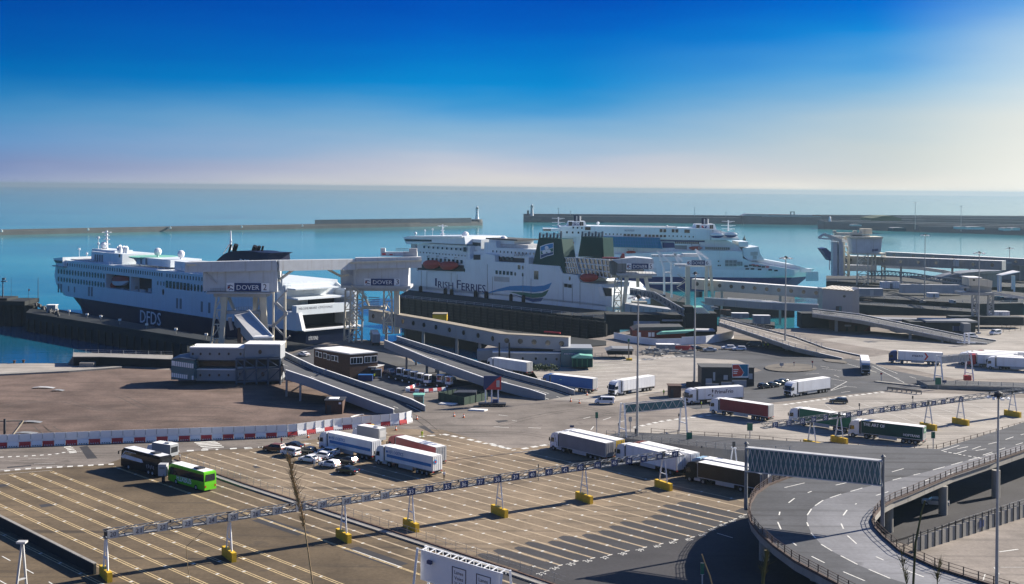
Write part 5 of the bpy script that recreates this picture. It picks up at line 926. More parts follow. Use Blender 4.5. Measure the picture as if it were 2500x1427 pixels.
# dark wall of brick under the grey ramp
bw = thing('abutment', 'dark brick abutment building under the grey road ramp', 'building', base('E', 800, 1170)); part(bw, 'wall', 'brick', lambda b: tb(b, 'E', 640, 945, 1085, 1178, 481, 10)); [part(bw, 'doorway', 'black', lambda b: tb(b, 'E', *q_, 480.9, .1)) for q_ in ((730, 752, 1135, 1178), (810, 832, 1125, 1175))]; part(bw, 'sign', 'lgrey', lambda b: tb(b, 'E', 722, 778, 1118, 1132, 480.85, .1)); part(bw, 'red_wall', 'brick_red', lambda b: tp(b, 'E', ((885, 1175), (945, 1165), (945, 1120)), 480.8, .3)); part(bw, 'dark_wall', 'concrete_dark', lambda b: tb(b, 'E', 345, 640, 1020, 1150, 492, 8))
# --- covered walkway with portholes (berth 3) and its lower storey
w2a, w2b, w2c, w2d = T('C', 70, 1085, 446), T('C', 600, 1180, 418), T('C', 1090, 1280, 392), T('C', 1215, 1308, 386)
gallery('long pale walkway with round portholes bending down from berth 3 gantry', [w2a, w2b, w2c, w2d, T('C', 1812, 1342, 381)], 3.4, 3.9, 'panel_grey', 'sand', ports=(6, 4, 1, 5), legs=((.3, 0), (.9, 0), (.5, 1), (.9, 1)))
lb_ = thing('portakabin_row', 'lower white terminal building with portholes under the long walkway', 'building', base('H', 300, 270))
part(lb_, 'walls', 'panel_grey', lambda b: tb(b, 'H', 10, 600, 152, 262, 380, 7)); part(lb_, 'roof_edge', 'roofwhite', lambda b: tb(b, 'H', 8, 602, 146, 152, 379.8, 7.3)); part(lb_, 'steel_post', 'black', lambda b: [tl(b, 'H', (x, 60), (x, 250), 379, .5) for x in (68, 155)]); part(lb_, 'dark_gap', 'black', lambda b: tb(b, 'H', 160, 600, 118, 146, 382, 4))
part(lb_, 'end_wall', 'panel_grey', lambda b: tp(b, 'C', ((1015, 1345), (1300, 1325), (1300, 1427), (1015, 1427)), 383, 5))
for x in (132, 272, 385, 473, 567): part(lb_, 'porthole', 'glass', lambda b: tp(b, 'H', [(x+10*math.cos(i*math.pi/6), 200-4+(x-130)*.02+12*math.sin(i*math.pi/6)) for i in range(12)], 379.9, .1))
gb_ = thing('terminal_block', 'dark green terminal block with a green glass porch', 'building', base('H', 740, 272))
part(gb_, 'walls', 'teal_glass', lambda b: tb(b, 'H', 605, 880, 118, 272, 378, 9)); part(gb_, 'fascia', 'panel_grey', lambda b: tb(b, 'H', 603, 882, 108, 122, 377.7, 9.5)); part(gb_, 'sign', 'sign_blue', lambda b: tb(b, 'H', 625, 770, 152, 166, 377.9, .1)); part(gb_, 'sign_line', 'letter_white', lambda b: [tb(b, 'H', 632+i*14, 641+i*14, 156, 162, 377.82, .06) for i in range(9)])
po = part(gb_, 'porch', 'green_dark', lambda b: tb(b, 'H', 705, 880, 195, 274, 373, 5)); part(po, 'porch_roof', 'teal_deck', lambda b: tp(b, 'H', ((700, 198), (770, 168), (882, 180), (882, 200)), 372.8, 5.4)); part(po, 'porch_frame', 'green', lambda b: [tl(b, 'H', (x, 196), (x, 272), 372.8, .25) for x in (706, 745, 790, 835, 878)])
bs = thing('bush', 'dense green bush in front of the white terminal building', 'bush', base('H', 380, 300)); c_ = base('H', 380, 300); part(bs, 'foliage', 'leaf', lambda b: [leafball(b, c_+V((dx, 0, .2)), 2.6, 160, .4) for dx in (-4, -1, 2, 5)]); part(bs, 'stem', 'twig', lambda b: b.tube(c_, c_+V((0, 0, 1.5)), .2, 6))
# --- brick office by the tugs
bo_ = thing('brick_office', 'flat roofed brown brick office with white windows beside the tug park', 'building', base('G', 880, 370))
q4 = [P(z('B', 1165, 1115), 7.2), P(z('B', 1480, 1166), 7.2), P(z('B', 1720, 1148), 7.2), P(z('B', 1395, 1097), 7.2)]
part(bo_, 'walls', 'brick', lambda b: b.prism([V((p.x, p.y, 0)) for p in q4], (0, 0, 7.2))); c4 = sum(q4, V())/4
part(bo_, 'parapet', 'lgrey', lambda b: b.prism([c4+(p-c4)*1.015 for p in q4], (0, 0, .25))); part(bo_, 'roof', 'roofwhite', lambda b: b.prism([c4+(p-c4)*.93+V((0, 0, .26)) for p in q4], (0, 0, .06)))
f1_, f2_ = Fr(q4[0], q4[1]), Fr(q4[1], q4[2])
for f_, pts, w_, h_ in ((f1_, [(622, 158), (650, 168), (690, 175), (722, 188), (760, 195), (790, 200)], 1.5, 1.6), (f2_, [(937, 218), (990, 215), (1060, 208), (1117, 203)], 2.0, 1.9)):
    for p in pts:
        x, zz = f_.q(z('G', *p)); fr_ = MB().fb(f_, x-w_/2, x+w_/2, -.08, .02, zz-h_/2, zz+h_/2).build('window', M['letter_white'], bo_); MB().fb(f_, x-w_/2+.15, x-.05, -.12, -.07, zz-h_/2+.15, zz+h_/2-.15).fb(f_, x+.05, x+w_/2-.15, -.12, -.07, zz-h_/2+.15, zz+h_/2-.15).build('pane', M['glass'], fr_)
pa = base('G', 965, 370); part(bo_, 'annex', 'brick', lambda b: b.prism([V((p.x, p.y, 0)) for p in Zp('G', (960, 370), (1130, 372), (1200, 355), (1040, 345))], (0, 0, 3.2))); part(bo_, 'annex_roof', 'lgrey', lambda b: b.prism([V((p.x, p.y, 3.2)) for p in Zp('G', (952, 373), (1135, 376), (1206, 354), (1035, 342))], (0, 0, .2)))
fa_ = Fr(P(z('G', 1130, 372)), P(z('G', 960, 370)))
for x in (1078, 1138): a = fa_.q(z('G', x, 340)); part(bo_, 'shop_window', 'letter_white', lambda b: b.fb(fa_, a[0]-1.5, a[0]+1.5, -.1, 0, .3, 2.8)); part(bo_, 'glazing', 'glass', lambda b: b.fb(fa_, a[0]-1.3, a[0]+1.3, -.15, -.08, .5, 2.5))
part(bo_, 'stair', 'steel', lambda b: b.beam(P(z('G', 810, 215), 4), P(z('G', 945, 370), .2), 1.2, .4)); part(bo_, 'drainpipe', 'lgrey', lambda b: [b.tube(P(z('G', x, 230), .1), P(z('G', x, 230), 8.2), .12, 6) for x in (800, 808)])
# --- berths 5 and 6
D5 = 530
g5 = thing('berth_gantry', 'grey roofed gantry of berth 5 on splayed legs', 'gantry', T('D', 880, 1040, D5), 'white berth gantries over the ramps')
part(g5, 'machine_house', 'concrete', lambda b: (tp(b, 'D', ((680, 572), (742, 560), (745, 690), (690, 685)), D5+3, 10), tb(b, 'D', 742, 815, 575, 660, D5, 10))); part(g5, 'roof', 'dirty_white', lambda b: tp(b, 'D', ((690, 552), (900, 532), (1050, 545), (1062, 585), (745, 585)), D5-.5, 12))
part(g5, 'platform', 'lgrey', lambda b: (tb(b, 'D', 738, 1082, 672, 690, D5-2, 14), tb(b, 'D', 760, 1040, 690, 712, D5, 8)))
part(g5, 'leg', 'cream', lambda b: tl(b, 'D', (820, 705), (788, 1045), D5, 1.6, 1.4)); part(g5, 'leg', 'cream', lambda b: lattice(b, 'D', 722, 775, 700, 770, 700, 1045, D5+3, D5+3, 5)); part(g5, 'leg', 'cream', lambda b: tl(b, 'D', (915, 705), (918, 790), D5+4, 1.3)); part(g5, 'leg', 'cream', lambda b: tl(b, 'D', (985, 705), (1010, 830), D5, 1.5))
part(g5, 'railing', 'steel', lambda b: [tl(b, 'D', (745, y), (1078, y-22), D5-2, .12) for y in (648, 660)]+[tl(b, 'D', (745+i*30, 650), (745+i*30, 676), D5-2, .12) for i in range(12)])
board(g5, 'D', 818, 862, 1010, 1052, 584, 636, D5-1, '5', (1020, 1042))
part(g5, 'red_gear', 'maroon', lambda b: (tp(b, 'D', ((760, 545), (785, 498), (802, 500), (805, 545)), D5+2, 3), tb(b, 'D', 612, 760, 532, 545, D5+2, 3)))
D6 = 575
g6 = thing('berth_gantry', 'white portal of berth 6 with zigzag stairs', 'gantry', T('D', 1450, 940, D6), 'white berth gantries over the ramps')
part(g6, 'leg', 'cream', lambda b: tl(b, 'D', (1352, 610), (1352, 945), D6, 2.0, 1.8)); part(g6, 'leg', 'cream', lambda b: (tl(b, 'D', (1518, 600), (1508, 895), D6, 1.4, 1.4), tl(b, 'D', (1548, 600), (1570, 890), D6, 1.2, 1.2))); part(g6, 'head_beam', 'dirty_white', lambda b: tb(b, 'D', 1240, 1560, 592, 612, D6, 5))
[part(g6, 'stair', 'cream', lambda b: stair(b, 'D', a, c, D6-2, 8)) for a, c in (((1265, 680), (1340, 730)), ((1340, 740), (1260, 790)), ((1260, 800), (1345, 850)), ((1345, 860), (1260, 915)))]
board(g6, 'D', 1342, 1385, 1502, 1556, 556, 602, D6-.5, '6', (1510, 1532))
g7 = thing('lifting_frame', 'slender white lifting frame left of berth 6 portal', 'frame', T('D', 1180, 860, D6+10))
part(g7, 'post', 'white', lambda b: tl(b, 'D', (1145, 620), (1148, 860), D6+10, .9)); part(g7, 'post', 'white', lambda b: tl(b, 'D', (1208, 565), (1212, 880), D6+10, .9)); part(g7, 'arm', 'white', lambda b: (tl(b, 'D', (1085, 475), (1200, 575), D6+10, .9), tl(b, 'D', (1100, 505), (1148, 630), D6+10, .8), tl(b, 'D', (1225, 490), (1310, 565), D6+10, .9), tl(b, 'D', (1235, 500), (1290, 625), D6+10, .9), tl(b, 'D', (1415, 462), (1530, 545), D6+10, .9), tl(b, 'D', (1425, 470), (1470, 560), D6+10, .8))); part(g7, 'cross_beam', 'dirty_white', lambda b: (tb(b, 'D', 1040, 1310, 510, 528, D6+10, 4), tb(b, 'D', 1110, 1300, 566, 574, D6+10, 2), tb(b, 'D', 1145, 1210, 660, 670, D6+10, 2), tb(b, 'D', 1010, 1300, 752, 765, D6+10, 2), tb(b, 'D', 1310, 1440, 500, 528, D6+10, 5)))
# lattice gangway of berth 5
lg = thing('lattice_gangway', 'dark lattice gangway sloping down to the green roofed tower', 'gangway', T('D', 1100, 930, 510))
ta, tb_ = (850, 800, 520), (1320, 985, 470)
def _lg(b):
    for s_ in (0, 4):
        for dy in (0, 55): tl(b, 'D', (ta[0], ta[1]+dy), (1060, 835+dy), ta[2]+s_, .5, .5, 502+s_); tl(b, 'D', (1060, 835+dy), (tb_[0], tb_[1]+dy), 502+s_, .5, .5, tb_[2]+s_)
        for i in range(26):
            t = i/26; x = lerp(850, 1320, t); y = lerp(800, 835, (x-850)/210) if x < 1060 else lerp(835, 985, (x-1060)/260); x2 = lerp(850, 1320, (i+1)/26); y2 = lerp(800, 835, (x2-850)/210) if x2 < 1060 else lerp(835, 985, (x2-1060)/260)
            d_ = lerp(520, 470, t)+s_; tl(b, 'D', (x, y), (x2, y2+55) if i % 2 else (x, y+55), d_, .3); tl(b, 'D', (x, y+55), (x2, y2), d_, .25)
part(lg, 'truss', 'steel', _lg); part(lg, 'deck', 'steel_blue', lambda b: (b.pbox(T('D', 850, 860, 520), T('D', 1060, 895, 502)-T('D', 850, 860, 520), (0, 4, 0), (0, 0, .3)), b.pbox(T('D', 1060, 895, 502), T('D', 1320, 1045, 470)-T('D', 1060, 895, 502), (0, 4, 0), (0, 0, .3)))); part(lg, 'side_sheet', 'steel_blue', lambda b: (b.pbox(T('D', 850, 860, 522), T('D', 1060, 895, 504)-T('D', 850, 860, 522), (0, .1, 0), (0, 0, 2.5)), b.pbox(T('D', 1060, 895, 504), T('D', 1320, 1045, 472)-T('D', 1060, 895, 504), (0, .1, 0), (0, 0, 2.5))))
br = thing('link_bridge', 'grey panelled link bridge below the dark lattice gangway', 'bridge', T('D', 1050, 1060, 505)); part(br, 'parapet', 'lgrey', lambda b: (b.pbox(T('D', 810, 1010, 525), T('D', 1300, 1075, 492)-T('D', 810, 1010, 525), (0, 9, 0), (0, 0, 3.6)))); part(br, 'joint', 'steel', lambda b: [tl(b, 'D', (x, 958+(x-810)*.1), (x, 1008+(x-810)*.13), 524.6-(x-810)*.068, .3) for x in range(855, 1300, 56)]); part(br, 'concrete_block', 'concrete', lambda b: tb(b, 'D', 870, 1000, 960-40, 985, 540, 6))
tt = thing('stair_tower', 'dark brick stair tower with a slanted ribbed green glass roof', 'building', base('D', 1470, 1190)); part(tt, 'walls', 'concrete_dark', lambda b: tb(b, 'D', 1335, 1608, 1018, 1178, 470, 9)); part(tt, 'upper_walls', 'concrete_dark', lambda b: tb(b, 'D', 1325, 1405, 962, 1020, 470.5, 8)); part(tt, 'glass_roof', 'teal_deck', lambda b: tp(b, 'D', ((1400, 968), (1488, 965), (1550, 1018), (1430, 1022)), 469.8, 7)); part(tt, 'roof_rib', 'roofwhite', lambda b: [tl(b, 'D', (1408+i*10, 968), (1440+i*13, 1020), 469.5, .2) for i in range(9)])
rb = thing('brick_block', 'low red brick building with green canopy behind white hoarding', 'building', base('D', 1100, 1250)); part(rb, 'walls', 'brick_red', lambda b: tb(b, 'D', 872, 1330, 1165, 1245, 455, 10)); part(rb, 'roof', 'roof_dark', lambda b: tp(b, 'D', ((868, 1168), (930, 1140), (1310, 1135), (1335, 1168)), 454.5, 11)); part(rb, 'canopy', 'teal_deck', lambda b: tp(b, 'D', ((1085, 1205), (1130, 1182), (1420, 1168), (1330, 1192)), 450, 4)); part(rb, 'side_shed', 'concrete_dark', lambda b: tb(b, 'D', 1330, 1600, 1170, 1240, 458, 8)); part(rb, 'low_roof', 'lgrey', lambda b: tb(b, 'D', 1420, 1590, 1165, 1176, 452, 6))
for x in (920, 1008, 1038): part(rb, 'window', 'letter_white', lambda b: tb(b, 'D', x, x+24, 1185, 1222, 454.9, .1))
rbs = thing('loading_shed', 'dark flat shed with pale roof strip left of the red brick building', 'shed', base('D', 980, 1150)); part(rbs, 'walls', 'concrete_dark', lambda b: tb(b, 'D', 640, 1330, 1030, 1160, 482, 10)); part(rbs, 'roof_strip', 'lgrey', lambda b: (tb(b, 'D', 1130, 1330, 1075, 1088, 481, 6), tb(b, 'D', 880, 1110, 1088, 1120, 481.5, 1)))
# white hoarding
ho = thing('hoarding', 'curved white site hoarding around the red brick building', 'hoarding', base('D', 1080, 1290))
hp = [P(z('D', *p)) for p in ((708, 1238), (860, 1272), (1080, 1298), (1300, 1293), (1510, 1283), (1620, 1268), (1752, 1235))]
for a, c in zip(hp, hp[1:]):
    d = c-a; nn = V((-d.y, d.x, 0)).normalized()*.15; MB().pbox(a, d, nn, (0, 0, 2.3 if a.x < hp[3].x else 2.8)).build('panel', M['white'], ho)
# walkway of berth 6 to the tall cabin, and the cabin
gallery('straight grey walkway with portholes reaching the tall grey cabin building', [T('D', 1385, 800, 585), T('E', 528, 888, 545)], 4, 4.3, 'panel_grey', 'roofwhite', ports=(11,), pr=.9, legs=((.25, 0), (.7, 0)))
cbn = thing('tall_cabin', 'tall grey metal cabin building with a ribbed pale roof', 'building', T('E', 690, 1040, 535)); part(cbn, 'walls', 'panel_grey', lambda b: tp(b, 'E', ((528, 803), (790, 822), (790, 1040), (528, 1015)), 540, 9)); part(cbn, 'side_wall', 'steel', lambda b: tp(b, 'E', ((790, 822), (848, 800), (848, 1035), (790, 1040)), 540.3, 8)); part(cbn, 'roof', 'sand', lambda b: b.add([T('E', 524, 805, 539.5), T('E', 795, 826, 539.5), T('E', 852, 800, 551), T('E', 620, 780, 551)]+[T('E', 524, 801, 539.5), T('E', 795, 822, 539.5), T('E', 852, 796, 551), T('E', 620, 776, 551)], [(4, 5, 6, 7), (0, 1, 5, 4), (1, 2, 6, 5), (2, 3, 7, 6), (3, 0, 4, 7)])); part(cbn, 'door', 'dark', lambda b: tb(b, 'E', 645, 695, 958, 1015, 539.8, .2)); part(cbn, 'door_glass', 'teal_glass', lambda b: tb(b, 'E', 672, 692, 962, 1010, 539.7, .1)); part(cbn, 'porthole', 'glass', lambda b: tp(b, 'E', [(718+11*math.cos(i*.52), 870+11*math.sin(i*.52)) for i in range(12)], 539.9, .1)); part(cbn, 'roof_rib', 'roofwhite', lambda b: [b.beam(T('E', lerp(524, 795, i/8), lerp(801, 822, i/8), 539.4), T('E', lerp(620, 852, i/8), lerp(776, 796, i/8), 551), .2) for i in range(9)])
# curved link road with white rails (berth 6)
lr_ = thing('link_road', 'grey link road with two white rails in front of the tall cabin', 'ramp', T('D', 1900, 930, 540)); a_, c_, e_ = T('D', 1500, 935, 560), T('D', 2000, 975, 535), T('E', 490, 1000, 520)
part(lr_, 'parapet', 'panel_grey', lambda b: (b.pbox(a_, c_-a_, (0, .4, 0), (0, 0, 2.6)), b.pbox(c_, e_-c_, (0, .4, 0), (0, 0, 2.6)))); part(lr_, 'deck', 'steel', lambda b: (b.pbox(a_-V((0, 0, .4)), c_-a_, (0, 12, 0), (0, 0, .4)), b.pbox(c_-V((0, 0, .4)), e_-c_, (0, 12, 0), (0, 0, .4))))
part(lr_, 'rail', 'roofwhite', lambda b: (b.beam(a_+V((0, 0, 2.8)), c_+V((0, 0, 2.8)), .4), b.beam(c_+V((0, 0, 2.8)), e_+V((0, 0, 2.8)), .4))); part(lr_, 'rail', 'roofwhite', lambda b: (tl(b, 'D', (1700, 888), (2060, 912), 556, .5, .5, 548), tl(b, 'D', (2060, 912), (2283, 945), 548, .5, .5, 535), tl(b, 'E', (0, 915), (230, 938), 548, .5, .5, 540), tl(b, 'E', (230, 938), (485, 985), 540, .5, .5, 530)))
for i in range(7): part(lr_, 'joint', 'steel', lambda b: tl(b, 'D', (1560+i*105, 905+i*9), (1560+i*105, 935+i*9), 556-i*5, .3))
# finger quays on the right, far to near
for lbl, top, zt in (('dark berth wall behind the tall cabin with a pale ledge', [z('E', 840, 940), z('E', 1890, 1010), z('E', 1890, 985), z('E', 840, 915)], 1.0), ('long dark quay with vehicles standing on it right of the tall cabin', [z('E', 845, 880), z('E', 1900, 935), z('E', 2283, 930), z('E', 2283, 840), z('E', 1500, 770), z('E', 700, 760), z('E', 560, 790)], 3.0), ('broad dark quay carrying the curved roof terminal', [z('E', 560, 742), z('E', 1500, 770), z('E', 2600, 800), z('E', 2600, 700), z('E', 1700, 690), z('E', 560, 690)], 4.0), ('dark berth wall behind the berth 6 walkway', [z('D', 1580, 912), z('D', 2283, 928), z('D', 2283, 842), z('D', 1590, 828)], 1.0), ('dark quay strip below the two grey containers at the basin edge', [z('D', 1620, 1075), z('D', 2110, 1125), z('D', 2110, 1095), z('D', 1640, 1045)], .6), ('dark concrete jetty under berth 5 lifting frame', [z('D', 1000, 880), z('D', 1330, 925), z('D', 1330, 880), z('D', 1010, 790)], 1.5)):
    quay(lbl, top, zt, m='concrete_dark' if zt != 4 else 'timber_dark')
# small white and grey boxes on the quays
for lbl, k, x0, x1, yt, yb, d_, m in (('pale green refrigerated trailer box on the quay right of the cabin', 'E', 850, 1055, 805, 868, 605, 'panel_grey'), ('long white trailer box standing on the far quay', 'E', 1040, 1205, 747, 800, 645, 'white'), ('small grey container by the basin edge', 'D', 1740, 1885, 1020, 1062, 520, 'panel_grey'), ('larger grey container by the basin edge', 'D', 1928, 2072, 1040, 1110, 500, 'panel_grey'), ('white site cabin with flat roof on the right quay', 'E', 1985, 2160, 1005, 1048, 540, 'roofwhite'), ('small white cabin on the far quay', 'E', 1450, 1545, 845, 880, 600, 'white'), ('grey site cabin with white door beside parked cars', 'D', 1082, 1242, 1292, 1345, 418, 'panel_grey')):
    t = thing('site_cabin' if 'cabin' in lbl else 'container', lbl, 'cabin' if 'cabin' in lbl else 'container', T(k, (x0+x1)/2, yb, d_)); part(t, 'body', m, lambda b: tb(b, k, x0, x1, yt, yb, d_, 3)); part(t, 'roof', 'roofwhite', lambda b: tb(b, k, x0-1, x1+1, yt-3, yt, d_-.1, 3.2)); part(t, 'door', 'lgrey' if m != 'white' else 'grey', lambda b: tb(b, k, x0+(x1-x0)*.45, x0+(x1-x0)*.6, yt+(yb-yt)*.2, yb, d_-.08, .08)); part(t, 'ribs', 'steel', lambda b: [tl(b, k, (x0+(x1-x0)*i/8, yt), (x0+(x1-x0)*i/8, yb), d_-.05, .06) for i in range(9)])
# white towers of the next berth
wt = thing('white_tower', 'white twin post lifting tower with a raised boom', 'tower', T('E', 650, 685, 690))
for x in (630, 682): part(wt, 'post', 'dirty_white', lambda b: tl(b, 'E', (x, 395), (x, 690), 690, 2.6, 4))
part(wt, 'cross_piece', 'dirty_white', lambda b: [tb(b, 'E', 615, 700, y, y+14, 690.5, 4) for y in (400, 470, 580, 655)]+[tb(b, 'E', 700, 765, 430, 440, 692, 3)]); part(wt, 'boom', 'dirty_white', lambda b: (tl(b, 'E', (490, 362), (540, 330), 688, .9, 1.2), tl(b, 'E', (540, 330), (695, 390), 688, 1.0, 1.6), tl(b, 'E', (500, 365), (610, 372), 688, .8), tl(b, 'E', (600, 345), (755, 400), 696, 1.0, 1.6), tb(b, 'E', 615, 700, 345, 390, 692, 4))); part(wt, 'rear_column', 'cream', lambda b: [tl(b, 'E', (x, 360), (x, 690), 700, 1.3) for x in (712, 755)]+[tl(b, 'E', (712, y), (755, y+40), 700, .5) for y in range(370, 660, 48)]+[tb(b, 'E', 706, 762, 350, 400, 700, 4)])
wh = thing('white_gantry', 'white boxed gantry on a lattice tower at the next berth', 'gantry', T('E', 900, 800, 680), 'white berth gantries over the ramps')
part(wh, 'machine_house', 'dirty_white', lambda b: (tp(b, 'E', ((780, 362), (945, 372), (945, 500), (795, 492)), 680, 10), tp(b, 'E', ((945, 372), (1048, 358), (1035, 490), (945, 500)), 680.3, 9))); part(wh, 'roof_gear', 'cream', lambda b: (tb(b, 'E', 870, 960, 282, 330, 684, 5), tb(b, 'E', 640, 870, 318, 342, 684, 4), tb(b, 'E', 625, 650, 298, 322, 684, 3), tb(b, 'E', 775, 1055, 352, 366, 679, 12), tb(b, 'E', 790, 940, 335, 355, 684, 5), tb(b, 'E', 800, 830, 298, 318, 684, 2)))
part(wh, 'leg', 'cream', lambda b: lattice(b, 'E', 835, 925, 825, 925, 505, 800, 681, 681, 5)); part(wh, 'leg', 'cream', lambda b: lattice(b, 'E', 960, 990, 955, 985, 500, 780, 686, 686, 5)); part(wh, 'leg', 'cream', lambda b: lattice(b, 'E', 1045, 1075, 1042, 1072, 490, 725, 690, 690, 4)); part(wh, 'lettering', 'letter_navy', lambda b: [tb(b, 'E', 962+i*11, 969+i*11, 460-i, 480-i, 679.8, .1) for i in range(5)]); part(wh, 'deck', 'cream', lambda b: tb(b, 'E', 785, 1080, 494, 508, 680, 12))
gallery('long grey walkway on the far right above the water', [T('E', 700, 585, 705), T('E', 2090, 638, 640)], 5, 4.4, 'grey', 'roofwhite', ports=(9,), pr=.9, legs=((.4, 0), (.72, 0))); gallery('farther grey walkway stretching over the harbour at right', [T('E', 1070, 535, 770), T('E', 2500, 612, 700)], 5, 3.6, 'grey', 'roofwhite', ports=(8,), pr=.9, legs=((.55, 0), (.85, 0)))
part(wt, 'link_box', 'lgrey', lambda b: tb(b, 'E', 1690, 1718, 550, 610, 652, 4))
cr_ = thing('curved_terminal', 'low terminal hall with curved dark roof on the right quay', 'building', T('E', 1800, 750, 600)); part(cr_, 'roof', 'steel', lambda b: b.prism([T('E', *p, 655) for p in ((1540, 722), (1640, 690), (1800, 662), (1960, 650), (2090, 648), (2090, 668), (1960, 672), (1800, 690), (1650, 715))], (0, 14, 0))); part(cr_, 'walls', 'grey', lambda b: b.prism([T('E', *p, 656) for p in ((1640, 715), (1800, 690), (1960, 672), (2085, 668), (2085, 790), (1640, 790))], (0, 12, 0)))
hall = thing('grey_hall', 'plain grey panelled hall at the right edge beyond the canopy', 'building', T('E', 2200, 720, 640)); part(hall, 'walls', 'grey', lambda b: (tb(b, 'E', 2092, 2600, 585, 725, 715, 20))); part(hall, 'roof_edge', 'lgrey', lambda b: tb(b, 'E', 2088, 2600, 574, 585, 714.7, 21))
cy_ = thing('canopy', 'white slanted canopy on tall white posts', 'canopy', T('E', 2130, 830, 560)); part(cy_, 'roof', 'roofwhite', lambda b: b.add([T('E', 2040, 685, 630), T('E', 2090, 692, 627), T('E', 2250, 660, 627), T('E', 2185, 648, 634)]+[T('E', 2040, 680, 630), T('E', 2090, 687, 627), T('E', 2250, 655, 627), T('E', 2185, 643, 634)], [(4, 5, 6, 7), (0, 1, 5, 4), (1, 2, 6, 5), (2, 3, 7, 6), (3, 0, 4, 7), (3, 2, 1, 0)]))
for x, y in ((2058, 830), (2078, 830), (2180, 810), (2197, 830)): part(cy_, 'post', 'white', lambda b: tl(b, 'E', (x, 690), (x, y), 630, .8))
ct = thing('control_cabin', 'beige control cabin on steel legs with an outside stair', 'cabin', T('E', 1920, 1080, 500)); part(ct, 'cabin', 'cream', lambda b: (tb(b, 'E', 1805, 1915, 712, 778, 500, 8), tp(b, 'E', ((1915, 718), (2008, 735), (2005, 795), (1915, 780)), 500.3, 7))); part(ct, 'window', 'glass', lambda b: tb(b, 'E', 1838, 1856, 722, 736, 499.9, .1)); part(ct, 'roof', 'roofwhite', lambda b: tb(b, 'E', 1800, 1920, 706, 712, 499.7, 8.4))
part(ct, 'leg', 'steel', lambda b: lattice(b, 'E', 1832, 1870, 1830, 1872, 860, 1125, 500, 500, 5)); part(ct, 'leg', 'steel', lambda b: lattice(b, 'E', 1972, 2015, 1965, 2015, 860, 1030, 503, 503, 5)); part(ct, 'platform', 'steel', lambda b: (tb(b, 'E', 1740, 2020, 838, 860, 499, 8), tb(b, 'E', 1735, 1800, 785, 800, 499, 3), tb(b, 'E', 1820, 2000, 775, 838, 502, 5))); part(ct, 'gangway', 'lgrey', lambda b: (tl(b, 'E', (2010, 835), (2283, 880), 500, .5), tl(b, 'E', (2010, 850), (2283, 890), 500, .5)))
tg = thing('truss_bridge', 'long dark truss footbridge across the right quays', 'footbridge', T('E', 1350, 740, 620))
def _tg(b):
    pts = [(920, 655, 690), (1100, 650, 660), (1300, 668, 640), (1500, 700, 610), (1790, 735, 560)]
    for (x0, y0, d0), (x1, y1, d1) in zip(pts, pts[1:]):
        for dy in (0, 38): tl(b, 'E', (x0, y0+dy), (x1, y1+dy), d0, .6, .6, d1)
        for i in range(6): t = i/6; x, y, dd = lerp(x0, x1, t), lerp(y0, y1, t), lerp(d0, d1, t); tl(b, 'E', (x, y), (x, y+38), dd, .35); tl(b, 'E', (x, y+38), (lerp(x0, x1, t+1/6), lerp(y0, y1, t+1/6)), dd, .25)
part(tg, 'truss', 'steel_blue', _tg); part(tg, 'deck', 'steel', lambda b: (b.pbox(T('E', 920, 693, 690), T('E', 1300, 706, 640)-T('E', 920, 693, 690), (0, 4, 0), (0, 0, .4)), b.pbox(T('E', 1300, 706, 640), T('E', 1790, 773, 560)-T('E', 1300, 706, 640), (0, 4, 0), (0, 0, .4))))
cvr = thing('curved_ramp', 'pale curved ramp with solid parapet over the far basin', 'ramp', T('E', 1300, 640, 690), 'vehicle ramps to the ships'); part(cvr, 'parapet', 'lgrey', lambda b: [b.pbox(T('E', x0, y0+26, d0), T('E', x1, y1+26, d1)-T('E', x0, y0+26, d0), (0, 8, 0), (0, 0, 1.8)) for x0, y0, d0, x1, y1, d1 in ((1080, 598, 720, 1350, 612, 700), (1350, 612, 700, 1600, 645, 680), (1600, 645, 680, 1745, 680, 650))]); part(cvr, 'pier', 'concrete', lambda b: tl(b, 'E', (1605, 670), (1605, 720), 680, 3))
part(cvr, 'low_wall', 'lgrey', lambda b: tb(b, 'E', 1210, 1760, 770, 842, 617, 3)); part(cvr, 'near_parapet', 'lgrey', lambda b: tb(b, 'E', 720, 1000, 600, 650, 712, 6))
lowb = thing('customs_shed', 'long low dark shed with pale roof right of the ramp', 'shed', base('E', 1850, 1180)); part(lowb, 'walls', 'concrete_dark', lambda b: tb(b, 'E', 1290, 1860, 1095, 1178, 481, 10)); part(lowb, 'roof', 'grey', lambda b: (tp(b, 'E', ((920, 1062), (1430, 1078), (1440, 1098), (940, 1080)), 500, 8), tb(b, 'E', 1430, 1880, 1085, 1098, 480.5, 11))); part(lowb, 'door', 'sign_blue', lambda b: tb(b, 'E', 1668, 1720, 1132, 1172, 480.9, .1)); part(lowb, 'door_frame', 'lgrey', lambda b: (tb(b, 'E', 1662, 1668, 1128, 1174, 480.8, .1), tb(b, 'E', 1720, 1726, 1128, 1174, 480.8, .1))); part(lowb, 'annex', 'grey', lambda b: tb(b, 'E', 1758, 1820, 1108, 1185, 476, 4)); part(lowb, 'rear_wall', 'concrete_dark', lambda b: tb(b, 'E', 1650, 2283, 1050, 1120, 497, 6))
railing('pale two bar fence at the right edge of the upper apron', [P(z('E', 2000, 1195)), P(z('E', 2283, 1165)), P(z('E', 2400, 1150))], 1.6, 4, 2, 'sand'); railing('pale upper fence at the right edge behind the white van', [P(z('E', 2090, 1150)), P(z('E', 2283, 1120)), P(z('E', 2400, 1105))], 1.6, 4, 2, 'sand')
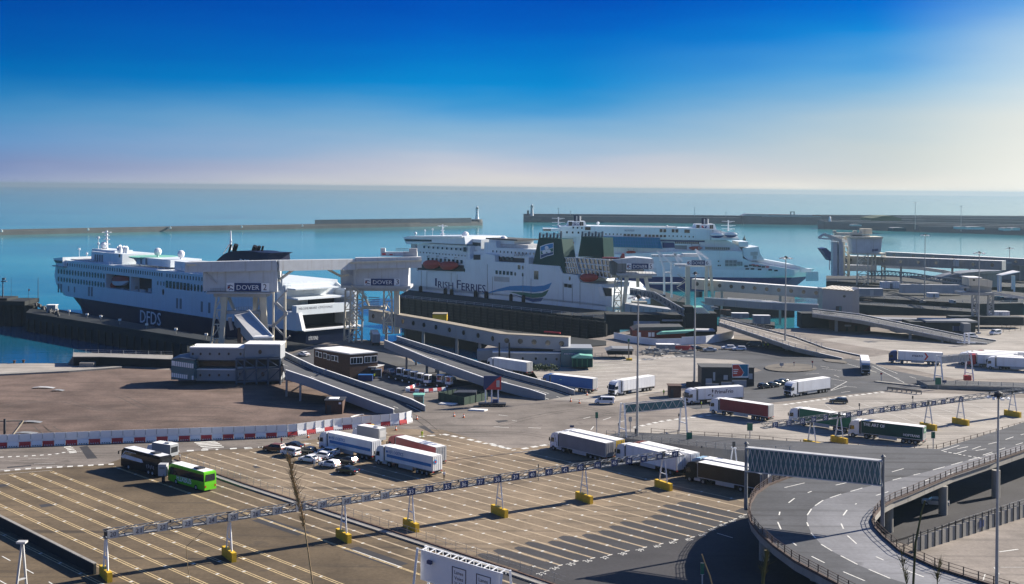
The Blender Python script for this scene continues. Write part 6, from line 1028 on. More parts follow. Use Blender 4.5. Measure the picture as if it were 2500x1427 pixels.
for lbl, k, pts, zt in (('thin railing along the dark quay right of the tall cabin', 'E', ((850, 880), (1890, 935), (2283, 930)), 3.0), ('thin railing on the berth wall ledge behind the tall cabin', 'E', ((845, 938), (1885, 1008)), 1.0), ('railing on the broad quay below the curved terminal', 'E', ((565, 742), (1500, 772), (2500, 798)), 4.0), ('railing on the dark berth wall behind berth 6 walkway', 'D', ((1590, 908), (2270, 925)), 1.0), ('railing along the berth wall before the white hull', 'C', ((320, 878), (2240, 1078)), .6)):
    railing(lbl, [P(z(k, *p), zt) for p in pts], 1.3, 6, 2, 'lgrey', r=.09, pw=.16)
for i, (k, x0, x1, yt, yb, d_, m) in enumerate((('E', 1215, 1240, 780, 810, 640, 'steel_blue'), ('E', 1560, 1600, 800, 830, 622, 'rust'), ('E', 1380, 1430, 905, 925, 585, 'concrete'), ('E', 1650, 1690, 900, 930, 575, 'lgrey'), ('E', 1130, 1180, 880, 895, 600, 'timber_dark'), ('E', 2040, 2110, 870, 905, 590, 'teal_glass'), ('E', 2130, 2230, 880, 920, 585, 'steel_blue'), ('E', 900, 960, 900, 915, 595, 'rust'), ('D', 1640, 1730, 985, 1030, 525, 'rust'), ('D', 1560, 1620, 960, 985, 545, 'steel'), ('D', 1100, 1160, 850, 880, 560, 'steel'), ('D', 1420, 1480, 825, 880, 580, 'steel_blue'))):
    t = thing('plant_unit', ('dark', 'rusty', 'grey', 'pale', 'low dark', 'teal', 'long dark', 'small rusty', 'long rusty', 'small grey', 'squat grey', 'blue grey')[i]+' machinery unit standing on the quays '+('beside the long white trailer box', 'between truss bridge and control cabin', 'near the small white cabin', 'below the beige control cabin', 'behind the pale green trailer box', 'under the white canopy', 'at the edge of the far right quay', 'beside the tall cabin wall', 'left of the two basin containers', 'under the berth 6 link road', 'under the white lifting frame', 'between the berth 6 portal legs')[i], 'machinery', T(k, (x0+x1)/2, yb, d_)); part(t, 'housing', m, lambda b: (tb(b, k, x0, x1, yt+5, yb, d_, 3), tb(b, k, x0+4, lerp(x0, x1, .5), yt, yt+6, d_+.3, 1.6))); part(t, 'grille', 'dark', lambda b: tb(b, k, lerp(x0, x1, .55), x1-3, yt+9, yb-4, d_-.06, .06))
# --- breakwaters, lighthouses, far piers
def wallrun(name, label, cat, base_, zt, thick, m, group=None, cap=None):
    pts = [P(p, SEA) for p in base_]; t = thing(name, label, cat, V((pts[0].x, pts[0].y, SEA)), group)
    b = MB(); back_ = [p+V((0, thick, 0)) for p in pts]; b.prism([V((p.x, p.y, SEA-1)) for p in pts+back_[::-1]], (0, 0, zt-SEA+1)); b.build('wall', M[m], t)
    if cap: b = MB(); b.prism([V((p.x, p.y+thick*.55, zt)) for p in pts]+[V((p.x, p.y+thick, zt)) for p in pts[::-1]], (0, 0, cap)); b.build('parapet', M[m], t)
    return t
bk = wallrun('breakwater', 'long low stone breakwater ending at the slim white lighthouse', 'breakwater', [(-700, 592), (0, 575), (400, 566), (768, 559), (1000, 555), (1178, 551)], -1.2, 14, 'stone', cap=1.6)
zt0 = P((0, 0)).z
part(bk, 'raised_wall', 'stone_dark', lambda b: b.prism([V((p.x, p.y+9, -1)) for p in [P(q_, SEA) for q_ in ((766, 559), (1000, 555), (1150, 552))]]+[V((p.x, p.y+14, -1)) for p in [P(q_, SEA) for q_ in ((1150, 552), (1000, 555), (766, 559))]], (0, 0, 7.4)))
part(bk, 'head', 'stone', lambda b: b.lathe(P((1160, 551), SEA)+V((0, 14, 0)), [(12, -1), (11.5, 7.5), (11, 9.5), (.1, 9.6)], 20)); part(bk, 'steps', 'stone_dark', lambda b: [b.beam(P(z(k, x, y), SEA)+V((0, -.3, .5)), P(z(k, x+40, y-28), SEA+5), 1.5, 1.5) for k, x, y in (('A', 1420, 160), ('B', 1235, 60), ('C', 860, 250))])
for i, (k, x, y) in enumerate((('A', 18, 160), ('A', 770, 146), ('A', 1486, 133), ('A', 2107, 122), ('B', 1065, 42))):
    p = P(z(k, x, y), -.8); o = thing('marker', 'small white marker box on the breakwater side', 'marker', p, 'white markers on the breakwater'); MB().box(p.x-1, p.x+1, p.y-1.2, p.y-.2, p.z-1, p.z+1).box(p.x-.3, p.x+.3, p.y-1.2, p.y-.6, p.z+1, p.z+2).build('box', M['lamp_white'], o)
def lighthouse(label, k, x, yb, yt, dist, w, m):
    p, q_ = T(k, x, yb, dist), T(k, x, yt, dist); h = q_.z-p.z; t = thing('lighthouse', label, 'lighthouse', p)
    part(t, 'tower', m, lambda b: b.lathe(p, [(w*.75, 0), (w*.6, h*.12), (w*.5, h*.4), (w*.42, h*.68), (w*.62, h*.70), (w*.62, h*.74)], 16)); part(t, 'lantern', 'glass', lambda b: b.lathe(p, [(w*.34, h*.74), (w*.34, h*.88)], 12)); part(t, 'roof', m, lambda b: b.lathe(p, [(w*.42, h*.88), (w*.3, h*.94), (w*.06, h*.96), (w*.04, h)], 12))
    part(t, 'gallery', 'lgrey', lambda b: b.lathe(p, [(w*.66, h*.735), (w*.7, h*.74), (w*.7, h*.78), (w*.66, h*.78), (w*.66, h*.742)], 14)); part(t, 'window', 'dark', lambda b: [b.box(p.x-.5, p.x+.5, p.y-w*.56, p.y-w*.3, p.z+h*f, p.z+h*f+1.6) for f in (.25, .45, .6)]); return t
dl_ = P((1163, 551), SEA).y+12
lighthouse('slim white lighthouse standing on the rounded breakwater head', 'C', 1015, 196, 82, dl_, 4.6, 'white')
ap = wallrun('breakwater', 'tall straight harbour pier carrying the cream lighthouse', 'pier', [(1278, 543), (1500, 544), (1900, 548), (2090, 550), (2700, 560)], 5.0, 30, 'stone_dark', cap=3.4); dp = P((1297, 543), SEA).y+15
part(ap, 'landing', 'stone', lambda b: tb(b, 'C', 1425, 1578, 193, 222, dp-18, 6)); part(ap, 'hut', 'stone', lambda b: (tb(b, 'C', 1735, 1782, 153, 170, dp+4, 8), tb(b, 'C', 1450, 1468, 122, 165, dp, 4)))
lighthouse('cream lighthouse with dark lantern on the straight harbour pier', 'C', 1492, 168, 66, dp, 5.2, 'dirty_white')
for k, x, yb, yt in (('C', 1725, 165, 100), ('C', 1830, 165, 125), ('D', 1685, 180, 135), ('D', 1412, 175, 95)):
    p = T(k, x, yb, dp+10); o = thing('pier_mast', 'thin mast standing on the straight harbour pier', 'mast', p, 'thin masts on the far pier'); part(o, 'pole', 'steel', lambda b: b.tube(p, T(k, x, yt, dp+10), .5, 6, .3)); part(o, 'arm', 'steel', lambda b: tl(b, k, (x-8, yt+6), (x+8, yt+6), dp+10, .4))
db = P((2000, 549), SEA).y-6
ph = thing('pier_shed', 'long pitched roof shed with a square frame on the far pier', 'building', T('E', 200, 240, db)); part(ph, 'walls', 'stone_dark', lambda b: (tb(b, 'D', 1835, 1999, 168, 240, db, 30), tb(b, 'E', 0, 520, 180, 240, db, 30))); part(ph, 'roof', 'steel', lambda b: (tp(b, 'D', ((1830, 170), (1870, 152), (1999, 154), (1999, 172)), db-1, 32), tp(b, 'E', ((0, 154), (250, 158), (500, 162), (520, 180), (0, 180)), db-1, 32))); part(ph, 'frame', 'stone_dark', lambda b: (tb(b, 'E', 248, 256, 132, 165, db, 2), tb(b, 'E', 278, 286, 132, 165, db, 2), tb(b, 'E', 248, 286, 132, 138, db, 2))); part(ph, 'red_ridge', 'maroon', lambda b: (tb(b, 'E', 60, 240, 157, 162, db-1.2, 1), tb(b, 'E', 440, 515, 160, 168, db-1.2, 1)))
for lb0, bp_, zt, m, th in (('dark far pier with a small white beacon at its end', [z('E', 540, 283), z('E', 1140, 300), z('E', 1800, 318), z('E', 2700, 345)], 6.0, 'stone_dark', 40), ('lower dark far quay at the right edge of the harbour', [z('E', 1370, 310), z('E', 1900, 325), z('E', 2700, 352)], 3.0, 'stone_dark', 25), ('long grey sea wall behind the far piers on the right', [z('E', 520, 247), z('E', 1300, 250), z('E', 2700, 256)], 10.0, 'stone_dark', 30)):
    wallrun('far_pier', lb0, 'pier', bp_, zt, th, m, cap=1.5)
p = T('E', 592, 240, P(z('E', 592, 285), SEA).y+8); be = thing('beacon', 'small white round beacon tower at the far pier end', 'beacon', p); part(be, 'tower', 'white', lambda b: b.lathe(p, [(3, 0), (2.2, 5), (1.6, 10), (.2, 12.5)], 12))
md = thing('earth_mound', 'grassy earth mound behind the far harbour piers', 'mound', T('E', 1090, 205, 1900)); part(md, 'slope', 'leaf', lambda b: tp(b, 'E', ((960, 190), (1010, 182), (1045, 172), (1140, 170), (1165, 180), (1215, 190), (1215, 212), (960, 212)), 1780, 60))
for lbl, x0, x1, yt, yb in (('pale low building on the far quay', 1715, 1785, 262, 285), ('long white low building on the far quay', 1790, 1940, 264, 288), ('small cream building near the end of the far quay', 2112, 2168, 275, 298), ('cream vessel shed beside the dark far pier', 790, 870, 243, 258), ('grey shed on the far quay at the right', 2185, 2250, 272, 296), ('round dark fort on the far pier', 1140, 1255, 272, 306)):
    dd = 1150 if yb > 280 else 1500; t = thing('far_building', lbl, 'building', T('E', (x0+x1)/2, yb, dd)); part(t, 'walls', 'stone_dark' if 'dark' in lbl and 'fort' in lbl else 'dirty_white', lambda b: tb(b, 'E', x0, x1, yt+5, yb, dd, 14)); part(t, 'roof', 'grey', lambda b: tp(b, 'E', ((x0-2, yt+6), (lerp(x0, x1, .2), yt), (lerp(x0, x1, .8), yt), (x1+2, yt+6)), dd-.5, 15))
bu = thing('buoy', 'small dark buoy floating beyond the ferry bow', 'buoy', P(z('D', 1845, 378), SEA)); part(bu, 'float', 'dark', lambda b: b.lathe(P(z('D', 1845, 378), SEA), [(2, 0), (2.2, 1), (.8, 2), (.4, 5), (.1, 5.2)], 10))
# ------------------------------------------------------------------ vehicles (local frame: x forwards, y to the left, origin on the ground under the tail)
_mc = {}
def cm(key, fn, mats):
    """mesh cache"""
    k = (key,)+tuple(mats)
    if k not in _mc: b = MB(); fn(b); _mc[k] = b.mesh(key.split('|')[0], [M[m] for m in mats])
    return _mc[k]
def lk(key, par, mats, fn, name=None, loc=None): return link(name or key.split('|')[0], cm(key, fn, mats), par, loc)
def wheel_b(r, w, n=14):
    def f(b): b.tube((0, -w/2, 0), (0, w/2, 0), r, n); b.tube((0, -w/2-.01, 0), (0, w/2+.01, 0), r*.55, 10, mi=1)
    return f
def ground_place(pF, pR, width, length, zz=0.0):
    """near side front and rear corners on the ground (pixels) -> origin and heading of the vehicle"""
    f, r = P(pF, zz), P(pR, zz); d = V((f.x-r.x, f.y-r.y, 0)); L_ = d.length; d.normalize(); n = V((-d.y, d.x, 0))
    away = n if n.dot(r-CAM) > 0 else -n; m_ = (f+r)/2 + away*width/2; o = m_ - d*length/2
    return V((o.x, o.y, zz)), math.atan2(d.y, d.x), L_, (1 if away.dot(n) < 0 else -1)
def truck(label, pF, pR, body='white', cab='white', kind='box', roof='roofwhite', rear='lgrey', group=None, shift=0.0, fwd=0.0, cargo=True, short=False):
    o, rz, L_, near = ground_place(pF, pR, 2.55, 16.3); d = V((math.cos(rz), math.sin(rz), 0)); o = o + V((-d.y, d.x, 0))*shift*-near + d*fwd
    t = thing('lorry', label, 'lorry', o, group or 'articulated lorries in the port', rz)
    tr = lk('trailer|'+kind, t, [body, roof, 'lgrey' if body != 'black' else 'dark'], lambda b: (b.box(0, 13.5, -1.27, 1.27, 1.2, 3.95, 0), b.box(.02, 13.48, -1.22, 1.22, 3.95, 4.0, 1), b.box(-.02, .1, -1.28, 1.28, 1.15, 4.0, 2), b.box(13.42, 13.52, -1.28, 1.28, 1.15, 4.0, 2), b.box(0, 13.5, -1.29, 1.29, 1.12, 1.26, 2), [b.box(i*1.12, i*1.12+.03, -1.285, 1.285, 1.26, 3.95, 0) for i in range(1, 12)] if kind == 'curtain' else None))
    for s_ in (-1, 1): lk('rear_door|%d' % s_, tr, [rear, 'steel'], lambda b: (b.box(-.06, -.02, .04*s_ if s_ > 0 else -1.2, 1.2 if s_ > 0 else -.04, 1.25, 3.9), [b.box(-.1, -.06, s_*y-.02, s_*y+.02, 1.3, 3.85, 1) for y in (.35, .85)]))
    for s_ in (-1, 1): lk('tail_light|%d' % s_, tr, ['lamp_red'], lambda b: b.box(-.08, .0, s_*1.1-.18, s_*1.1+.18, .95, 1.1))
    lk('chassis', t, ['chassis', 'lgrey', 'black'], lambda b: (b.box(.2, 15.8, -.45, .45, .75, 1.1), b.box(.3, 4.6, -1.15, 1.15, .8, 1.12), b.box(-.02, .12, -1.15, 1.15, .5, .75), b.box(5.6, 9.6, -1.2, -1.12, .45, 1.1, 1), b.box(5.6, 9.6, 1.12, 1.2, .45, 1.1, 1), b.box(12.9, 14.3, -1.2, -.6, .45, 1.0, 1), b.box(12.9, 14.3, .6, 1.2, .45, 1.0, 1), b.box(10.6, 10.9, -.9, .9, 0.2, .8), b.box(1.0, 4.9, -1.28, 1.28, 1.0, 1.15, 2)))
    cb_ = lk('cab', t, [cab, 'black', 'chassis'], lambda b: (b.prism([(13.95, -1.24, .9), (16.1, -1.24, .55), (16.3, -1.24, .6), (16.32, -1.24, 1.7), (16.1, -1.24, 2.9), (15.75, -1.24, 3.55), (15.0, -1.24, 3.85), (13.98, -1.24, 3.95)], (0, 2.48, 0)), b.box(16.3, 16.36, -1.1, 1.1, .75, 1.55, 1), b.box(16.22, 16.4, -1.2, 1.2, .35, .7, 2), b.box(13.75, 13.95, -1.1, 1.1, 1.1, 3.7, 2)))
    lk('windscreen', cb_, ['glass'], lambda b: b.prism([(16.345, -1.1, 1.75), (16.345, 1.1, 1.75), (16.125, 1.1, 2.85), (16.125, -1.1, 2.85)], (.03, 0, .006)))
    for s_ in (-1, 1):
        lk('side_window|%d' % s_, cb_, ['glass'], lambda b: b.prism([(15.05, s_*1.25, 1.85), (16.1, s_*1.25, 1.75), (15.95, s_*1.25, 2.65), (15.05, s_*1.25, 2.7)], (0, s_*.02, 0)))
        lk('mirror|%d' % s_, cb_, ['black'], lambda b: (b.box(16.25, 16.4, s_*1.42-.1, s_*1.42+.1, 1.9, 2.6), b.beam((16.3, s_*1.2, 2.6), (16.3, s_*1.42, 2.6), .06)))
        lk('headlight|%d' % s_, cb_, ['lamp_white'], lambda b: b.box(16.36, 16.42, s_*.85-.25, s_*.85+.25, .75, .95))
    lk('sun_visor', cb_, ['dark'], lambda b: b.prism([(16.1, -1.15, 2.9), (16.4, -1.15, 2.85), (16.1, -1.15, 3.0)], (0, 2.3, 0)))
    me = cm('wheel', wheel_b(.52, .34), ['tyre', 'grey'])
    for x in (1.6, 2.9, 4.2, 12.3, 15.3):
        for s_ in (-1, 1): link('wheel', me, t, (x, s_*1.08, .52))
    return t, tr, cb_, near
def ttxt(tr, near, s, x0, x1, z0, h, m):
    """lettering on the near side of a trailer; x0..x1 counted from the tail"""
    y = near*1.30; r = V((1, 0, 0)) if near < 0 else V((-1, 0, 0)); o = (x0, y, z0) if near < 0 else (x1, y, z0)
    vs, fs, _ = TXT[s]; b = MB(); [b.add([V(o)+r*(x*(x1-x0)+k_*h*.07)+V((0, near*.004*k_, y_*h)) for x, y_ in vs], fs) for k_ in (0, 1)]; return b.build('lettering', M[m], tr, world=False)
def tbox(tr, near, name, m, x0, x1, z0, z1): b = MB(); y = near*1.285; b.box(x0, x1, min(y, y+near*.02), max(y, y+near*.02), z0, z1); return b.build(name, M[m], tr, world=False)
Hq = lambda k, a, c: (z(k, *a), z(k, *c))
for lbl, a in (('white refrigerated lorry with blue stripe and a badge on its rear door', Hq('G', (1155, 1125), (1595, 1230))), ('white refrigerated lorry with blue stripe parked behind the parked cars', Hq('G', (668, 1000), (1062, 1090)))):
    t, tr, cb_, nr = truck(lbl, *a, rear='white'); tbox(tr, nr, 'stripe', 'stripe_blue', .4, 12.9, 1.95, 2.55); ttxt(tr, nr, 'HSF LOGISTICS', 8.2, 12.4, 2.75, .62, 'stripe_blue'); tbox(tr, nr, 'logo', 'stripe_blue', 12.6, 13.1, 2.8, 3.25)
    if 'badge' in lbl: b = MB(); b.tube((-.12, nr*.62, 2.9), (-.07, nr*.62, 2.9), .45, 14); bd = b.build('badge', M['sw_blue'], tr, world=False); b = MB(); b.tube((-.15, nr*.62, 2.9), (-.11, nr*.62, 2.9), .22, 12); b.build('badge_centre', M['letter_red'], bd, world=False)
truck('dark red curtain sided lorry with silver rear doors beside the blue striped lorries', *Hq('G', (1238, 1030), (1652, 1150)), body='maroon', cab='maroon', kind='curtain', rear='lgrey')
ga_ = Hq('H', (508, 992), (992, 1110))
t, tr, cb_, nr = truck('grey curtain sided lorry with patterned white cab', *ga_, body='grey_curtain', kind='curtain', rear='grey_curtain')
b = MB(); y = nr*1.25
for i in range(6): b.box(14.2+i*.12, 14.3+i*.12, min(y, y+nr*.02), max(y, y+nr*.02), 1.2+i*.35, 1.5+i*.35+.1*(i % 2))
b.build('pattern', M['letter_dark'], cb_, world=False)
truck('white lorry with yellow rear doors hidden behind the grey curtain sided lorry', *ga_, body='white', rear='yellow', shift=3.5, fwd=.5)
wa_ = Hq('H', (1078, 1098), (1612, 1230))
truck('plain white box lorry with white cab under the lane gantry', *wa_, rear='white'); truck('white box lorry parked close behind the plain white box lorry', *wa_, rear='white', cab='brick_red', shift=3.4, fwd=-.6)
ka_ = ((1689, 1178), (1838, 1208))
t, tr, cb_, nr = truck('black lorry with brown tinted curtain side next to flyover bend', *ka_, body='brown_curtain', cab='black', kind='curtain', rear='navy'); tbox(tr, nr, 'tank_panel', 'lgrey', 12.9, 14.2, .5, 1.0)
truck('lorry with pale blue cab roof between the black lorry and slip road', *ka_, body='white', cab='car_blue', rear='white', shift=3.4, fwd=1.2)
truck('blue curtain sided lorry parked by the green glass porch', *Hq('H', (462, 455), (858, 503)), body='blue', cab='blue', kind='curtain', rear='lgrey')
truck('white curtain sided lorry with tall white cab driving beside blue lorry', *Hq('H', (1085, 530), (1415, 476)), body='white', kind='curtain', rear='white')
t, tr, cb_, nr = truck('white refrigerated lorry with flower petal logo near the brown kiosk', *Hq('H', (1690, 605), (2218, 572)), rear='white'); ttxt(tr, nr, 'PrimaFrio', 3.2, 8.6, 2.45, .95, 'letter_dark')
for m, pts in (('letter_dark', ((9.3, 2.6), (9.0, 3.3), (9.25, 3.75), (9.5, 3.3))), ('letter_dark', ((9.4, 2.5), (10.4, 2.0), (10.7, 2.1), (10.5, 2.35))), ('sand', ((9.2, 2.45), (9.0, 1.9), (9.3, 1.6), (9.5, 2.0)))):
    sg = 1 if nr < 0 else -1; b = MB(); b.prism([(x, nr*1.29, zz) for x, zz in pts], (0, nr*.02, 0)); b.build('petal', M[m], tr, world=False)
truck('dark red curtain sided lorry leading the row on the pale trailer lot', *Hq('H', (2020, 695), (2283, 735)), body='maroon', kind='curtain', rear='lgrey')
truck('green curtain sided lorry with white cab behind the red lorry', *Hq('I', (212, 762), (800, 858)), body='green', kind='curtain', rear='lgrey')
t, tr, cb_, nr = truck('dark green curtain sided lorry lettered in white by slip road fence', *Hq('I', (785, 885), (1368, 955)), body='green_dark', kind='curtain', rear='lgrey'); ttxt(tr, nr, 'THE ART OF', 8.2, 13.0, 2.9, .72, 'letter_white'); ttxt(tr, nr, 'HOPTRANS', .7, 4.2, 1.65, .55, 'letter_white')
b = MB(); b.box(-.13, -.1, -1.0, 1.0, 2.6, 3.8); rp_ = b.build('rear_panel', M['green'], tr, world=False); vs, fs, _ = TXT['H']; b = MB(); b.add([V((-.15, .45-.9*x, 2.8+.8*y)) for x, y in vs], fs); b.build('lettering', M['letter_white'], rp_, world=False)
truck('white box lorry with dark grille cab passing the row of parked cars', *Hq('I', (262, 540), (592, 492)), rear='white')
# the one that drives towards the viewer
f_ = base('I', 905, 345); bk_ = P(z('I', 890, 168), 4.0); d_ = V((f_.x-bk_.x, f_.y-bk_.y, 0)).normalized(); o_ = f_-d_*16.3; n_ = V((-d_.y, d_.x, 0))*1.27
def _proj(p): 
    v_ = p-CAM; u, w_ = v_.x/v_.y, -v_.z/v_.y; xx = (u-SL*w_)/(1+SL*SL); yy = w_+SL*xx
    return (XC+F*xx, YH+F*yy)
sgn = 1 if n_.dot(f_-CAM) < 0 else -1
truck('white lorry with silver cab driving towards the viewer past roundabout', _proj(f_+n_*sgn), _proj(o_+n_*sgn), body='white', cab='silver')
t, tr, cb_, nr = truck('white lorry with navy cab and red arrow logo on its trailer', *Hq('I', (1082, 237), (1600, 262)), cab='navy2', rear='white'); ttxt(tr, nr, 'mazo', 6.0, 9.2, 2.35, .62, 'letter_red' if False else 'letter_navy'); sg = 1
b = MB(); b.prism([(x, nr*1.29, zz) for x, zz in ((5.6, 3.7), (5.1, 3.7), (4.3, 2.6), (5.1, 1.5), (5.6, 1.5), (4.9, 2.6))], (0, nr*.02, 0)); b.build('arrow_logo', M['letter_red'], tr, world=False)
ra_ = Hq('I', (1858, 288), (2560, 325))
for i, lbl in enumerate(('nearest white lorry of the row at the right edge', 'second white lorry of the row at the right edge', 'third white lorry of the row at the right edge', 'fourth white lorry of the row at the right edge', 'fifth white lorry of the row at the right edge')):
    truck(lbl, *ra_, rear='white', cab=('white', 'red', 'white', 'white', 'maroon')[i], shift=i*3.7, fwd=(0, 5.5, 8, 6.5, 3)[i], group='white lorries in a row at the right edge')
truck('lorry with pale box trailer driving onto the ramp by the berth 3 stair tower', *Hq('B', (1640, 1010), (1690, 1118)), body='panel_grey', rear='panel_grey')
truck('white trailer lorry half hidden behind the long grey ramp', *Hq('H', (-40, 300), (302, 352)), rear='lgrey')
# ---- cars
def car(label, pF, pR, col='car_white', kind='hatch', group='cars parked on the lane lot', cat='car', lights=True, opened=None):
    Lg, W_, H_ = dict(hatch=(4.2, 1.78, 1.5), saloon=(4.6, 1.8, 1.43), suv=(4.6, 1.86, 1.68), estate=(4.7, 1.8, 1.5), van=(5.0, 1.95, 1.95), mini=(4.4, 1.8, 1.8))[kind]
    o, rz, _, near = ground_place(pF, pR, W_, Lg); t = thing('van' if cat == 'van' else 'parked_car', label, cat, o, group, rz)
    w = W_/2
    prof = dict(hatch=((0, .35), (0, .85), (.12, 1.0), (.45, 1.48), (1.9, 1.5), (3.1, 1.0), (4.0, .85), (4.2, .6), (4.2, .3)), saloon=((0, .35), (0, .95), (.9, 1.02), (1.5, 1.42), (2.7, 1.43), (3.4, 1.0), (4.4, .85), (4.6, .6), (4.6, .3)), suv=((0, .4), (0, 1.0), (.1, 1.15), (.4, 1.66), (2.6, 1.68), (3.4, 1.15), (4.4, 1.0), (4.6, .7), (4.6, .35)), estate=((0, .35), (0, .9), (.1, 1.0), (.4, 1.46), (2.6, 1.5), (3.4, 1.0), (4.5, .85), (4.7, .6), (4.7, .3)), van=((0, .4), (0, 1.9), (.15, 1.95), (3.5, 1.95), (4.2, 1.25), (4.85, 1.1), (5.0, .8), (5.0, .35)), mini=((0, .4), (0, 1.75), (.15, 1.8), (3.0, 1.8), (3.6, 1.15), (4.3, 1.0), (4.4, .7), (4.4, .35)))[kind]
    belt = 1.0 if kind in ('suv',) else (1.05 if kind in ('van', 'mini') else .9)
    def body(b):
        rings = []
        for y, sc in ((-w, .0), (-w*.97, 1), (w*.97, 1), (w, .0)):
            inset = 0 if sc else .04
            rings.append([V((min(max(x, inset), Lg-inset), y*(1-.16*max(0, zz-belt)/(H_-belt)), zz-(.03 if not sc and zz > .5 else 0))) for x, zz in prof])
        b.loft(rings)
    bd = lk('body|'+kind, t, [col], body)
    def gl(pts, nm):
        for s_ in (-1, 1): lk('%s|%s%d' % (nm, kind, s_), bd, ['glass'], lambda b: b.prism([V((x, s_*(w*.985+.015)*(1-.16*max(0, zz-belt)/(H_-belt)), zz)) for x, zz in pts], (0, s_*.012, 0)))
    top = H_-.12
    if kind in ('van', 'mini'):
        gl([(Lg-1.75, 1.15), (Lg-.85, 1.2), (Lg-1.45, H_-.15), (Lg-1.75, H_-.15)], 'side_window')
        gl([(.4, 1.15), (Lg-1.95, 1.15), (Lg-1.95, H_-.18), (.4, H_-.18)], 'rear_side_window')
    else:
        x0, x1 = prof[2][0]+.3, prof[5][0]-.2; gl([(x0+.1, belt+.1), (x1-.1, belt+.08), (prof[4][0]+.1, top), (max(prof[3][0]+.25, x0+.2), top)], 'side_window')
    (xa, za), (xb, zb) = (prof[-5], prof[-4]) if kind not in ('van', 'mini') else (prof[3], prof[4])
    wa__, wb__ = lerp(V((xa, 0, za)), V((xb, 0, zb)), .12), lerp(V((xa, 0, za)), V((xb, 0, zb)), .9)
    lk('windscreen|'+kind, bd, ['glass'], lambda b: b.prism([wa__+V((0, -w*.72, 0)), wb__+V((0, -w*.86, 0)), wb__+V((0, w*.86, 0)), wa__+V((0, w*.72, 0))], (.03, 0, .03)))
    ra, rb_ = (V((prof[2][0], 0, prof[2][1])), V((prof[3][0], 0, prof[3][1]))) if kind not in ('van', 'mini') else (V((-.02, 0, 1.15)), V((-.02, 0, H_-.2)))
    lk('rear_window|'+kind, bd, ['glass'], lambda b: b.prism([lerp(ra, rb_, .12)+V((0, -w*.8, 0)), lerp(ra, rb_, .85)+V((0, -w*.7, 0)), lerp(ra, rb_, .85)+V((0, w*.7, 0)), lerp(ra, rb_, .12)+V((0, w*.8, 0))], (-.03, 0, .02)))
    for s_ in (-1, 1):
        lk('tail_light|%s%d' % (kind, s_), bd, ['lamp_red'], lambda b: b.box(-.02, .05, s_*w*.78-.14, s_*w*.78+.14, .75, .95)); lk('headlight|%s%d' % (kind, s_), bd, ['lamp_white'], lambda b: b.box(Lg-.12, Lg+.01, s_*w*.75-.18, s_*w*.75+.18, .62, .78)); lk('mirror|%s%d' % (kind, s_), bd, [col], lambda b: b.box(prof[-4][0]-.35, prof[-4][0]-.15, s_*(w+.1)-.1, s_*(w+.1)+.1, belt+.05, belt+.2))
    lk('number_plate|'+kind, bd, ['letter_white' if col != 'car_white' else 'yellow'], lambda b: b.box(-.03, 0, -.26, .26, .55, .67)); lk('bumper|'+kind, bd, ['dark'], lambda b: (b.box(-.03, .1, -w*.9, w*.9, .28, .45), b.box(Lg-.1, Lg+.03, -w*.9, w*.9, .25, .42)))
    me = cm('wheel|car', wheel_b(.33, .22, 12), ['tyre', 'silver'])
    for x in (.8, Lg-.85):
        for s_ in (-1, 1): link('wheel', me, t, (x, s_*(w-.1), .33))
    if opened == 'tailgate': lk('tailgate|'+kind, t, [col], lambda b: b.prism([(.45, -w*.8, 1.55), (-.7, -w*.8, 2.05), (-.7, w*.8, 2.05), (.45, w*.8, 1.55)], (.02, 0, .06)))
    if opened == 'door': lk('open_door|%s%d' % (kind, near), t, [col], lambda b: b.prism([(2.7, near*w, .4), (2.7, near*w, 1.0), (2.35, near*w*1.9, 1.0), (2.35, near*w*1.9, .4)], (.06, 0, 0)))
    return t
for lbl, a, c, col, kd, op in (('brown car parked at the back of the car group', (162, 1008), (292, 1022), 'car_brown', 'suv', None), ('white people carrier with dark rear window beside the brown car', (305, 1040), (418, 1062), 'car_white', 'mini', None), ('black car behind the white people carrier', (340, 982), (450, 995), 'car_dark', 'saloon', None), ('dark green car between people carrier and white lorry', (455, 1025), (560, 1042), 'car_dark', 'hatch', None), ('white saloon with people standing at its tail', (480, 1100), (590, 1115), 'car_white', 'saloon', None), ('white car half hidden behind the open doored white hatchback', (600, 1070), (680, 1082), 'car_white', 'estate', 'tailgate'), ('white hatchback with an open side door', (645, 1140), (765, 1160), 'car_white', 'hatch', 'door'), ('white car with raised tailgate next to blue striped lorry', (655, 1040), (740, 1052), 'car_white', 'suv', 'tailgate'), ('dark car squeezed between open doored hatchback and lorry', (815, 1115), (905, 1130), 'car_dark', 'hatch', None), ('dark blue car nearest to the lane fence', (792, 1195), (930, 1218), 'car_dark', 'saloon', None)):
    car(lbl, z('G', *a), z('G', *c), col, kd, opened=op)
car('white passenger van driving past the sign portal', z('H', 905, 598), z('H', 1060, 603), 'car_white', 'van', None, 'van'); car('light blue van parked under the long grey ramp', z('G', 1805, 398), z('G', 1712, 402), 'car_blue', 'van', None, 'van'); car('black estate car driving across the pale trailer lot', z('I', 600, 590), z('I', 738, 597), 'car_dark', 'estate', 'cars on the port roads')
for i, (a, c) in enumerate((((100, 455), (-10, 468)), ((170, 447), (85, 458)), ((225, 432), (140, 440)), ((255, 420), (190, 428)))): car(('nearest black car of the row by the portakabin', 'second black car of the row by the portakabin', 'third black car of the row by the portakabin', 'small black car at the row end by white lorry')[i], z('I', *a), z('I', *c), 'car_dark', 'hatch', 'black cars in a row by the portakabin')
